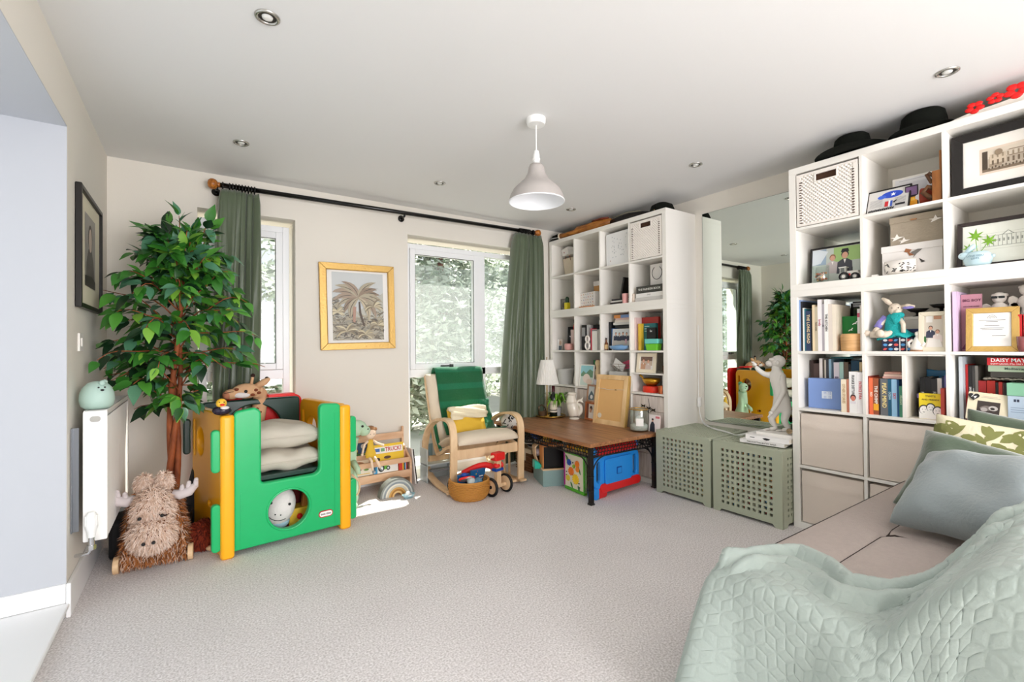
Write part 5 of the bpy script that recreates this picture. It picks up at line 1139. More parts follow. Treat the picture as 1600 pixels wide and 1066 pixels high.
# ================================================================== storage boxes with square holes
msage = M('sage_wood', (172, 178, 156), .45)
def hole_grid(x0, z0, nx, nz, px, pz, s): return [R(x0+px*i, z0+pz*j, x0+px*i+s, z0+pz*j+s) for j in range(nz) for i in range(nx)]
def chest(label, y0, w, lid_rot, cats):
    """front faces the room (-y local), x to the right"""
    t = thing('slatted_storage_box', label, 'storage box', (2.965, y0, 0), RS, group='sage green storage boxes under the mirror')
    d, h = .485, .465
    out = [(0, 0), (.045, 0), (.06, .02), (w-.06, .02), (w-.045, 0), (w, 0), (w, h), (0, h)]
    px = (w-.115)/9.7; pz = .035
    hs = hole_grid(.062, .062, 10, 11, px, pz, .0185)
    me = panel(out, hs, .018); 
    obj('front_panel', me, msage, t, loc=(0, .009, 0)); obj('back_panel', me.copy(), msage, t, loc=(0, d-.009, 0))
    out = [(0, 0), (.045, 0), (.06, .02), (d-.036-.06, .02), (d-.036-.045, 0), (d-.036, 0), (d-.036, h), (0, h)]
    hs = hole_grid(.05, .062, 10, 11, (d-.036-.09)/9.7, pz, .0165)
    hs = [q for q in hs if not (.17 < q[0][0] < .27 and .22 < q[0][1] < .30)]+[rr2(.17, .235, .275, .285, .02)]
    me = panel(out, hs, .018)
    for x in (.0095, w-.0095): obj('side_panel', me if x < .1 else me.copy(), msage, t, loc=(x, .018, 0), rot=(0, 0, PI/2))
    obj('bottom_panel', B().box(.019, .019, .03, w-.019, d-.019, .04), msage, t)
    hs = hole_grid(.035, .035, 13, 13, (w+.004-.085)/12.4+.0005, (d-.08)/12.4+.0005, .020)
    me = panel(rr2(0, 0, w+.004, d+.004, .012), hs, .014)
    o = obj('lid', me, msage, t, loc=(-.002, -.002+.0, h+.0075)); o.rotation_euler = Matrix.Rotation(lid_rot, 4, 'X').to_euler()
    me.transform(Matrix.Rotation(-PI/2, 4, 'X'))
    return t
chest('sage green storage box with square holes, the farther one, lid slightly open', 2.372, .46, .012, 0)
chest('sage green storage box with square holes, the nearer one, holding up large books', 1.893, .46, 0, 0)
# toys piled inside the boxes, too jumbled to count through the holes
rnd = random.Random(21)
tcs = [(206, 36, 40), (240, 200, 50), (60, 140, 206), (240, 236, 226), (220, 140, 60), (70, 140, 76), (222, 190, 140), (90, 60, 46)]
for (y0, nm) in ((2.372, 'farther'), (1.893, 'nearer')):
    b = B(); b.mi = 7; b.box(.05, .10, .042, .41, .44, .36)
    for k in range(230):
        b.mi = rnd.choice([0, 0, 1, 2, 3, 3, 4, 5, 6, 7]); x = rnd.uniform(.05, .41); zz = rnd.uniform(.07, .40); yy = rnd.uniform(.042, .085); s_ = rnd.uniform(.016, .034); Mt = Matrix.Translation((x, yy, zz)) @ Euler((rnd.uniform(-1, 1), rnd.uniform(-1, 1), 0)).to_matrix().to_4x4()
        if k % 3 == 0: b.box(-s_, -s_*.5, -s_, s_, s_*.5, s_, Mt)
        elif k % 3 == 1: b.ball((x, yy, zz), s_, 8)
        else: b.cyl((0, 0, -s_), s_*.5, s_*2.4, seg=8, M4=Mt)
    o = obj('toy_pile', b, [M('toy_pile_%d' % i, c, .45) for i, c in enumerate(tcs)], None, loc=(2.965, y0, 0), rot=(0, 0, RS))
    tag(o, 'jumble of coloured toys seen through the holes of the %s sage storage box' % nm, 'toys', kind='stuff')
t = thing('wooden_plank_toy', 'wooden slat poking out under the open lid of the farther sage box', 'toy', (2.975, 2.26, .452), RS)
obj('slat', B().box(0, 0, 0, .26, .05, .012), M('honey_slat', (190, 136, 60), .5), t, bevel=.002)
# books under the monkey
flatbook((3.005, 1.72, .487), .27, .25, .022, (240, 238, 236), 'white coffee table book with grey lettering, lowest under the monkey statue', rz=RS+.12, title='THE SCOTTISH BOTHY WALK', tcol=(120, 116, 112), tsz=.6)
t = flatbook((3.04, 1.70, .5095), .27, .24, .03, (244, 242, 240), 'white coffee table book with black winged emblem under the monkey statue', rz=RS+.04)
flat_art('cover_emblem', [((30, 30, 32), [(.11, .016), (.13, .02), (.16, .016), (.15, .008), (.135, .004), (.12, .008)]), ((30, 30, 32), R(.03, .012, .06, .016))], t, -.002)
t = flatbook((3.10, 1.66, .540), .25, .20, .016, (240, 236, 230), 'slim white book directly under the monkey statue', rz=RS+.02)
# monkey lamp
t = thing('monkey_statue', 'white standing monkey statue with one arm stretched out, on the white books', 'statue', (3.235, 1.572, .557), RS)
mmk = M('white_resin', (228, 224, 218), .45)
def skin(name, nodes, edges, mat, parent, sub=2, loc=None, rot=None, root=0):
    me = bpy.data.meshes.new(name); me.from_pydata([n[0] for n in nodes], edges, []); o = bpy.data.objects.new(name, me); SC.collection.objects.link(o)
    md = o.modifiers.new('k', 'SKIN'); md.use_smooth_shade = True
    for i, n in enumerate(nodes):
        r_ = n[1] if hasattr(n[1], '__len__') else (n[1], n[1]); me.skin_vertices[0].data[i].radius = r_; me.skin_vertices[0].data[i].use_root = (i == root)
    s = o.modifiers.new('s', 'SUBSURF'); s.levels = sub; s.render_levels = sub
    dg = bpy.context.evaluated_depsgraph_get(); dg.update(); m2 = bpy.data.meshes.new_from_object(o.evaluated_get(dg)); bpy.data.objects.remove(o)
    return obj(name, m2, mat, parent, smooth=True, loc=loc, rot=rot)
N_ = [((.02, 0, .17), .045), ((.012, 0, .24), .045), ((-.005, 0, .32), .048), ((-.02, 0, .375), .036), ((-.018, 0, .41), .026), ((-.015, 0, .445), .038),
      ((-.055, -.0, .365), .024), ((-.085, -.03, .375), .019), ((-.115, -.05, .405), .017), ((-.13, -.055, .43), .015),
      ((.02, -.01, .365), .024), ((.045, -.035, .27), .018), ((.01, -.06, .18), .015), ((-.02, -.065, .13), .013),
      ((-.015, -.01, .14), .034), ((-.045, -.03, .075), .024), ((-.02, -.01, .015), .018), ((-.05, -.04, .008), .013),
      ((.045, .01, .14), .034), ((.03, -.01, .075), .024), ((.05, .01, .015), .018), ((.025, -.025, .008), .013)]
E_ = [(0, 1), (1, 2), (2, 3), (3, 4), (4, 5), (3, 6), (6, 7), (7, 8), (8, 9), (3, 10), (10, 11), (11, 12), (12, 13), (0, 14), (14, 15), (15, 16), (16, 17), (0, 18), (18, 19), (19, 20), (20, 21)]
skin('body', N_, E_, mmk, t)
obj('head', B().ball((-.005, 0, .462), (.045, .038, .042), 20).ball((-.055, -.012, .448), (.026, .024, .022), 14).ball((-.03, -.02, .475), (.025, .03, .012), 12).ball((.01, -.038, .455), (.012, .006, .016), 12).ball((.0, .038, .455), (.012, .006, .016), 12), mmk, t, smooth=True)
for (hx, hy, hz, dx, dz) in ((-.134, -.057, .44, -.5, .9), (-.025, -.066, .12, -.35, -1)):
    hb = B().ball((hx, hy, hz), (.016, .011, .013), 10)
    for k in range(4):
        o_ = (k-1.5)*.006; hb.tube([(hx+dx*.006, hy+o_, hz+dz*.006), (hx+dx*(.022+.003*(k in (1, 2))), hy+o_*1.3-.003, hz+dz*.02), (hx+dx*(.030+.004*(k in (1, 2))), hy+o_*1.3-.008, hz+dz*.024-.004)], [.0042, .0038, .003], 8)
    hb.tube([(hx, hy-.006, hz+.006), (hx+dx*.010+.004, hy-.018, hz+.012)], [.004, .003], 8)
    obj('hand', hb, mmk, t, smooth=True)
obj('tail', B().tube([(.03, .03, .16), (.07, .05, .10), (.09, .05, .04), (.07, .06, .012)], [.012, .010, .009, .006], 10), mmk, t, smooth=True)
for fx in (-.05, .025): 
    fb = B()
    for k in range(4): fb.tube([(fx, -.04+(fx > 0)*.015+(k-1.5)*.007, .008), (fx-.028, -.048+(fx > 0)*.015+(k-1.5)*.009, .005)], [.006, .004], 8)
    obj('foot', fb, mmk, t, smooth=True)
for s_ in (-.02, .0): obj('eye', B().ball((-.043, -.032+.02*(s_ == 0), .466), .003, 8), mmk, t)
obj('face_crease', B().tube([(-.079, -.022, .440), (-.066, -.034, .436), (-.045, -.036, .437)], .0012, 6), M('grey_shadow_line', (170, 165, 160), .6), t)
# cable
t = thing('power_cable', 'white power cable trailing across the sage boxes up to the wall', 'cable', (0, 0, 0))
def smooth_path(P, n=10):
    P = [Vector(p) for p in P]; out = []
    for i in range(len(P)-1):
        a, b_, c, d = P[max(0, i-1)], P[i], P[i+1], P[min(len(P)-1, i+2)]
        for k in range(n):
            u = k/n; out.append(.5*((2*b_)+(c-a)*u+(2*a-5*b_+4*c-d)*u*u+(3*b_-a-3*c+d)*u**3))
    return out+[P[-1]]
for k, off in ((0, 0), (1, .02)):
    P = smooth_path([(3.46, 2.325, 1.30-off), (3.462, 2.33, .9), (3.455, 2.325, .64), (3.44, 2.29, .52), (3.36, 2.2-off, .493), (3.30-off, 2.08, .491), (3.25-off, 1.95, .491), (3.17, 1.84-off, .494), (3.16, 1.75, .494+.03), (3.17, 1.66, .555), (3.21, 1.62, .562)])
    obj('cord', B().tube(P, .0032, 8), M('white_plastic'), t, smooth=True)
obj('inline_switch', B().rbox(3.452, 2.312, .62, 3.47, 2.338, .70, .008, 'x').box(3.449, 2.32, .645, 3.453, 2.33, .665), M('white_plastic'), t, bevel=.002)
t = thing('glass_bauble', 'clear round glass bauble beside the monkey statue at the shelf edge', 'ornament', (3.16, 1.478, .557), 0)
obj('globe', B().ball((0, 0, .018), .018, 18), M('amber_clear_glass', (220, 190, 150), .05, trans=.8), t, smooth=True)

# ================================================================== wooden table with lattice apron
TX0, TX1, TY0, TY1, TZ = 2.31, 3.06, 2.415, 3.70, .44
t = thing('coffee_table', 'long low wooden table with black openwork metal base', 'table', (0, 0, 0))
mtab = wood('walnut_stain', (122, 78, 50), (190, 136, 94), (20, 1.6, 20), .35); mir = M('black_iron', 0)
nb = 5
for i in range(nb):
    x0 = TX0+(TX1-TX0)*i/nb; x1 = TX0+(TX1-TX0)*(i+1)/nb
    obj('plank', B().box(x0+.0006, TY0+.0, TZ-.022, x1-.0006, TY1, TZ), mtab, t, bevel=.001)
obj('edge_trim', B().box(TX0-.003, TY0-.003, TZ-.026, TX1+.003, TY1+.003, TZ-.0215), wood('light_edge', (150, 96, 52), (190, 130, 80), (10, 1, 10)), t)
for x, y in ((TX0+.03, TY0+.03), (TX1-.03, TY0+.03), (TX0+.03, TY1-.03), (TX1-.03, TY1-.03)):
    b = B().box(x-.015, y-.015, 0, x+.015, y+.015, TZ-.027).box(x-.019, y-.019, 0, x+.019, y+.019, .012)
    for zz in (.10, .20): b.tube([(x+.0185*math.cos(a)*1.1, y+.0185*math.sin(a)*1.1, zz) for a in [2*PI*k/12+PI/12 for k in range(12)]], .004, 6, closed=True)
    obj('leg', b, mir, t, bevel=.002)
def apron(p0, p1, n):
    """twisted iron filigree between two legs"""
    p0, p1 = Vector(p0), Vector(p1); dr = (p1-p0); ln = dr.length; dr.normalize(); b = B(); rnd = random.Random(int(n)); z1, z0 = TZ-.03, TZ-.108
    def P(s, zz, o=0): q = p0+dr*s; return (q.x, q.y, zz)
    b.tube([P(0, z1), P(ln, z1)], .005, 6); b.tube([P(0, z0), P(ln, z0)], .005, 6)
    for r_ in range(3):
        for k in range(n):
            c = ln*(k+.5+.25*(r_ % 2))/n; cz = z1-.014-.024*r_; a_ = ln/n*.52; bz = .0125+.003*rnd.random(); q = rnd.uniform(-.5, .5)
            b.tube([P(c+a_*math.cos(t_)*math.cos(q)-bz*math.sin(t_)*math.sin(q), cz+a_*math.cos(t_)*math.sin(q)+bz*math.sin(t_)*math.cos(q)) for t_ in [2*PI*i/10 for i in range(10)]], .0028, 5, closed=True)
    o = obj('lattice_apron', b, mir, t, smooth=True)
    for s0, s1 in ((.0, .13), (ln, ln-.13)):
        obj('curved_brace', B().tube([P(s0+(s1-s0)*(1-math.cos(u*PI/2)), .20+(z0-.20)*math.sin(u*PI/2)) for u in [i/8 for i in range(9)]], .005, 6), mir, t, smooth=True)
apron((TX0+.03, TY0+.045, 0), (TX0+.03, TY1-.045, 0), 40); apron((TX0+.045, TY0+.03, 0), (TX1-.045, TY0+.03, 0), 22)
apron((TX1-.03, TY0+.045, 0), (TX1-.03, TY1-.045, 0), 40)
# --- on the table
t = thing('metal_tray', 'round dark tray with brass rim carrying the wine bottle and fern', 'tray', (2.90, 3.585, TZ), 0)
obj('tray', B().lathe([(0, .002), (.115, .002), (.14, .016), (.144, .016), (.118, 0), (0, 0)], 36), M('dark_brass', (90, 70, 40), .35, .7), t, smooth=True); obj('rim', B().tube([(.143*math.cos(a), .143*math.sin(a), .016) for a in [2*PI*i/36 for i in range(36)]], .004, 6, closed=True), M('brass', (214, 170, 80), .25, .9), t, smooth=True)
t = thing('table_lamp', 'slim brass lamp with a white pleated shade beside the curtain', 'lamp', (2.90, 3.640, TZ+.003), 0)
obj('base', B().lathe([(0, 0), (.05, 0), (.05, .008), (.01, .014), (0, .014)], 24), M('brass', 0), t, smooth='auto'); obj('pole', B().cyl((0, 0, .01), .005, .52, seg=12), M('brass', 0), t, smooth='auto')
b = B(); seg = 72; rings = []
for r_, zz in ((.118, .315), (.060, .555)): rings.append([b.bm.verts.new(((r_+(.002 if i % 2 else -.002))*math.cos(2*PI*i/seg), (r_+(.002 if i % 2 else -.002))*math.sin(2*PI*i/seg), zz)) for i in range(seg)])
for i in range(seg): b.bm.faces.new([rings[0][i], rings[0][(i+1) % seg], rings[1][(i+1) % seg], rings[1][i]])
o = obj('lamp_shade', b, M('pleated_fabric', (238, 236, 230), .8), t); md = o.modifiers.new('s', 'SOLIDIFY'); md.thickness = .0015
obj('finial', B().cyl((0, 0, .52), .004, .05, seg=10).ball((0, 0, .575), .007, 10), M('brass', 0), t, smooth=True)
t = thing('wine_bottle', 'dark wine bottle with cream label on the round tray', 'bottle', (2.915, 3.56, TZ+.003), 0)
obj('glass', B().lathe([(0, 0), (.036, 0), (.037, .01), (.037, .18), (.03, .205), (.016, .225), (.014, .29), (.0155, .295), (.0155, .30), (0, .30)], 26), M('bottle_glass', (20, 28, 20), .08), t, smooth=True)
obj('paper_label', B().lathe([(.0376, .07), (.0376, .155)], 26), M('cream_label', (230, 220, 200), .7), t, smooth=True); obj('label_strip', B().lathe([(.0376, .045), (.0376, .062)], 26), M('cream_label', 0), t, smooth=True); obj('foil_cap', B().lathe([(.0165, .245), (.0165, .302), (0, .303)], 20), M('maroon_foil', (70, 16, 26), .3, .3), t, smooth=True)
text('CHATEAU', .011, M('ink_5a2840', 0), t, (-.028, -.0262, .125), (PI/2, 0, -.82)); 
t = thing('fern_pot', 'grey pot with a trailing bright green fern behind the wine bottle', 'potted plant', (2.985, 3.585, TZ+.003), 0)
obj('pot', B().lathe([(0, 0), (.033, 0), (.042, .085), (.038, .085), (.03, .01), (0, .01)], 22), M('grey_tin', 0), t, smooth='auto')
mfern = M('fern_green', (116, 172, 54), .5, var=.25, vscale=14)
rnd = random.Random(4)
for k in range(34):
    a = rnd.uniform(0, 2*PI); l = rnd.uniform(.11, .22); hh = rnd.uniform(.08, .17)
    P = [Vector((l*u*math.cos(a), l*u*math.sin(a), .085+hh*math.sin(PI*u*.85)-.03*u*u)) for u in [i/6 for i in range(7)]]
    b = B()
    for i, p in enumerate(P):
        pass
    wv = Vector((-math.sin(a), math.cos(a), 0)); V = []
    for i, p in enumerate(P): ww = .013*math.sin(PI*min(1, .15+i/7)); V.append((b.bm.verts.new(p-wv*ww), b.bm.verts.new(p+wv*ww)))
    for i in range(6): b.bm.faces.new([V[i][0], V[i][1], V[i+1][1], V[i+1][0]])
    obj('frond', b, mfern, t, smooth=True)
t = thing('copper_pan_pot', 'small brown pot with a looped handle at the left of the tray', 'pot', (2.86, 3.665, TZ+.003), 0)
obj('pot', B().lathe([(0, 0), (.04, 0), (.044, .05), (.040, .05), (.036, .008), (0, .008)], 24), M('brown_bronze', (110, 84, 60), .35, .5), t, smooth='auto'); obj('handle', B().tube([(-.04, -.0, .05), (-.045, 0, .09), (-.01, 0, .11), (.03, 0, .085), (.04, 0, .05)], .005, 8), M('brown_bronze', 0), t, smooth=True)
t = thing('fish_jug', 'white glazed jug shaped like a leaping fish with looped tail', 'jug', (2.985, 3.335, TZ), -.80)
mfish = M('cream_crackle_glaze', (228, 222, 208), .18, coat=.5)
obj('base', B().lathe([(0, 0), (.048, 0), (.05, .008), (.036, .018), (0, .02)], 28), mfish, t, smooth=True)
P = smooth_path([(0, 0, .03), (-.008, 0, .08), (-.022, 0, .14), (-.026, 0, .19), (-.02, 0, .225)], 5)
obj('fish_body', B().tube(P, [.045+.012*math.sin(PI*min(1, i/12)) if i < 12 else .057-.022*(i-11)/9 for i in range(len(P))], 20), mfish, t, smooth=True)
obj('lip', B().lathe([(.034, 0), (.04, .02), (.044, .035), (.038, .034), (.03, .0)], 20, (-.02, 0, .215)), mfish, t, smooth=True)
obj('tail_loop', B().tube(smooth_path([(.03, 0, .04), (.062, 0, .075), (.058, 0, .125), (.02, 0, .145), (.03, 0, .165), (.06, 0, .185)], 5), [.024-.0006*i for i in range(26)], 14), mfish, t, smooth=True)
obj('tail_fin', B().prism([(.045, .17), (.085, .215), (.078, .175), (.09, .15), (.06, .165)], -.008, .008, 'y'), mfish, t, bevel=.004)
obj('fin', B().prism([(-.055, .13), (-.08, .16), (-.06, .10)], -.006, .006, 'y'), mfish, t, bevel=.003); obj('eye', B().ball((-.05, -.028, .185), .006, 10), M('grey_tin', 0), t, smooth=True)
def tbl_frame(label, x, y, w, h, fw, mat, shapes, tilt, rz, name='framed_photo', zz=TZ):
    t = stand_frame(label, (x, y, zz+.002), w, h, fw, .016, mat, shapes, tilt, rz, name=name); return t
sh = [((214, 220, 220), R(.02, .02, .11, .15)), ((90, 110, 120), [(.02, .05), (.06, .11), (.11, .06), (.11, .02), (.02, .02)]), ((240, 240, 240), ell(.065, .05, .02, .02, 10))]
tbl_frame('small brown photo frame propped on top of the rust red frame', 3.065, 3.255, .125, .165, .018, wood('light_walnut', (150, 110, 84), (196, 156, 124), (8, 8, 3)), sh, -.1, -.1, zz=TZ+.165)
sh = [((222, 214, 204), R(.018, .018, .13, .15)), ((120, 66, 44), R(.018, .018, .05, .15)), ((60, 40, 34), ell(.085, .11, .02, .024, 12)), ((200, 150, 120), ell(.08, .09, .016, .02, 12)), ((238, 232, 226), R(.055, .018, .13, .07))]
tbl_frame('rust coloured wooden frame with a snapshot beside the fish jug', 3.045, 3.262, .15, .168, .018, wood('rust_wood', (160, 84, 44), (200, 118, 66), (8, 8, 3)), sh, -.08, -.1)
# large frame turned back to front
t = thing('turned_picture', 'large picture frame standing back to front, showing its tan backing', 'picture', (2.975, 3.082, TZ), 0)
t.rotation_euler = (Matrix.Rotation(RS+.07, 4, 'Z') @ Matrix.Rotation(-.16, 4, 'X')).to_euler()
mpine = wood('raw_pine', (216, 176, 120), (242, 208, 158), (6, 6, 2)); w_, h_ = .352, .44
b = B(); P_ = [R(0, 0, w_, h_), R(.042, .042, w_-.042, h_-.042)]
for i in range(4): b.prism([P_[0][i], P_[0][(i+1) % 4], P_[1][(i+1) % 4], P_[1][i]], 0, .026, 'y')
obj('frame', b, mpine, t, bevel=.002); obj('backing_board', B().box(.038, .006, .038, w_-.038, .012, h_-.038), M('tan_backing', (226, 180, 118), .8, var=.04), t)
obj('gilt_edge', B().box(w_, 0, 0, w_+.012, .03, h_), mgold, t, bevel=.003); obj('hanging_string', B().tube([(.03, -.002, h_*.72), (w_*.5, -.004, h_*.70), (w_-.03, -.002, h_*.72)], .0016, 6), M('white_plastic'), t)
obj('string_knot', B().ball((w_*.66, -.005, h_*.706), (.012, .003, .004), 8), M('dark_brass', 0), t); obj('sticker', B().prism(ell(.07, .075, .022, .022, 20), .004, .0061, 'y'), M('cream_label', 0), t)
# glass jar
t = thing('glass_jar', 'clear glass jar with gold rim and white label at the table end', 'jar', (2.985, 2.555, TZ), 0)
obj('glass', B().lathe([(0, 0), (.07, 0), (.076, .01), (.076, .155), (.07, .168), (.072, .178), (.069, .178), (.066, .168), (.072, .155), (.072, .012), (0, .008)], 32), mcg, t, smooth=True)
obj('gold_rim', B().tube([(.0715*math.cos(a), .0715*math.sin(a), .178) for a in [2*PI*i/32 for i in range(32)]], .004, 6, closed=True), M('brass', 0), t, smooth=True)
obj('contents', B().lathe([(0, .012), (.068, .012), (.069, .05), (.05, .062), (0, .058)], 24).ball((.015, .01, .085), (.04, .035, .035), 12), M('white_crystals', (232, 232, 224), .8, noise=(60, .8)), t, smooth=True)
obj('paper_label', B().lathe([(.0768, .05), (.0768, .11)], 64), M('white_label', (244, 242, 238), .6), t, smooth=True)
me = bpy.data.objects[t.children[-1].name].data; bm = bmesh.new(); bm.from_mesh(me)
bmesh.ops.delete(bm, geom=[v for v in bm.verts if not (-2.75 < math.atan2(v.co.y, v.co.x) < -1.95)], context='VERTS'); bm.to_mesh(me); bm.free()
t = thing('magazine', 'pale pink magazine with a suited figure standing at the table end', 'magazine', (3.035, 2.50, TZ+.001), 0)
t.rotation_euler = (Matrix.Rotation(RS+.05, 4, 'Z') @ Matrix.Rotation(-.1, 4, 'X')).to_euler()
obj('cover', B().box(0, 0, 0, .105, .006, .135), M('pale_pink_card', 0), t); flat_art('cover_print', [((236, 226, 224), R(0, 0, .105, .135)), ((214, 120, 130), R(.06, .108, .098, .125)), ((44, 48, 60), [(.01, 0), (.06, 0), (.055, .06), (.04, .08), (.025, .08), (.012, .05)]), ((206, 160, 140), ell(.034, .09, .009, .012, 12)), ((40, 30, 26), ell(.034, .099, .010, .007, 12))], t, -.0008)
t = thing('butterfly_clips', 'black twig ornament with butterflies behind the glass jar', 'ornament', (3.07, 2.525, TZ), RS)
obj('wire', B().tube([(0, 0, 0), (.0, 0, .10), (-.004, 0, .16), (.006, 0, .20), (-.002, 0, .26)], .0018, 6), mblk, t)
for cx, cz in ((-.055, .195), (.045, .17), (.0, .18)): obj('butterfly', B().prism([(cx-.022, cz+.014), (cx, cz+.004), (cx+.022, cz+.014), (cx+.016, cz-.002), (cx+.02, cz-.014), (cx, cz-.004), (cx-.02, cz-.014), (cx-.016, cz-.002)], -.003, 0, 'y').tube([(0, 0, .14), (cx, -.001, cz)], .0015, 6), mblk, t)

# ================================================================== under the table
t = thing('toy_crate', 'duck egg blue crate with pale rim, black board standing in it', 'crate', (2.322, 2.975, 0), -.38)
mduck = M('duck_egg_paint', (136, 164, 162), .5); mbir = wood('birch', (206, 168, 126), (232, 200, 160), (3, 3, 14))
obj('side_panel', B().box(0, 0, 0, .012, .30, .13), mduck, t, bevel=.002); obj('side_panel', B().box(.208, 0, 0, .22, .30, .13), mduck, t, bevel=.002)
obj('front_panel', B().box(.012, 0, 0, .208, .012, .13), mduck, t, bevel=.002); obj('back_panel', B().box(.012, .288, 0, .208, .30, .13), mduck, t, bevel=.002); obj('bottom_panel', B().box(.012, .012, .005, .208, .288, .015), mduck, t)
obj('rim', B().box(-.004, -.004, .13, .224, .016, .142).box(-.004, .284, .13, .224, .304, .142).box(-.004, .016, .13, .016, .284, .142).box(.204, .016, .13, .224, .284, .142), mbir, t, bevel=.002)
t = thing('chalkboard', 'small black board with a wooden edge standing in the duck egg crate', 'board', (2.345, 2.995, .144), -.38)
obj('board', B().box(0, 0, 0, .17, .02, .17), M('chalkboard_black', (14, 14, 14), .35), t); obj('wooden_edge', B().box(-.008, -.002, 0, 0, .10, .185).box(-.008, -.002, .17, .17, .10, .186), M('orange_wood', 0), t, bevel=.001)
t = thing('toy_house_panel', 'curved wooden toy panel with a pale ball behind the black board', 'toy', (2.39, 3.13, .144), -.38)
obj('panel', B().tube([(0, 0, 0), (-.03, 0, .08), (-.035, 0, .15), (-.01, 0, .175), (.05, .0, .175)], 0, flat=(.09, .008)), mbir, t); obj('ball', B().ball((.0, .01, .10), .03, 14), M('pale_lilac', (210, 196, 204), .4), t, smooth=True)
t = thing('green_scoop', 'turquoise plastic scoop hanging over the crate rim', 'toy', (2.345, 3.09, .13), -.38)
obj('scoop', B().prism([(-.03, .0), (.05, -.005), (.03, .03), (0, .06), (-.03, .07)], -.05, .03, 'y'), M('teal_plastic', (40, 176, 150), .3), t, bevel=.008)
# flower / cog board
t = thing('cog_board', 'puzzle board of coloured wooden flowers with green and magenta edges', 'toy', (2.445, 2.855, 0), RS-.06)
obj('panel', B().box(.008, 0, .02, .245, .02, .285), M('cream_board', (232, 226, 208), .5), t); obj('edge_magenta', B().box(0, -.006, .03, .010, .06, .30), M('magenta_paint', (176, 30, 140), .35), t, bevel=.001, label='magenta edge strip')
obj('edge_green', B().box(.008, -.004, .285, .245, .024, .30).box(.008, -.004, .004, .245, .024, .028).box(.235, -.004, .028, .245, .024, .285), M('grass_green_paint', (80, 176, 40), .35), t, bevel=.001, label='green edge strips')
def flower(cx, cz, r_, n, rgb, th=-.010):
    P = [(cx+(r_*(1 if k % 2 else .78))*math.cos(PI*k/n), cz+(r_*(1 if k % 2 else .78))*math.sin(PI*k/n)) for k in range(2*n)]
    obj('flower', B().prism(P, th, 0, 'y').prism(ell(cx, cz, r_*.3, r_*.3, 12), th-.003, th, 'y'), M('toy_flower_%02x%02x%02x' % rgb, rgb, .35), t, bevel=.001)
flower(.065, .22, .026, 8, (44, 84, 176)); flower(.09, .155, .034, 10, (240, 124, 40)); flower(.145, .105, .040, 12, (246, 206, 40)); flower(.165, .225, .026, 12, (242, 130, 40)); flower(.17, .185, .022, 10, (240, 140, 50)); flower(.05, .095, .024, 8, (226, 206, 60)); flower(.125, .20, .016, 8, (150, 190, 60))
obj('leaf', B().prism(leafp(.02, .27, -.9, .07, .01, .1), -.004, 0, 'y').prism(leafp(.08, .07, -1.0, .05, .007, .1), -.004, 0, 'y').prism(leafp(.17, .06, -1.1, .05, .008, .1), -.004, 0, 'y').prism(leafp(.2, .15, 1.9, .06, .006, .1), -.004, 0, 'y'), M('toy_green', (70, 130, 70), .4), t)
for bx, bz in ((.03, .14), (.03, .115), (.11, .225), (.13, .07), (.19, .05), (.185, .08)): obj('bee', B().ball((bx, -.003, bz), (.008, .004, .005), 8), mf, t)
# blue and red plastic table
t = thing('toy_activity_table', 'blue and red plastic toy table standing on its side under the wooden table', 'toy', (2.425, 2.497, 0), -.0)
t.rotation_euler = (0, 0, .06)
mblu = M('bright_blue_plastic', (40, 146, 234), .3); mred = M('bright_red_plastic', (222, 36, 36), .3)
me = panel(rr2(0, .06, .53, .315, .06, 6), [rr2(.03, .12, .07, .27, .018), rr2(.455, .12, .495, .27, .018)], .035, .008)
obj('tray_top', me, mblu, t, loc=(0, .02, 0)); obj('raised_panel', B().rbox(.11, -.012, .095, .42, .003, .285, .02), mblu, t, bevel=.006)
obj('square_recess', B().rbox(.235, -.0135, .155, .295, -.0122, .21, .006), M('dark_blue_plastic', (16, 76, 170), .4), t); obj('recess_face', B().rbox(.245, -.0145, .16, .29, -.0133, .2, .005), mblu, t)
obj('red_base', B().rbox(.06, -.01, .035, .53, .06, .105, .03).rbox(.02, -.005, 0.0, .14, .055, .075, .03).rbox(.40, -.0, .03, .55, .05, .10, .03), mred, t, bevel=.01)
obj('blue_foot', B().rbox(-.01, -.008, .0, .045, .06, .085, .02), mblu, t, bevel=.006); obj('red_top', B().rbox(.05, .0, .315, .50, .05, .375, .02), mred, t, bevel=.008, label='red rim seen behind the table lattice')
for x in (.02, .51): obj('blue_knob', B().ball((x, .02, .35), (.03, .02, .025), 12), mblu, t, smooth=True)
# brown wicker basket and black bag behind the rocking chair
t = thing('brown_basket', 'brown wicker basket with a cream liner under the table by the rocking chair', 'basket', (2.50, 3.47, 0), RS)
obj('body', B().box(-.12, -.01, 0, .12, .22, .20), M('brown_wicker', (120, 80, 48), .8, noise=(50, 1)), t, bevel=.008)
bb = B()
for k in range(9): bb.tube([(-.122, -.013, .012+.022*k), (.122, -.013, .012+.022*k)], .006, 6)
obj('weave', bb, M('brown_wicker', 0), t, smooth=True); obj('liner', B().box(-.124, -.020, .17, .124, .225, .21).box(-.02, -.023, .10, .04, -.018, .2), M('cream_paper', 0), t, bevel=.003)
t = thing('black_bag', 'black bag with white stripes on the brown basket', 'bag', (2.50, 3.45, .213), RS)
obj('bag', B().ball((0, .1, .05), (.11, .1, .055), 16), M('black_leather', 0), t, smooth=True)
for k in range(2): obj('stripe', B().tube([(-.08, .005+.0, .045+.03*k), (0, -.008+.006*k, .038+.03*k), (.08, .01, .045+.03*k)], .004, 6), M('white_plastic'), t, smooth=True)
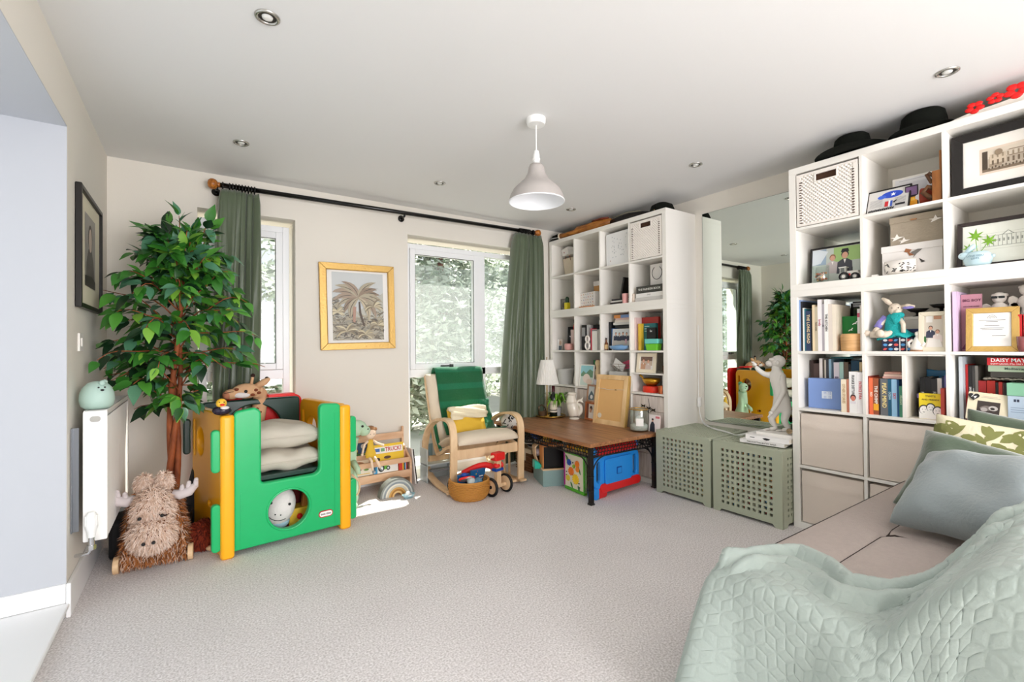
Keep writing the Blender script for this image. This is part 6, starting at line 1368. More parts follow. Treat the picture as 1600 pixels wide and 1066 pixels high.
for i, (rgb, lab, px) in enumerate([((50, 90, 170), 'blue toy blocks bag lying on the black bag', 3.42), ((236, 190, 60), 'yellow toy cup beside the blue blocks under the lattice', 3.24), ((60, 150, 90), 'green toy crocodile lying behind the crate', 3.10)]):
    t = thing('stored_toy', lab, 'toy', (2.56, px, .15 if i != 2 else .27), RS); obj('body', B().ball((0, .02, .17 if i != 2 else .04), (.05, .04, .035), 12).ball((.05, .0, .16 if i != 2 else .04), (.03, .03, .02), 10), M('toyb_%d' % i, rgb, .4), t, smooth=True)
    if i != 2: obj('stand_box', B().box(-.06, -.02, 0, .08, .1, .14), M('grey_tin', 0), t)
t = thing('yellow_blocks', 'row of amber and yellow toy blocks on a shelf board under the lattice', 'toy', (2.50, 2.93, .305), RS)
for k, c in enumerate(((236, 150, 40), (240, 160, 50), (240, 206, 60), (240, 206, 60), (236, 200, 60))): obj('block', B().rbox(.03+.055*k, 0, 0, .072+.055*k, .05, .028, .006), M('blk_%d%d' % (c[0], c[1]), c, .4), t, bevel=.002)
obj('tray', B().box(0, -.005, -.012, .32, .2, -.001), mbir, t)
# ================================================================== rocking chair
mbw = wood('bent_birch', (214, 178, 136), (238, 208, 168), (6, 6, 2), .4)
CHX, CHY = 1.925, 3.17
t = thing('rocking_chair', 'bent birch rocking chair with cream cushion and green throw by the window', 'chair', (CHX, CHY, 0), -.035)
HW = .305
def prof_loop(x):     # side loop, y goes back
    P = [(0.0, .055), (-.008, .25), (-.012, .43), (.0, .50), (.028, .545), (.075, .565), (.15, .567), (.27, .55), (.40, .50), (.50, .42), (.56, .31), (.57, .20), (.53, .11), (.42, .05), (.25, .022), (.10, .02), (.03, .034)]
    return smooth_path([(x, y, z) for y, z in P]+[(x, 0, .055)], 5)[:-1]
for s_ in (-1, 1):
    b = B(); P = prof_loop(s_*HW); P = [Vector(p) for p in P]; n = len(P)
    w2_, th = .055, .021; rings = []
    for i in range(n):
        T = (P[(i+1) % n]-P[(i-1) % n]).normalized(); nn = Vector((0, -T.z, T.y))
        rings.append([b.bm.verts.new(P[i]+Vector((sx*w2_/2, 0, 0))+nn*sy*th/2) for sx, sy in ((-1, -1), (1, -1), (1, 1), (-1, 1))])
    for i in range(n):
        a, c = rings[i], rings[(i+1) % n]
        for j in range(4): b.bm.faces.new([a[j], a[(j+1) % 4], c[(j+1) % 4], c[j]])
    obj('side_frame', b, mbw, t, smooth='auto', bevel=.003)
    obj('rocker_tip', B().box(s_*HW-.0275, -.05, .030, s_*HW+.0275, .02, .048, None), mbw, t, bevel=.004)
    # seat rail inside
    S_ = smooth_path([(s_*(HW-.045), .01, .335), (s_*(HW-.045), .15, .345), (s_*(HW-.045), .33, .26), (s_*(HW-.045), .42, .27), (s_*(HW-.045), .52, .5), (s_*(HW-.045), .60, .72), (s_*(HW-.045), .65, .88)], 5)
    obj('seat_rail', B().tube(S_, 0, flat=(.03, .025)), mbw, t, smooth='auto')
obj('front_stretcher', B().box(-HW+.027, .0, .27, HW-.027, .02, .345), mbw, t, bevel=.004)
obj('rear_stretcher', B().box(-HW+.027, .535, .15, HW-.027, .555, .20), mbw, t, bevel=.004)
obj('lower_stretcher', B().box(-HW-.04, .02, .012, HW+.04, .05, .032), mbw, t, bevel=.004)
for y, z, y2 in ((.30, .262, 0), (.53, .55, 0), (.63, .83, 0)): obj('cross_slat', B().box(-HW+.05, y, z, HW-.05, y+.018, z+.045), mbw, t, bevel=.003)
mcush = M('natural_canvas', (222, 208, 186), .9, noise=(90, .2))
def sheet(path, w, th, mat, name, parent, nx=16, puff=.0, seams=(), wob=0, x0=0, side_wrap=0, **k):
    """padded sheet along a path in the y-z plane"""
    b = B(); P = [Vector((0, y, z)) for y, z in path]; n = len(P); G = [[], []]
    for side in (0, 1):
        for i in range(n):
            T = (P[min(n-1, i+1)]-P[max(0, i-1)]).normalized(); nn = Vector((0, -T.z, T.y)); row = []
            u = i/(n-1); pf = 1
            for sm in seams: pf *= 1-.75*math.exp(-((u-sm)/.018)**2)
            for j in range(nx+1):
                v = j/nx; e = (math.sin(PI*v))**.35 if 0 < v < 1 else 0; e2 = min(1, math.sin(PI*max(.0, min(1, u)))*6+.12)
                off = (1 if side == 0 else -1)*(th/2)*(e*.8+.2)*e2*pf+wob*math.sin(9*v+13*u+i*.2)*(1 if side == 0 else 1)
                x = -w/2+w*v+x0; p = P[i]+nn*off; row.append(b.bm.verts.new((x, p.y, p.z)))
            G[side].append(row)
    for side in (0, 1):
        for i in range(n-1):
            for j in range(nx): b.bm.faces.new([G[side][i][j], G[side][i][j+1], G[side][i+1][j+1], G[side][i+1][j]])
    for i in range(n-1):
        for j in (0, nx): b.bm.faces.new([G[0][i][j], G[0][i+1][j], G[1][i+1][j], G[1][i][j]])
    for j in range(nx):
        for i in (0, n-1): b.bm.faces.new([G[0][i][j], G[0][i][j+1], G[1][i][j+1], G[1][i][j]])
    return obj(name, b, mat, parent, smooth=True, **k)
def yz(path, n=6): return [(p.y, p.z) for p in smooth_path([(0, y, z) for y, z in path], n)]
cp = yz([(-.03, .385), (.02, .42), (.12, .425), (.25, .38), (.36, .33), (.42, .34), (.49, .47), (.555, .66), (.61, .82), (.645, .895)])
sheet(cp, .54, .075, mcush, 'seat_cushion', t, seams=(.30, .58, .78))
# green throw over the back
mth = M('green_throw', (10, 108, 72), .9, noise=(150, .5), sheen=.4)
nt = mth.node_tree; bs = nt.nodes['Principled BSDF']; tcn = nt.nodes.new('ShaderNodeTexCoord'); sp = nt.nodes.new('ShaderNodeSeparateXYZ'); nt.links.new(tcn.outputs['Object'], sp.inputs[0])
mt1 = nt.nodes.new('ShaderNodeMath'); mt1.operation = 'MULTIPLY'; mt1.inputs[1].default_value = 42; nt.links.new(sp.outputs['Z'], mt1.inputs[0])
mt2 = nt.nodes.new('ShaderNodeMath'); mt2.operation = 'SINE'; nt.links.new(mt1.outputs[0], mt2.inputs[0])
rp = nt.nodes.new('ShaderNodeValToRGB'); rp.color_ramp.elements[0].position = .35; rp.color_ramp.elements[1].position = .6
rp.color_ramp.elements[0].color = (*lin((6, 92, 52)), 1); rp.color_ramp.elements[1].color = (*lin((12, 110, 74)), 1); nt.links.new(mt2.outputs[0], rp.inputs[0]); nt.links.new(rp.outputs[0], bs.inputs['Base Color'])
g = thing('green_throw', 'green striped wool throw draped over the rocking chair back', 'throw', (CHX, CHY, 0), -.035)
tp = yz([(.37, .395), (.455, .51), (.525, .69), (.575, .84), (.605, .93), (.645, .948), (.69, .92), (.70, .85), (.68, .74)])
sheet(tp, .47, .012, mth, 'cloth', g, wob=.003, x0=.045)
sheet(yz([(.18, .45), (.30, .41), (.40, .43), (.47, .55), (.51, .66)]), .12, .014, mth, 'cloth_tail', g, wob=.004, x0=.235, nx=6)
sheet(yz([(.33, .30), (.38, .36), (.42, .44), (.46, .52)]), .03, .012, mth, 'cloth_edge', g, x0=-.265, nx=4)
def cushion(name, label, C, U, V, w, h, th, mat, cat='cushion', n=16, crease=.006, seed=0, group=None, parent=None, pts=.06, piping=None):
    """pillow: centre C, unit axes U (width) and V (height); pointed corners"""
    U = Vector(U).normalized(); V = Vector(V); V = (V-U*V.dot(U)).normalized(); Nn = U.cross(V); C = Vector(C)
    t = thing(name, label, cat, C, group=group); b = B(); rnd = random.Random(seed); p1, p2, p3 = [rnd.uniform(0, 6) for _ in range(3)]
    G = []
    for side in (1, -1):
        g_ = []
        for j in range(n+1):
            row = []
            for i in range(n+1):
                u, v = 2*i/n-1, 2*j/n-1
                pin = 1-pts*(1-u*u)*(abs(v)**2)*1.0; pin2 = 1-pts*(1-v*v)*(abs(u)**2)
                prof = ((1-u**4)*(1-v**4))**.55
                k = side*th/2*prof + crease*math.sin(5*u+p1+3*v)*math.sin(4*v+p2)*prof + crease*.6*math.sin(13*u*v+p3)*prof
                p = U*(u*w/2*pin2)+V*(v*h/2*pin)+Nn*k
                row.append(b.bm.verts.new(p))
            g_.append(row)
        G.append(g_)
    for s2 in (0, 1):
        for j in range(n):
            for i in range(n): b.bm.faces.new([G[s2][j][i], G[s2][j][i+1], G[s2][j+1][i+1], G[s2][j+1][i]])
    o = obj('cover', b, mat, t, smooth=True, weld=True, sub=1)
    if piping:
        P = []
        for k in range(4*n):
            e, q = divmod(k, n); f_ = 2*q/n-1; u, v = [(f_, -1), (1, f_), (-f_, 1), (-1, -f_)][e]
            P.append(U*(u*w/2*(1-pts*(1-v*v)*u*u))+V*(v*h/2*(1-pts*(1-u*u)*v*v)))
        obj('piping', B().tube(P, .004, 6, closed=True), piping, t, smooth=True)
    return t
mmus = M('mustard_cotton', (226, 184, 60), .8, noise=(40, .3)); mcot = M('cream_cotton', (232, 220, 190), .85, noise=(40, .3))
cu = cushion('yellow_cushion', 'mustard and cream cushion resting on the rocking chair seat', (CHX+.0, CHY+.345, .495), (1, 0, 0), (0, .32, 1), .37, .25, .10, mmus, seed=4, crease=.012)
sheet(yz([(-.045, .035), (-.050, .07), (-.035, .10), (.0, .125), (.03, .11)]), .35, .02, mcot, 'cream_flap', cu, wob=.009)
t = thing('patterned_cushion', 'black and white patterned cushion between chair arm and table', 'cushion', (2.33, 3.44, .47), 0)
obj('cover', B().ball((0, 0, 0), (.10, .075, .075), 20), M('white_cotton', (226, 222, 216), .8), t, smooth=True)
b = B(); rnd = random.Random(6)
for i in range(30):
    a = rnd.uniform(-2.6, -.4); e = rnd.uniform(-.7, 1.0); P = []
    for k in range(4): a2 = a+.16*k*math.cos(i); e2 = e+.2*k*math.sin(i*2); P.append((.101*math.cos(a2)*math.cos(e2), .076*math.sin(a2)*math.cos(e2), .076*math.sin(e2)))
    b.tube(P, .004, 5)
obj('pattern_lines', b, mblk, t, smooth=True)
t = thing('cushion_shelf', 'wooden stool behind the table holding the patterned cushion', 'stool', (2.33, 3.52, 0), 0)
obj('seat', B().rbox(-.11, -.14, .37, .0-.035, .12, .395, .01, 'z'), mbir, t)
for x in (-.1, -.05):
    for y in (-.12, .1): obj('leg', B().cyl((x, y, 0), .01, .37, seg=10), mbir, t)

# ================================================================== round basket with toys, balance bike
t = thing('wicker_basket', 'round honey coloured wicker basket holding toys in front of the chair', 'basket', (1.715, 3.105, 0), 0)
mhw = M('honey_wicker', (196, 136, 60), .6, noise=(70, .6))
obj('shell', B().lathe([(0, .004), (.115, .004), (.138, .03), (.148, .08), (.146, .13), (.140, .13), (.14, .08), (.128, .03), (0, .012)], 32), mhw, t, smooth=True)
b = B()
for k in range(11):
    z_ = .008+.0118*k; r_ = [.122, .131, .139, .144, .147, .149, .150, .1505, .150, .149, .148][k]
    b.tube([((r_+.0022*(-1)**(i+k))*math.cos(2*PI*i/56), (r_+.0022*(-1)**(i+k))*math.sin(2*PI*i/56), z_) for i in range(56)], .0062, 6, closed=True)
obj('weave', b, mhw, t, smooth=True); obj('rim', B().tube([(.146*math.cos(a), .146*math.sin(a), .137) for a in [2*PI*i/40 for i in range(40)]], .009, 8, closed=True), mhw, t, smooth=True)
t = thing('board_book', 'blue board book with red and white dots standing in round basket', 'book', (1.74, 3.12, .07), 0)
t.rotation_euler = (.25, .0, .15); 
obj('cover', B().box(-.02, 0, 0, .12, .018, .13), M('toy_blue_board', (30, 96, 150), .35), t, bevel=.001)
flat_art('cover_print', [((220, 60, 50), ell(.02+.02*i, .03+.03*((i*7) % 4), .004, .004, 8)) for i in range(5)]+[((240, 240, 240), R(.06, .07, .10, .08)), ((240, 240, 240), R(.05, .05, .1, .056)), ((240, 200, 60), ell(.03, .1, .006, .006, 10))], t, -.0006)
t = thing('board_book', 'second blue board book at the left of the round basket', 'book', (1.62, 3.10, .085), 0); t.rotation_euler = (.2, -.1, -.3)
obj('cover', B().box(0, 0, 0, .09, .015, .10), M('toy_blue_board', 0), t, bevel=.001)
t = thing('toy_drum', 'red rimmed toy mirror drum with a blue knob in round basket', 'toy', (1.655, 3.03, .165), 0); t.rotation_euler = (-.5, .1, 0)
obj('ring', B().tube([(.055*math.cos(a), .055*math.sin(a)*.8, 0) for a in [2*PI*i/24 for i in range(24)]], .009, 8, closed=True), mred, t, smooth=True); obj('face', B().cyl((0, 0, -.008), .053, .01, seg=24), M('silver_face', (196, 196, 190), .25, .4), t, smooth='auto')
obj('knob', B().ball((0, .03, .035), (.032, .025, .018), 14), M('cobalt_plastic', (20, 70, 160), .3), t, smooth=True)
t = thing('plush_blue_toy', 'dusty blue and grey soft toy in the front of round basket', 'soft toy', (1.70, 3.01, .13), 0)
obj('body', B().ball((0, 0, 0), (.04, .035, .035), 16).ball((.05, .02, .0), (.035, .03, .03), 14), M('dusty_blue_plush', (90, 130, 156), .9), t, smooth=True); obj('head', B().ball((-.025, -.005, .02), (.03, .03, .04), 14), M('grey_plush', (180, 190, 190), .9), t, smooth=True)
t = thing('balance_bike', 'small wooden ride on bike with red seat and black tyred wheels', 'ride-on toy', (1.93, 3.03, 0), .25)
obj('stem', B().box(-.03, -.018, .06, .014, .018, .275), mbw, t, bevel=.004); obj('axle', B().box(-.075, -.012, .055, .075, .012, .08), mbw, t, bevel=.003)
for s_ in (-1, 1):
    MM = Matrix.Translation((s_*.078, 0, .073)) @ Matrix.Rotation(PI/2, 4, 'Y')
    obj('tyre', B().tube([(s_*.082, .062*math.cos(a), .073+.062*math.sin(a)) for a in [2*PI*i/28 for i in range(28)]], .011, 8, closed=True), mtb, t, smooth=True)
    obj('wheel_disc', B().cyl((0, 0, -.006), .056, .016, seg=28, M4=MM), mbw, t, smooth='auto'); obj('hub_cap', B().cyl((0, 0, -.012 if s_ < 0 else .008), .012, .006, seg=14, M4=MM), mtb, t)
obj('handlebar', B().cyl((0, 0, -.09), .011, .18, seg=12, M4=Matrix.Translation((-.008, 0, .30)) @ Matrix.Rotation(PI/2, 4, 'Y')), mbw, t, smooth='auto')
obj('red_block', B().rbox(-.055, -.03, .265, .045, .03, .325, .012, 'y'), mred, t, bevel=.004); obj('blue_collar', B().rbox(-.05, -.026, .185, .034, .026, .205, .006, 'z'), M('cobalt_plastic', 0), t, bevel=.003)
obj('frame_arm', B().tube(smooth_path([(-.01, .02, .20), (-.03, .10, .215), (-.08, .16, .20), (-.15, .24, .15)], 5), .024, 12), mred, t, smooth=True)
obj('seat_cap', B().ball((-.02, -.0, .225), (.03, .03, .02), 12).ball((.045, .02, .215), (.02, .03, .03), 12), mred, t, smooth=True)
obj('rear_axle', B().box(-.23, .24, .055, -.05, .264, .08), mbw, t, bevel=.003)
for s_ in (-.235, -.045): obj('tyre', B().tube([(s_, .252+.055*math.cos(a), .066+.055*math.sin(a)) for a in [2*PI*i/24 for i in range(24)]], .011, 8, closed=True), mtb, t, smooth=True)

# ================================================================== children's book sling / shelf
BX, BY = .93, 3.60
t = thing('book_display', 'low pine book display holding childrens books below the palm print', 'bookcase', (BX, BY, 0), .03)
mpn = wood('pine_light', (206, 160, 122), (236, 200, 166), (2, 8, 8))
for x in (-.02, .52):
    obj('end_panel', B().prism([(0, .0), (.20, .0), (.20, .40), (.18, .47), (.165, .47), (.16, .33), (.0, .22)], x, x+.018, 'x'), mpn, t, bevel=.002)
obj('bottom_rail', B().box(-.002, .0, .085, .52, .016, .145), mpn, t, bevel=.002); obj('front_rail', B().box(-.002, -.002, .205, .52, .012, .245), mpn, t, bevel=.002)
obj('rear_rail', B().box(-.002, .155, .375, .52, .167, .43), mpn, t, bevel=.002); obj('middle_rail', B().box(-.002, .085, .23, .52, .097, .29), mpn, t, bevel=.002)
obj('shelf_floor', B().box(-.002, .016, .09, .52, .19, .10), mpn, t)
def fbook(label, x, y, z_, w, h, rgb, shapes, q=-.12):
    t = thing('picture_book', label, 'book', (BX+x, BY+y, z_)); t.rotation_euler = (q, 0, .03)
    obj('cover', B().box(0, 0, 0, w, .012, h), M('cover_%02x%02x%02x' % rgb, rgb, .45), t, bevel=.001)
    if shapes: flat_art('cover_print', shapes, t, -.0006)
    return t
t = fbook('yellow truck picture book with red and white title lettering', .235, .055, .105, .26, .255, (240, 200, 50), [((244, 240, 232), R(.008, .185, .252, .235)), ((240, 200, 50), R(.008, .015, .252, .175)), ((60, 110, 180), R(.02, .2, .06, .225)), ((120, 170, 120), R(.068, .2, .10, .225)), ((214, 60, 40), R(.05, .10, .2, .125)), ((40, 34, 34), ell(.04, .14, .02, .015, 12)), ((90, 60, 40), ell(.12, .15, .03, .012, 12))])
text('TRUCK?', .046, M('ink_cd323c', (190, 50, 50), .5), t, (.172, -.0012, .211), bold=True, sx=.82)
t = fbook('white board book with a green tractor on its cover', .225, .02, .147, .20, .085, (240, 238, 232), [((110, 180, 60), [(.055, .04), (.06, .07), (.09, .07), (.1, .055), (.125, .05), (.125, .025), (.055, .025)]), ((30, 34, 40), ell(.062, .038, .026, .028, 16)), ((214, 226, 226), ell(.062, .038, .015, .016, 14)), ((30, 34, 40), ell(.118, .034, .016, .017, 14)), ((214, 226, 226), ell(.118, .034, .008, .009, 12)), ((60, 150, 196), R(.0, .0, .03, .085)), ((40, 60, 80), R(.006, .02, .014, .07))], -.05)
t = fbook('striped red yellow and black board book beside the tractor book', .43, .02, .147, .075, .085, (200, 60, 44), [((236, 180, 50), R(.03, 0, .04, .085)), ((40, 44, 50), R(.04, 0, .05, .085)), ((120, 170, 200), R(.05, 0, .06, .085)), ((40, 34, 34), R(.068, 0, .075, .085))], -.05)
t = fbook('cream board book with a fox and toadstool at the front left of the display', .03, .02, .147, .19, .075, (238, 230, 212), [((220, 130, 70), ell(.03, .045, .014, .01, 12)), ((160, 60, 40), ell(.09, .05, .012, .012, 12)), ((110, 150, 70), ell(.14, .045, .02, .008, 12)), ((236, 200, 110), R(.02, .012, .17, .018))], -.05)
t = fbook('purple and red picture book standing behind the rag doll', .0, .17, .25, .15, .21, (110, 40, 130), [((190, 40, 50), R(.07, .15, .15, .21)), ((60, 130, 60), R(0, 0, .15, .05)), ((240, 200, 60), R(0, .05, .15, .07))])
t = fbook('red and blue patterned picture book at the back of the display', .13, .19, .25, .16, .23, (60, 100, 140), [((200, 50, 50), R(.02, .14, .1, .22)), ((240, 200, 150), ell(.11, .17, .02, .03, 12)), ((40, 60, 80), R(.06, .05, .14, .12)), ((230, 120, 60), ell(.13, .1, .012, .02, 12)), ((240, 236, 230), ell(.07, .09, .02, .02, 12))])
t = fbook('yellow red topped picture book lying against the middle rail', .0, .10, .15, .2, .15, (236, 196, 50), [((60, 120, 60), R(0, .1, .2, .15)), ((200, 60, 40), R(.05, .05, .15, .09))])
t = fbook('brown arched owl book in the second row of the display', .0, .04, .12, .2, .14, (236, 222, 196), [((170, 120, 80), ell(.1, .1, .075, .035, 16)), ((236, 222, 196), ell(.1, .09, .05, .025, 16)), ((40, 90, 60), ell(.04, .09, .014, .02, 12))])
# rag doll
t = thing('rag_doll', 'rag doll with brown hair and mustard dungarees sitting on the book display', 'doll', (1.105, 3.535, .285), .1)
mskin = M('cloth_skin', (240, 214, 190), .8); 
obj('head', B().ball((0, .0, .205), (.042, .03, .045), 18), mskin, t, smooth=True); obj('hair', B().ball((0, .006, .222), (.045, .032, .036), 18).ball((-.05, 0, .225), (.014, .012, .014), 10).ball((.04, .0, .23), (.014, .012, .014), 10), M('brown_felt', (150, 110, 76), .9), t, smooth=True)
obj('dungarees', B().lathe([(0, .02), (.04, .02), (.042, .05), (.026, .1), (.02, .15), (0, .155)], 16, sy=.6), M('mustard_cotton', 0), t, smooth=True)
for s_, e in ((-1, (-.07, -.01, .05)), (1, (.095, -.01, .10))): obj('arm', B().tube([(s_*.02, 0, .145), (s_*.05, 0, .12), e], [.009, .009, .008], 8).ball(e, .011, 8), mskin, t, smooth=True)
for s_, e in ((-1, (-.005, -.05, -.07)), (1, (.055, -.05, -.06))): obj('leg', B().tube([(s_*.018, -.0, .03), (s_*.02+.01, -.04, .0), e], [.012, .010, .009], 8), mskin, t, smooth=True); obj('shoe', B().ball((e[0]+.004, e[1]-.01, e[2]-.01), (.012, .02, .01), 10), M('grey_felt', (160, 164, 170), .9), t, smooth=True)
for s_ in (-.012, .016): obj('eye', B().ball((s_, -.029, .198), .003, 6), mf, t)
# rainbow stacker
t = thing('rainbow_stacker', 'wooden rainbow stacker of muted arches standing on the carpet', 'toy', (1.283, 3.48, 0), -.0)
cols = [(128, 132, 128), (190, 196, 194), (140, 150, 156), (226, 222, 208), (200, 196, 180), (206, 160, 90), (170, 120, 56), (226, 190, 130)]
for k, c in enumerate(cols):
    ro = .135-.0135*k; ri = ro-.0125; P = [(ro*math.cos(PI*i/20), ro*math.sin(PI*i/20)) for i in range(21)]+[(ri*math.cos(PI*i/20), ri*math.sin(PI*i/20)) for i in range(20, -1, -1)]
    obj('arch', B().prism(P, -.035, .035, 'y'), M('arch_%d' % k, c, .6), t, bevel=.001)
t = thing('toy_boat', 'pale blue wooden toy boat lying in front of the rainbow', 'toy', (1.335, 3.36, 0), .1)
obj('hull', B().lathe([(0, 0), (.032, 0), (.045, .018), (.055, .03), (.05, .03), (.04, .016), (0, .012)], 24, sy=.55), M('boat_blue', (150, 186, 196), .5), t, smooth=True); obj('cabin', B().ball((-.005, 0, .036), (.02, .014, .016), 12), M('white_plastic'), t, smooth=True); obj('deck', B().cyl((0, 0, .02), .03, .006, seg=16), M('white_plastic'), t)
# grey box leaning by the window wall
t = thing('folded_board', 'white folded game board leaning at the end of the book display', 'board', (1.515, 3.66, 0), .2); t.rotation_euler = (0, -.12, .15)
obj('board', B().box(0, 0, 0, .012, .16, .30), M('white_box_card', 0), t, bevel=.001); obj('edge', B().box(.012, 0, 0, .022, .16, .29), M('black_frame', 0), t)
# vehicles and toys on the floor behind the rocking chair
t = thing('toy_garage', 'grey and white toy garage by the window behind the rocking chair', 'toy', (1.60, 3.62, 0), .0)
obj('deck', B().box(0, 0, .14, .26, .14, .152).box(0, 0, .0, .01, .14, .28).box(.25, 0, 0, .26, .14, .2).box(0, .13, 0, .26, .14, .34), M('pale_grey_plastic', (196, 204, 204), .4), t, bevel=.002); obj('window_panel', B().box(.03, .125, .18, .11, .13, .30).box(.14, .125, .18, .22, .13, .30), M('blue_grey_plastic', (120, 150, 160), .3), t); obj('ramp', B().box(.02, -.05, .10, .2, .0, .115), M('mid_grey_plastic', (120, 124, 126), .4), t)

# ================================================================== plastic play cube
mcg1 = M('play_green', (22, 178, 104), .32, coat=.2); mcy = M('play_yellow', (250, 176, 20), .32, coat=.2); mdg = M('play_dark_green', (16, 52, 42), .35, coat=.2); mpr = M('play_red', (226, 24, 24), .35)
A_, Bq, SV = Vector((.147, 2.985, 0)), Vector((.785, 3.05, 0)), Vector((-.135, .585, 0))
t = thing('play_cube', 'green and yellow plastic climbing cube with round hole holding beige cushions', 'play cube', (0, 0, 0))
def place(o, P, Q, dz=0):
    d = Q-P; o.location = (P.x, P.y, dz); o.rotation_euler = (0, 0, math.atan2(d.y, d.x))
W_ = (Bq-A_).length
arcp = lambda cx, cz, r_, a0, a1, n=6: [(cx+r_*math.cos(math.radians(a0+(a1-a0)*i/n)), cz+r_*math.sin(math.radians(a0+(a1-a0)*i/n))) for i in range(n+1)]
out = [(.03, .03), (W_-.03, .03)]+arcp(W_-.055, .765, .025, 0, 90)+arcp(.515, .765, .03, 90, 180)+arcp(.445, .415, .04, 0, -90)+arcp(.185, .395, .02, 270, 180)+arcp(.125, .765, .04, 0, 90)+arcp(.06, .765, .03, 90, 180)
hole = ell(.31, .2, .115, .115, 36)
o = obj('front_panel', panel(out, [hole], .05, .010), mcg1, t, smooth='auto'); place(o, A_, Bq)
o = obj('hole_lip', B().tube([(.31+.118*math.cos(a), -.024, .2+.118*math.sin(a)) for a in [2*PI*i/36 for i in range(36)]], .007, 8, closed=True), mcg1, t, smooth=True); place(o, A_, Bq)
o = obj('groove_lines', B().box(.06, -.0275, .05, .066, -.024, .34).box(W_-.07, -.0275, .05, W_-.064, -.024, .74), mcg1, t); place(o, A_, Bq)
SL = SV.length
sout = [(.0, .0), (SL, .0)]+arcp(SL-.06, .72, .06, 0, 90)+arcp(.045, .74, .04, 90, 180)
sh_ = [ell(.42, .58, .075, .085, 24), rr2(.20, .235, .26, .262, .012), arcp(.25, .0, .10, 175, 5, 12), rr2(.53, .48, .555, .70, .012)]
sh_[2] = [(.15, .03), (.35, .03)]+arcp(.25, .06, .10, 0, 180, 12)
for P, nm in ((A_, 'l'), (Bq, 'r')):
    o = obj('side_panel', panel(sout, sh_, .046, .009), mcy, t, smooth='auto'); place(o, P, P+SV)
    q = B().rbox(-.034, -.032, 0, .034, .032, .775, .022, 'z', 5); o = obj('corner_post', q, mcy, t, smooth='auto', bevel=.012); place(o, P+Vector((0, -.005, 0)), P+SV)
    o.rotation_euler = (0, 0, .12)
for (P, s_) in ((A_, -1), (Bq, 1)):
    for z0_, z1_ in ((.045, .30), (.47, .70)):
        o = obj('hinge_lug', B().rbox(s_*.052-.022, -.018, z0_, s_*.052+.022, .022, z1_, .02, 'y'), mcg1, t, bevel=.008); place(o, P, P+Vector((1, .12, 0)))
q1, q2 = A_+SV, Bq+SV
out = [(.03, .05), (W_-.03, .05)]+arcp(W_-.05, .775, .02, 0, 90)+arcp(.05, .775, .02, 90, 180)
o = obj('back_panel', panel(out, [ell(W_/2, .585, .175, .175, 36)], .05, .008), mdg, t, smooth='auto', label='dark green rear panel with a large round opening'); place(o, q1, q2)
o = obj('hinge_lug', B().rbox(-.07, -.02, .48, -.03, .02, .70, .018, 'y'), mdg, t, bevel=.008); place(o, q1, q2)
o = obj('platform', B().prism([(A_.x+.03, A_.y+.03), (Bq.x-.03, Bq.y+.03), (q2.x-.03, q2.y-.03), (q1.x+.03, q1.y-.03)], .375, .405, 'z'), mdg, t, bevel=.006, label='dark green platform')
# maker's badge
bd = B().prism(rr2(.475, .105, .56, .145, .02, 6), -.0295, -.024, 'y'); o = obj('badge', bd, M('badge_red', (190, 30, 40), .35), t); place(o, A_, Bq)
o = obj('badge_face', B().prism(rr2(.480, .110, .555, .140, .015, 6), -.0302, -.0294, 'y'), M('badge_white', (246, 244, 240), .35), o)
tx = text('little tikes', .0155, M('ink_badge', (60, 40, 60), .5), o.parent, (.5175, -.0306, .125), bold=True)
# red slide panel behind
t = thing('red_play_panel', 'red plastic panel standing between the play cube and the window', 'play panel', (0, 0, 0))
o = obj('panel', panel(rr2(0, 0, .50, .80, .05, 5), [], .05, .01), mpr, t, smooth='auto'); place(o, Vector((.16, 3.70, 0)), Vector((.66, 3.755, 0)))
o = obj('ridge', B().rbox(.12, -.04, .08, .38, -.026, .72, .04), mpr, t, bevel=.006); place(o, Vector((.16, 3.70, 0)), Vector((.66, 3.755, 0)))
# cushions on the platform
mbei = M('beige_cushion_cotton', (200, 192, 178), .85, noise=(30, .25))
cushion('seat_cushion', 'beige cushion with piped edge, upper of two in the play cube', (.40, 3.26, .600), (1, .11, -.03), (-.2, 1, -.04), .52, .46, .15, mbei, seed=2, crease=.010, pts=.03, piping=mbei)
cushion('seat_cushion', 'wrinkled beige cushion, lower of two in the play cube', (.40, 3.26, .463), (1, .11, 0), (-.2, 1, 0), .53, .47, .13, mbei, seed=9, crease=.018, pts=.03, piping=mbei)
# plush animal face inside the hole
mpw = M('white_plush', (232, 226, 224), .95, noise=(60, .3))
t = thing('plush_seal', 'white smiling plush head looking out of the cube hole', 'soft toy', (.425, 3.13, .185), 0); t.rotation_euler = (0, .25, -.1)
obj('head', B().ball((0, 0, 0), (.088, .075, .118), 24), mpw, t, smooth=True); obj('bib', B().ball((.01, .012, -.085), (.07, .06, .05), 16), M('pale_blue_plush', (170, 206, 222), .9), t, smooth=True)
for x, zz in ((-.055, .03), (.045, .035)): obj('eye', B().ball((x, -.068 if x > 0 else -.062, zz), .008, 10), mf, t, smooth=True)
for x in (-.018, .012): obj('nostril', B().ball((x, -.075, -.03), .004, 8), mf, t)
obj('smile', B().tube([(.05*math.sin(a), -.073+.02*abs(math.sin(a))**2, -.042-.022*math.cos(a)) for a in [-1.1+2.2*i/14 for i in range(15)]], .0016, 6), mf, t)
t = thing('toy_bus', 'yellow toy with orange and red parts behind the plush head in the cube', 'toy', (.56, 3.20, .0), .1)
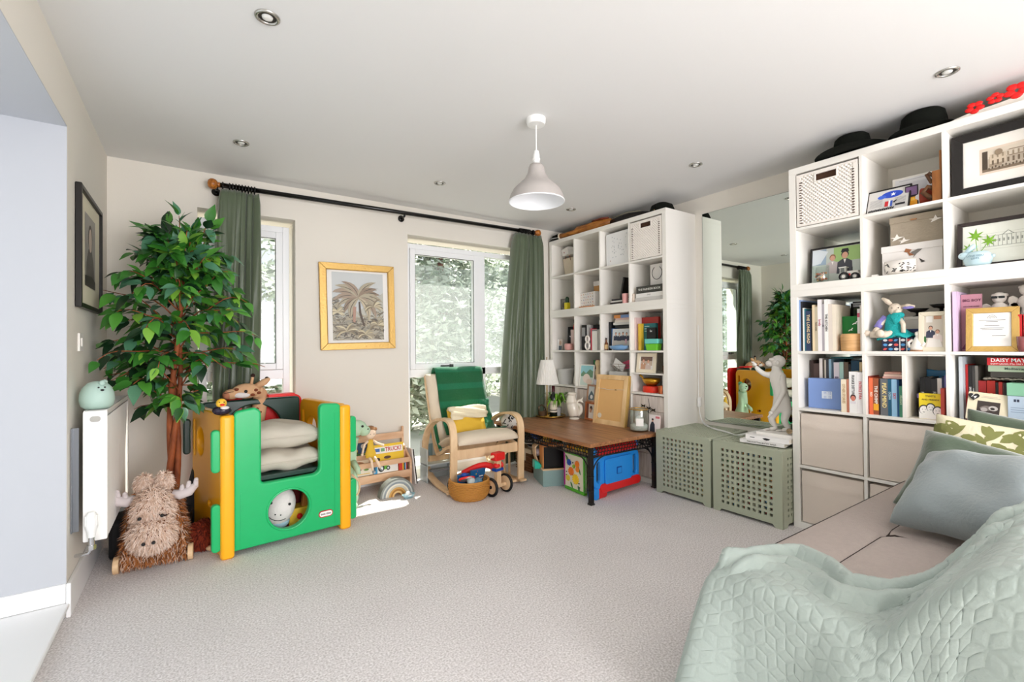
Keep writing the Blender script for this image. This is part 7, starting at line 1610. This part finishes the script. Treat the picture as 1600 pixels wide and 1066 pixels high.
obj('body', B().rbox(-.08, -.03, .03, .16, .08, .14, .02), M('toy_yellow', (236, 196, 60), .4), t, bevel=.008); obj('red_light', B().ball((-.02, -.035, .09), .018, 12), mpr, t, smooth=True); obj('orange_fin', B().prism([(.0, .13), (.05, .13), (.03, .26), (.015, .26)], -.01, .03, 'y'), M('toy_orange', (206, 130, 60), .4), t, bevel=.004)
obj('base', B().box(-.07, -.02, 0, .15, .07, .03), mpr, t)
t = thing('maroon_bag', 'maroon cloth bag at the back inside the play cube', 'bag', (.60, 3.38, .19), 0); obj('bag', B().ball((0, 0, 0), (.12, .08, .18), 16), M('maroon_cloth', (110, 24, 24), .8), t, smooth=True)
# duck on the post
t = thing('toy_duck', 'small duck toy with yellow head and dark body on the corner post', 'toy', (.125, 2.985, .776), -.1)
obj('body', B().ball((0, 0, .027), (.046, .034, .027), 18), M('navy_glitter', (34, 26, 44), .25), t, smooth=True); obj('head', B().ball((-.002, -.004, .066), (.026, .025, .026), 16), M('duck_yellow', (240, 190, 60), .35), t, smooth=True)
obj('beak', B().ball((.004, -.03, .060), (.012, .010, .006), 10), mpr, t, smooth=True); obj('white_collar', B().ball((.014, -.02, .042), (.022, .018, .010), 12), mpw, t, smooth=True)
for x in (-.01, .012): obj('eye', B().ball((x, -.027, .074), .003, 8), mf, t)
# giraffe plush lying over the back panel
mgir = M('giraffe_tan', (216, 172, 132), .9, noise=(80, .3)); mgb_ = M('giraffe_brown', (130, 66, 40), .9)
t = thing('plush_giraffe', 'tan giraffe plush with dark horn tips lying on the cube rear panel', 'soft toy', (.285, 3.545, .812), .12)
obj('head', B().ball((0, 0, .045), (.085, .045, .05), 20).ball((-.085, -.008, .03), (.05, .035, .034), 16), mgir, t, smooth=True)
obj('muzzle', B().ball((-.11, -.012, .026), (.028, .030, .028), 14), M('giraffe_nose', (190, 126, 96), .9), t, smooth=True)
obj('ear', B().tube([(.06, .0, .07), (.11, -.01, .10), (.14, -.01, .12)], [.02, .022, .01], 12), mgir, t, smooth=True); 
for a, c in (((.03, .0, .085), (.04, .0, .145)), ((.07, .0, .085), (.125, 0, .12))):
    obj('horn', B().tube([a, c], [.010, .009], 10), mgir, t, smooth=True); obj('horn_tip', B().ball(c, .014, 10), M('dark_brown_plush', (50, 26, 20), .9), t, smooth=True)
obj('eye', B().ball((-.01, -.042, .045), .011, 12), mf, t, smooth=True); obj('mouth_line', B().tube([(-.13, -.03, .04), (-.10, -.042, .046), (-.08, -.04, .048)], .002, 6), mf, t)
for P in ((.05, -.035, .05), (.03, -.04, .02), (-.06, -.03, .06), (.07, -.028, .03)): obj('brown_patch', B().ball(P, (.014, .008, .010), 10), mgb_, t, smooth=True)
obj('white_cheek', B().ball((-.03, -.032, .022), (.05, .018, .02), 12), mpw, t, smooth=True)
obj('neck', B().tube(smooth_path([(.06, .02, .04), (.10, .06, .0), (.09, .075, -.12), (.06, .075, -.28)], 5), .045, 14), mgir, t, smooth=True)
for i in range(10): obj('neck_patch', B().ball((.10-.01*i*.3+.02*(i % 2)-.02, .033, -.04-.022*i), (.011, .006, .010), 8), mgb_, t, smooth=True)
obj('red_cloth', B().rbox(.13, -.02, -.008, .30, .06, .012, .006, 'y'), mpr, t, bevel=.003)
# dinosaur plush to the right of the cube
mdin = M('mint_dinosaur_plush', (184, 214, 184), .9, noise=(70, .3)); mdin2 = M('green_dinosaur_crest', (90, 170, 130), .9, noise=(70, .3))
t = thing('plush_dinosaur', 'tall mint green dinosaur plush standing right of the play cube', 'soft toy', (.925, 3.40, 0), -.25)
obj('body', B().tube(smooth_path([(-.06, .05, .02), (-.05, .04, .12), (-.04, .02, .24), (-.02, 0, .38), (-.0, -.0, .50)], 5), [.095, .10, .105, .105, .10, .1, .098, .094, .09, .086, .08, .074, .068, .063, .058, .056, .054, .052, .052, .052, .054], 20), mdin, t, smooth=True)
obj('head', B().ball((.03, -.02, .565), (.078, .055, .058), 20).ball((.085, -.03, .545), (.045, .042, .038), 14), mdin, t, smooth=True)
obj('crest', B().tube(smooth_path([(.02, .02, .615), (-.04, .03, .57), (-.06, .04, .45), (-.085, .05, .30), (-.12, .07, .15), (-.14, .09, .04)], 4), .028, 10), mdin2, t, smooth=True)
obj('foot', B().ball((-.02, -.07, .035), (.06, .08, .035), 14).ball((-.12, .06, .035), (.06, .07, .035), 14), mdin, t, smooth=True); obj('arm', B().tube([(.01, -.05, .33), (.04, -.11, .29), (.045, -.12, .26)], [.024, .02, .016], 10), mdin, t, smooth=True)
for P in ((.075, -.07, .582), (.112, -.066, .56)): obj('eye' if P[0] < .1 else 'nostril', B().ball(P, .009 if P[0] < .1 else .005, 10), mf, t, smooth=True)
obj('strap', B().tube(smooth_path([(-.0, -.10, .26), (.05, -.105, .20), (.04, -.10, .12), (-.02, -.10, .10)], 5), .006, 6), mbw, t, smooth=True)

# ================================================================== fur helper
def fur(parent, name, src, n, ln, mats, w=.0025, droop=.5, seed=1, label=None):
    """short tufts scattered over a mesh object's surface"""
    rnd = random.Random(seed); me = src.data; b = B(); me.calc_loop_triangles(); tris = []; acc = 0
    for T in me.loop_triangles:
        a, b_, c = [me.vertices[i].co for i in T.vertices]; acc += T.area; tris.append((acc, a, b_, c, T.normal.copy()))
    import bisect
    cum = [q[0] for q in tris]; V = []; Fc = []; MI = []
    for k in range(n):
        q = tris[min(len(tris)-1, bisect.bisect(cum, rnd.random()*acc))]; u, v = rnd.random(), rnd.random()
        if u+v > 1: u, v = 1-u, 1-v
        p = q[1]+(q[2]-q[1])*u+(q[3]-q[1])*v; nn = q[4]
        d = (nn*(.75)+Vector((rnd.uniform(-.7, .7), rnd.uniform(-.7, .7), rnd.uniform(-.7, .4)-droop))).normalized(); l = ln*rnd.uniform(.6, 1.3)
        sd = d.cross(nn); sd = (sd if sd.length > 1e-4 else d.orthogonal()).normalized()*w; i = len(V)
        tip = p+d*l+Vector((0, 0, -droop*l*.4)); mid = p+d*l*.55
        V += [p-sd, p+sd, mid+sd*.8, mid-sd*.8, tip]; Fc += [(i, i+1, i+2, i+3), (i+3, i+2, i+4)]; m_ = rnd.randrange(len(mats)); MI += [m_, m_]
    me = bpy.data.meshes.new(name); me.from_pydata(V, [], Fc); o = obj(name, me, mats, parent)
    me.polygons.foreach_set('material_index', MI); me.update(); o['kind'] = 'stuff'
    if label: o['label'] = label
    return o
# moose push-along
t = thing('moose_walker', 'shaggy brown moose push toy with grey felt antlers and wooden wheels', 'ride-on toy', (-.172, 3.085, 0), -.05)
mfb = M('fur_base_brown', (110, 66, 40), .95); f1 = M('fur_ginger', (176, 110, 58), .9); f2 = M('fur_brown', (112, 64, 36), .9); f3 = M('fur_pale', (214, 184, 162), .9); f4 = M('fur_cream', (236, 216, 202), .9)
o = obj('body', B().prism([(-.138, .028), (.138, .028), (.128, .16), (.10, .33), (.06, .41), (-.06, .41), (-.10, .33), (-.128, .16)], -.005, .12, 'y'), mfb, t)
fur(o, 'body_fur', o, 9000, .030, [f1, f2, f1, f3], w=.002, seed=3)
o = obj('head', B().ball((.0, -.05, .31), (.085, .06, .12), 20).ball((.0, -.085, .205), (.097, .062, .085), 20), mfb, t, smooth=True)
fur(o, 'head_fur', o, 9000, .026, [f3, f4, f4, f3], w=.0022, seed=4, label='pale beige fur on the face')
for s_ in (-1, 1):
    o = obj('ear', B().ball((s_*.042, -.01, .445), (.034, .022, .045), 12), mfb, t, smooth=True); fur(o, 'ear_fur', o, 1500, .022, [f3, f4], w=.002, seed=5+s_)
    b = B().tube([(s_*.075, -.01, .375), (s_*.11, -.012, .36), (s_*.15, -.012, .372), (s_*.178, -.012, .40)], [.018, .026, .026, .016], 12)
    for (x, zz, l) in ((.115, .385, .03), (.145, .398, .034), (.178, .41, .034)): b.tube([(s_*x, -.012, zz-.02), (s_*(x+.004), -.012, zz+l*.6)], [.014, .011], 10).ball((s_*(x+.004), -.012, zz+l*.6), .011, 8)
    obj('antler', b, M('grey_felt_antler', (206, 196, 196), .9), t, smooth=True)
    obj('wheel', B().cyl((0, 0, -.012), .042, .024, seg=26, M4=Matrix.Translation((s_*.155, .01, .042)) @ Matrix.Rotation(PI/2, 4, 'Y')), mbir, t, smooth='auto', bevel=.002)
    obj('wheel', B().cyl((0, 0, -.012), .042, .024, seg=26, M4=Matrix.Translation((s_*.155, .22, .042)) @ Matrix.Rotation(PI/2, 4, 'Y')), mbir, t, smooth='auto', bevel=.002)
    obj('nostril', B().ball((s_*.02-.006, -.168, .182), .009, 8), mf, t); obj('eye', B().ball((s_*.045, -.135, .30), .009, 8), mf, t)
obj('chassis', B().box(-.14, .03, .045, .14, .25, .065), mbir, t)
obj('brow_seam', B().tube([(-.06, -.108, .27), (-.04, -.114, .262), (-.02, -.108, .275)], .004, 6).tube([(.03, -.11, .30), (.05, -.112, .29), (.07, -.10, .292)], .004, 6), M('dark_brown_plush'), t, smooth=True)
# reddish shaggy toy between moose and cube
t = thing('shaggy_plush', 'rust red shaggy soft toy on the floor between moose and play cube', 'soft toy', (.052, 3.22, .075), 0)
o = obj('body', B().ball((0, 0, 0), (.085, .075, .07), 18), M('rust_plush', (120, 40, 20), .9), t, smooth=True); fur(o, 'shag', o, 5000, .032, [M('rust_a', (160, 60, 32), .9), M('rust_b', (110, 36, 20), .9)], w=.0028, seed=8)
obj('foot', B().ball((.03, -.085, -.055), (.03, .02, .016), 10), mbir, t, smooth=True)
# black bag in the corner
t = thing('black_case', 'tall black folded case standing in the corner behind the moose toy', 'case', (.0, 3.55, 0), .25)
obj('case', B().prism([(-.10, 0), (.10, 0), (.14, .62), (.06, .66)], -.03, .03, 'y'), M('black_nylon', (18, 18, 20), .7), t, bevel=.01)
t = thing('black_holdall', 'low black bag in the shade under radiator and tree', 'bag', (-.27, 3.42, .0), 0); obj('bag', B().rbox(-.11, -.14, 0, .09, .16, .22, .03, 'x'), M('black_nylon', 0), t, bevel=.02)

# ================================================================== artificial ficus tree
TB = Vector((-.10, 3.40, 0))
t = thing('ficus_tree', 'bushy green ficus tree with twisted red brown stems in the corner', 'plant', TB, 0)
mbark = wood('ficus_bark', (96, 42, 20), (176, 96, 52), (6, 6, 3), .7)
obj('pot', B().lathe([(0, 0), (.075, 0), (.095, .17), (.10, .18), (.092, .18), (.085, .16), (0, .15)], 24), M('black_pot', (30, 28, 28), .5), t, smooth='auto')
rnd = random.Random(12); TP = []
def trunk_pt(k, z): a = z*4.2+k*2.1; r_ = .022*(1 if z < 1 else max(.2, 1.6-z*.6)); return Vector((r_*math.cos(a)+.03*(z-.5)*.9+.0, r_*math.sin(a)-.10*z*.6, z))
for k in range(3):
    P = [trunk_pt(k, .15+.05*i) for i in range(27 if k == 0 else 24-3*k)]
    obj('stem', B().tube(P, [.021-.011*i/len(P) for i in range(len(P))], 10), mbark, t, smooth=True)
mleaf = []
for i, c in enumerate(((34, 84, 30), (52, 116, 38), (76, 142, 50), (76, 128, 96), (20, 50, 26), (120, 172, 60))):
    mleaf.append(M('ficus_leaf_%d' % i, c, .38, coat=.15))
def leaf_mesh(mat):
    b = B(); n = 6; L_, Wd = .092, .027; mid = []; le = []; ri = []
    for i in range(n+1):
        u = i/n; w = Wd*math.sin(PI*u**.8)**.9*(1-.25*u) if 0 < u < 1 else 0; zc = -.020*u*u
        mid.append(b.bm.verts.new((0, L_*u, zc)))
        if 0 < i < n: le.append(b.bm.verts.new((-w, L_*u-.004, zc+.007*w/Wd))); ri.append(b.bm.verts.new((w, L_*u-.004, zc+.007*w/Wd)))
    for side in (le, ri):
        b.bm.faces.new([mid[0], side[0], mid[1]])
        for i in range(n-2): b.bm.faces.new([mid[i+1], side[i], side[i+1], mid[i+2]])
        b.bm.faces.new([mid[n-1], side[-1], mid[n]])
    o = obj('leaf', b, mat, None, smooth=True); me = o.data; bpy.data.objects.remove(o); return me
LM = [leaf_mesh(m_) for m_ in mleaf]
leaves = []; bb = B()
def inside(p):   # world limits: wall, radiator, window wall, curtain
    q = p+TB; return q.x > L+.03 and q.y < D-.16 and not (q.x < L+.16 and q.z < .93 and q.y > 2.75) and q.y > 2.72 and not (q.x > .10 and q.y > 3.62) and not (q.x > .06 and q.z < 1.02)
NBR = 74
for k in range(NBR):
    z0_ = .74+1.02*(k/NBR)**.85; a = k*2.399963; o_ = trunk_pt(k % 3, min(z0_, 1.35)); 
    if z0_ > 1.35: o_ = trunk_pt(0, min(1.45, z0_))
    f_ = (z0_-.8)/.96; ln = (.30+.16*math.sin(PI*min(1, f_*1.15+.1)))*(1-.62*max(0, f_-.45)/.55)*rnd.uniform(.8, 1.15)
    rise = rnd.uniform(-.05, .16)+.28*f_**2
    P = [];
    for i in range(9):
        u = i/8; p = o_+Vector((ln*u*math.cos(a)*.96, ln*u*math.sin(a)*.62, rise*u+.10*math.sin(PI*u*.7)-.16*u*u*(1-f_)+.02*math.sin(7*u+k)))
        P.append(p)
    while len(P) > 3 and not inside(P[-1]): P.pop()
    bb.tube(P, [.0045*(1-.7*i/len(P)) for i in range(len(P))], 5)
    m_ = len(P)
    for i in range(1, m_):
        for j in range(3 if i > 2 else 1):
            p = P[i-1].lerp(P[i], rnd.random()); out_ = (P[i]-P[i-1]).normalized(); sd = Vector((-out_.y, out_.x, 0))*(1 if (i+j) % 2 else -1)
            dr = (out_*rnd.uniform(.2, 1)+sd*rnd.uniform(.3, 1)+Vector((0, 0, rnd.uniform(-.9, .15)))).normalized()
            st_ = p+dr*.02
            if inside(st_+dr*.085) and inside(st_): leaves.append((st_, dr, rnd.random()))
# the lone sprig rising at the top right
P = smooth_path([(.04, -.09, 1.35), (.055, -.11, 1.50), (.10, -.12, 1.60), (.13, -.13, 1.68)], 4); P.append(Vector((.15, -.13, 1.76))); bb.tube([Vector(p) for p in P], .003, 5)
for i, (dx, dz, zt) in enumerate(((-.7, .7, .99), (.9, .25, .98), (1, -.1, .8), (.3, .95, .99), (.9, -.6, .75), (-.9, .2, .6), (.8, .1, .5), (-.6, .6, .4))):
    p = Vector(P[min(len(P)-1, int(zt*(len(P)-1)))]); leaves.append((p, Vector((dx, -.2, dz)).normalized(), .3+.05*i))
obj('branches', bb, mbark, t, smooth=True)
def leaf_mat(p, dr, q):
    up = Vector((rnd.uniform(-.5, .5), -.55+rnd.uniform(-.5, .4), 1)).normalized(); y = dr; x = y.cross(up).normalized(); z = x.cross(y)
    s_ = .75+.5*q
    return Matrix(((x.x*s_, y.x*s_, z.x*s_, p.x), (x.y*s_, y.y*s_, z.y*s_, p.y), (x.z*s_, y.z*s_, z.z*s_, p.z), (0, 0, 0, 1)))
leaves.sort(key=lambda l: (l[0].y+.3*abs(l[0].x)))
rest = bmesh.new()
for i, (p, dr, q) in enumerate(leaves):
    # leaf colour imitates light: lit tones towards window, shaded greens at the wall
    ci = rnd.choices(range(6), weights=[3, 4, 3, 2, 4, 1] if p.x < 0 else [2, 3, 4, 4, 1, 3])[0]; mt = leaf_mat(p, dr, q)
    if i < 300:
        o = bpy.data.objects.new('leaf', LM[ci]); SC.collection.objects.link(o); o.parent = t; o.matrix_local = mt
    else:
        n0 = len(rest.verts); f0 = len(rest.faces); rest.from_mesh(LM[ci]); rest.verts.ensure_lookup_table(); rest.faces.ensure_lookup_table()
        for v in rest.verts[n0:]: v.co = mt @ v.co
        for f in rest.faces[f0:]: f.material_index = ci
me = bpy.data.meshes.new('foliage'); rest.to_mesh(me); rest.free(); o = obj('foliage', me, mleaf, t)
for p_ in me.polygons: p_.use_smooth = True
o['kind'] = 'stuff'

# ================================================================== sofa
SX0, SX1, SY0, SY1, SZ = 1.36, 3.06, .385, .862, .425
msof = M('taupe_weave', (182, 170, 163), .95, noise=(300, .4), var=.08, vscale=60)
mpip = M('dark_piping', (50, 40, 36), .8)
t = thing('sofa', 'low taupe tufted day sofa with dark piping, partly under the quilt', 'sofa', (0, 0, 0))
b = B(); nx, ny = 120, 40; G = []
for j in range(ny+1):
    row = []
    for i in range(nx+1):
        x = SX0+(SX1-SX0)*i/nx; y = SY0+(SY1-SY0)*j/ny; z_ = SZ+.012
        z_ -= .014*math.exp(-((y-.655)/.007)**2); z_ -= .018*math.exp(-(((x-2.12)/.03)**2+((y-.655)/.03)**2)); z_ -= .010*math.exp(-((x-2.12)/.006)**2)*(y < .655)
        z_ += .006*math.sin(PI*(y-SY0)/(SY1-SY0)*2)**2; e = min((x-SX0), (SX1-x), (SY1-y)); z_ -= .03*max(0, 1-e/.03)**2
        row.append(b.bm.verts.new((x, y, z_)))
    G.append(row)
for j in range(ny):
    for i in range(nx): b.bm.faces.new([G[j][i], G[j][i+1], G[j+1][i+1], G[j+1][i]])
obj('seat_top', b, msof, t, smooth=True)
obj('seat_base', B().box(SX0, .05, .14, SX1, SY1, SZ-.016), msof, t, bevel=.008)
obj('piping', B().tube([(SX0, SY1, SZ-.012), (SX1, SY1, SZ-.012)], .0055, 8).tube([(SX0, SY0, SZ-.012), (SX0, SY1, SZ-.012)], .0055, 8).tube([(SX0, SY1, .15), (SX1, SY1, .15)], .004, 8), mpip, t, smooth=True)
obj('seam', B().tube([(SX0, .655, SZ+.003), (2.06, .655, SZ+.004), (2.12, .655, SZ-.008), (2.18, .655, SZ+.004), (SX1, .655, SZ+.003)], .003, 6).tube([(2.12, .655, SZ-.004), (2.12, .63, SZ+.006), (2.12, SY0+.03, SZ+.008)], .003, 6), mpip, t, smooth=True)
obj('backrest', B().prism([(.40, .40), (.40, .455), (.255, .635), (.21, .655), (.08, .63), (.05, .56), (.10, .40)], SX0, SX1, 'x'), msof, t, bevel=.02)
for x in (SX0+.08, SX1-.08):
    for y in (.10, .80): obj('leg', B().cyl((x, y, 0), .018, .14, r2=.024, seg=14), M('black_lacquer'), t, smooth='auto')

# quilt: one sheet draped over the sofa's near end
mq = M('sage_quilt', (166, 178, 172), .9, noise=(120, .15), sheen=.2)
prof = [(.885, .05), (.89, .20), (.885, .36), (.868, .420), (.83, .440), (.62, .446), (.46, .450), (.41, .468), (.37, .515), (.27, .64), (.22, .672), (.15, .68), (.06, .66), (.02, .58), (.01, .34), (.0, .08)]
pp = [Vector((0, y, z)) for y, z in prof]; pp = smooth_path(pp, 6)
cum = [0]
for a, c in zip(pp, pp[1:]): cum.append(cum[-1]+(Vector(c)-Vector(a)).length)
TOT = cum[-1]
PY_ = np.array([p[1] for p in pp]); PZ_ = np.array([p[2] for p in pp]); CU = np.array(cum)
NB, NA = 560, 420
bs_ = np.linspace(0, TOT, NB+1); yb = np.interp(bs_, CU, PY_); zb = np.interp(bs_, CU, PZ_)
# covered length to the right of the end edge, per b
s_seat0 = float(np.interp(.445, [0, 1], [0, 1])) if False else 0
xr = np.interp(bs_, [0, .36, .44, .53, .62, .70, .78, .86, .95, 1.12, 1.3, TOT], [.06, .08, .14, .29, .25, .17, .2, .42, .50, .66, .85, .95])
DROP = .80
Bg, Ag = np.meshgrid(bs_, np.linspace(0, 1, NA+1), indexing='ij')
XR = np.repeat(xr[:, None], NA+1, 1); AL = -DROP+Ag*(DROP+XR)      # a<0: hanging part
Yg = np.repeat(yb[:, None], NA+1, 1).copy(); Zs = np.repeat(zb[:, None], NA+1, 1)
# free hanging end (a<0), rounded over the edge
hang = np.clip(-AL, 0, None); R0 = .035
zd = np.where(hang < R0*1.57, R0*(1-np.cos(np.clip(hang/R0, 0, 1.57))), R0+(hang-R0*1.57)); xo = np.where(hang < R0*1.57, R0*np.sin(np.clip(hang/R0, 0, 1.57)), R0)
Xg = np.where(AL >= 0, SX0+AL, SX0-xo)
ZZ = Zs-zd
fl = np.clip(hang-.04, 0, None)
fold = np.sin(Bg*17+.6)*.6+np.sin(Bg*31+2.0)*.3+np.sin(Bg*9.)*.5
ZZ -= .012*np.exp(-((Bg-.40)/.10)**2-((AL)/.10)**2)
Xg -= fl*(.12+.16*np.clip(fold, -.4, 1.2)+.75*np.clip(.62-Bg, 0, .4)); Yg += fl*(.10*np.sin(Bg*17+1.9)+.35*np.clip(.35-Bg, 0, 1))
# corner: pull the front hanging part outwards
# creases and rolled folds on top
ridge = lambda d, w: np.exp(-(d/w)**2)
top = (AL > -.02)
lump = .042*ridge(AL-XR+.05+.03*np.sin(6*Bg), .032)+.022*ridge(AL-XR+.15+.05*np.sin(5*Bg+1), .03)+.014*ridge(AL-XR*.45-.03*np.sin(9*Bg), .025)
seatm = ((Bg > .40) & (Bg < 1.5))
ZZ += np.where(seatm, lump*np.clip((AL+.02)/.04, 0, 1), lump*.3*np.clip((AL+.02)/.04, 0, 1))
# ridge line where the quilt climbs to the backrest
ZZ += .022*ridge(Bg-.95-.10*AL, .035)*np.clip((AL+.05)/.1, 0, 1); ZZ += .006*np.sin(14*Bg+8*AL)*np.sin(5*AL+Bg*3)
ZZ += .010*np.sin(23*AL+4*np.sin(5*Bg))*np.clip(-AL*2+.2, 0, .6)*0
# tumbling block stitch lines pressed into the padding
s_ = .034; U_ = Bg/s_; V_ = AL/s_
def stitch(u, v):
    w = math.sqrt(3); best = None
    for ox, oy in ((0, 0), (w/2, 1.5)):
        cx = np.round((u-ox)/w)*w+ox; cy = np.round((v-oy)/3)*3+oy; dx, dy = u-cx, v-cy; d2 = dx*dx+dy*dy
        if best is None: best = (d2, dx, dy)
        else: m = d2 < best[0]; best = (np.where(m, d2, best[0]), np.where(m, dx, best[1]), np.where(m, dy, best[2]))
    _, dx, dy = best; dm = np.full(dx.shape, 9.0)
    for k in range(6):
        a = math.radians(60*k); dm = np.minimum(dm, np.abs(w/2-(dx*math.cos(a)+dy*math.sin(a))))
    for k in range(3):
        a = math.radians(90+120*k); ca, sa = math.cos(a), math.sin(a); al = dx*ca+dy*sa; pe = np.abs(-dx*sa+dy*ca); dm = np.minimum(dm, np.where(al > 0, pe, 9))
    return dm
dm = stitch(U_, V_); puff = -.0019*np.exp(-(dm/.10)**2)
# normal by finite differences
Pq = np.stack([Xg, Yg, ZZ], -1); du = np.gradient(Pq, axis=0); dv = np.gradient(Pq, axis=1); Nq = np.cross(du, dv); Nq /= np.linalg.norm(Nq, axis=-1, keepdims=True)+1e-9
sg = np.sign(Nq[NB//2, NA-10, 2]) or 1
Pq = Pq+Nq*sg*(puff[..., None]+.006)
Pq[..., 2] = np.maximum(Pq[..., 2], .006+.004*np.sin(Bg*40)**2)
idx = np.arange((NB+1)*(NA+1)).reshape(NB+1, NA+1); Fq = np.stack([idx[:-1, :-1], idx[1:, :-1], idx[1:, 1:], idx[:-1, 1:]], -1).reshape(-1, 4)
me = bpy.data.meshes.new('quilt'); me.from_pydata(Pq.reshape(-1, 3).tolist(), [], Fq.tolist())
o = obj('quilt', me, mq, None, smooth=True); md = o.modifiers.new('s', 'SOLIDIFY'); md.thickness = .006; md.offset = 1
tag(o, 'pale sage quilt with stitched block pattern draped over the near sofa end', 'quilt')

# cushions on the sofa -------------------------------------------------
mgv = M('forest_velvet', (72, 88, 68), .75, noise=(60, .2), sheen=.6); mgl = M('grey_blue_velvet', (140, 150, 152), .75, noise=(90, .25), sheen=.4)
mfl = M('cream_linen', (224, 216, 186), .85, noise=(120, .2))
def cush4(label, BL, TL, U, w, th, mat, **k):
    BL, TL, U = Vector(BL), Vector(TL), Vector(U).normalized(); V = TL-BL; h = V.length; V0 = V.normalized(); U = (U-V0*U.dot(V0)).normalized()
    return cushion('scatter_cushion', label, BL+V*.5+U*w*.5, U, V0, w, h, th, mat, **k)
cush4('slate grey velvet cushion in front, lying against the large dark green one', (2.15, .67, .455), (2.44, .615, .70), (-.5, -1, 0), .44, .165, mgl, seed=1, crease=.011, pts=.10)
cush4('large dark green velvet cushion behind the slate grey one', (2.42, .745, .46), (2.64, .68, .77), (.12, -1, .02), .60, .20, mgv, seed=3, crease=.015, pts=.08)
c = cush4('cream floral cushion squeezed between two green cushions', (2.70, .72, .47), (2.83, .69, .82), (.05, -1, 0), .52, .10, mfl, seed=5, crease=.005, pts=.08)
c2 = cush4('dark green cushion at the back against the shelving unit', (2.90, .66, .47), (2.985, .615, .84), (.03, -1, 0), .50, .09, mgv, seed=6, crease=.005, pts=.08)
b = B(); rnd = random.Random(14); cov = [x for x in c.children if x.name.startswith('cover')][0]
bm = bmesh.new(); bm.from_mesh(cov.data); bm.faces.ensure_lookup_table(); bm.normal_update()
from mathutils.bvhtree import BVHTree
bv = BVHTree.FromBMesh(bm)
for i in range(90):      # printed leaves following the cover
    y0_, z0_ = rnd.uniform(-.25, .25), rnd.uniform(.0, .18); a = rnd.uniform(0, 2*PI); V = []
    for px, pz_ in leafp(0, 0, a, rnd.uniform(.05, .085), .014, .3, 4):
        h_ = bv.ray_cast(Vector((-.4, y0_+px, z0_+pz_)), Vector((1, 0, 0)))
        if h_[0] is None: V = []; break
        V.append(h_[0]+h_[1]*.0008 if h_[1].x < 0 else h_[0]-h_[1]*.0008)
    if len(V) > 3:
        for j in range(1, len(V)//2): 
            n_ = len(V); b.poly([V[j-1], V[j], V[n_-1-j], V[n_-j]])
bm.free()
md_ = obj('leaf_print', b, M('olive_print', (126, 128, 74), .85), c); md_['kind'] = 'stuff'

# ================================================================== outside
struct('trim_garden', B().box(-14, D+WT+.01, -.35, 16, 24, -.25), M('paving', (186, 184, 178), .95, var=.1, vscale=3)); 
bpy.data.objects['trim_garden'].name = 'garden_ground'
mol = [M('outdoor_leaf_%d' % i, c, .5) for i, c in enumerate(((164, 178, 156), (200, 210, 194), (116, 136, 110), (220, 228, 214)))]
def tree_out(label, x, y, h, r_, n, seed, s0=.09):
    rnd = random.Random(seed); t = thing('garden_tree', label, 'tree', (x, y, -.25), 0, group='trees outside the windows')
    obj('trunk', B().tube([(0, 0, 0), (.05, 0, h*.4), (0, .1, h*.8)], [.12, .09, .04], 10), mbark, t, smooth=True)
    V = []; Fc = []; MI = []; blobs = [(Vector((rnd.uniform(-1, 1)*r_*.7, rnd.uniform(-1, 1)*r_*.5, h*rnd.uniform(.06, .92))), rnd.uniform(.3, .52)*r_) for _ in range(30)]
    for k in range(n):
        c, q = rnd.choice(blobs); d = Vector((rnd.gauss(0, 1), rnd.gauss(0, 1), rnd.gauss(0, 1))).normalized(); p = c+d*q*rnd.uniform(.75, 1.05)
        if p.z < .05: continue
        a = Vector((rnd.gauss(0, 1), rnd.gauss(0, 1), rnd.gauss(0, .6))).normalized()*s0*rnd.uniform(.6, 1.2); b_ = a.orthogonal().normalized()*a.length*.4; i = len(V)
        V += [p-a, p-b_, p+a, p+b_]; Fc.append((i, i+1, i+2, i+3)); MI.append(rnd.randrange(4))
    me = bpy.data.meshes.new('foliage'); me.from_pydata(V, [], Fc); o = obj('foliage', me, mol, t); me.polygons.foreach_set('material_index', MI); me.update(); o['kind'] = 'stuff'
for i, (x, y, h, r_, n, s0, lab) in enumerate([(-3.3, 7.4, 4.8, 1.25, 7000, .10, 'garden tree at the far left outside, beyond the ficus'), (.05, 7.3, 4.9, 1.3, 15000, .09, 'bushy garden tree outside the narrow left window'),
        (3.5, 7.3, 4.7, 1.3, 16000, .09, 'garden tree seen through the left half of the large window'), (7.0, 7.5, 5.0, 1.35, 14000, .09, 'garden tree seen through the large window beside its curtain'),
        (-1.6, 11.4, 6.0, 1.85, 10000, .13, 'far garden tree behind the narrow left window'), (3.3, 11.4, 6.2, 1.85, 14000, .13, 'far garden tree behind the middle of the large window'), (8.2, 11.6, 6.2, 1.85, 12000, .13, 'far garden tree at the right behind the large window')]):
    tree_out(lab, x, y, h, r_, n, 31+i, s0)
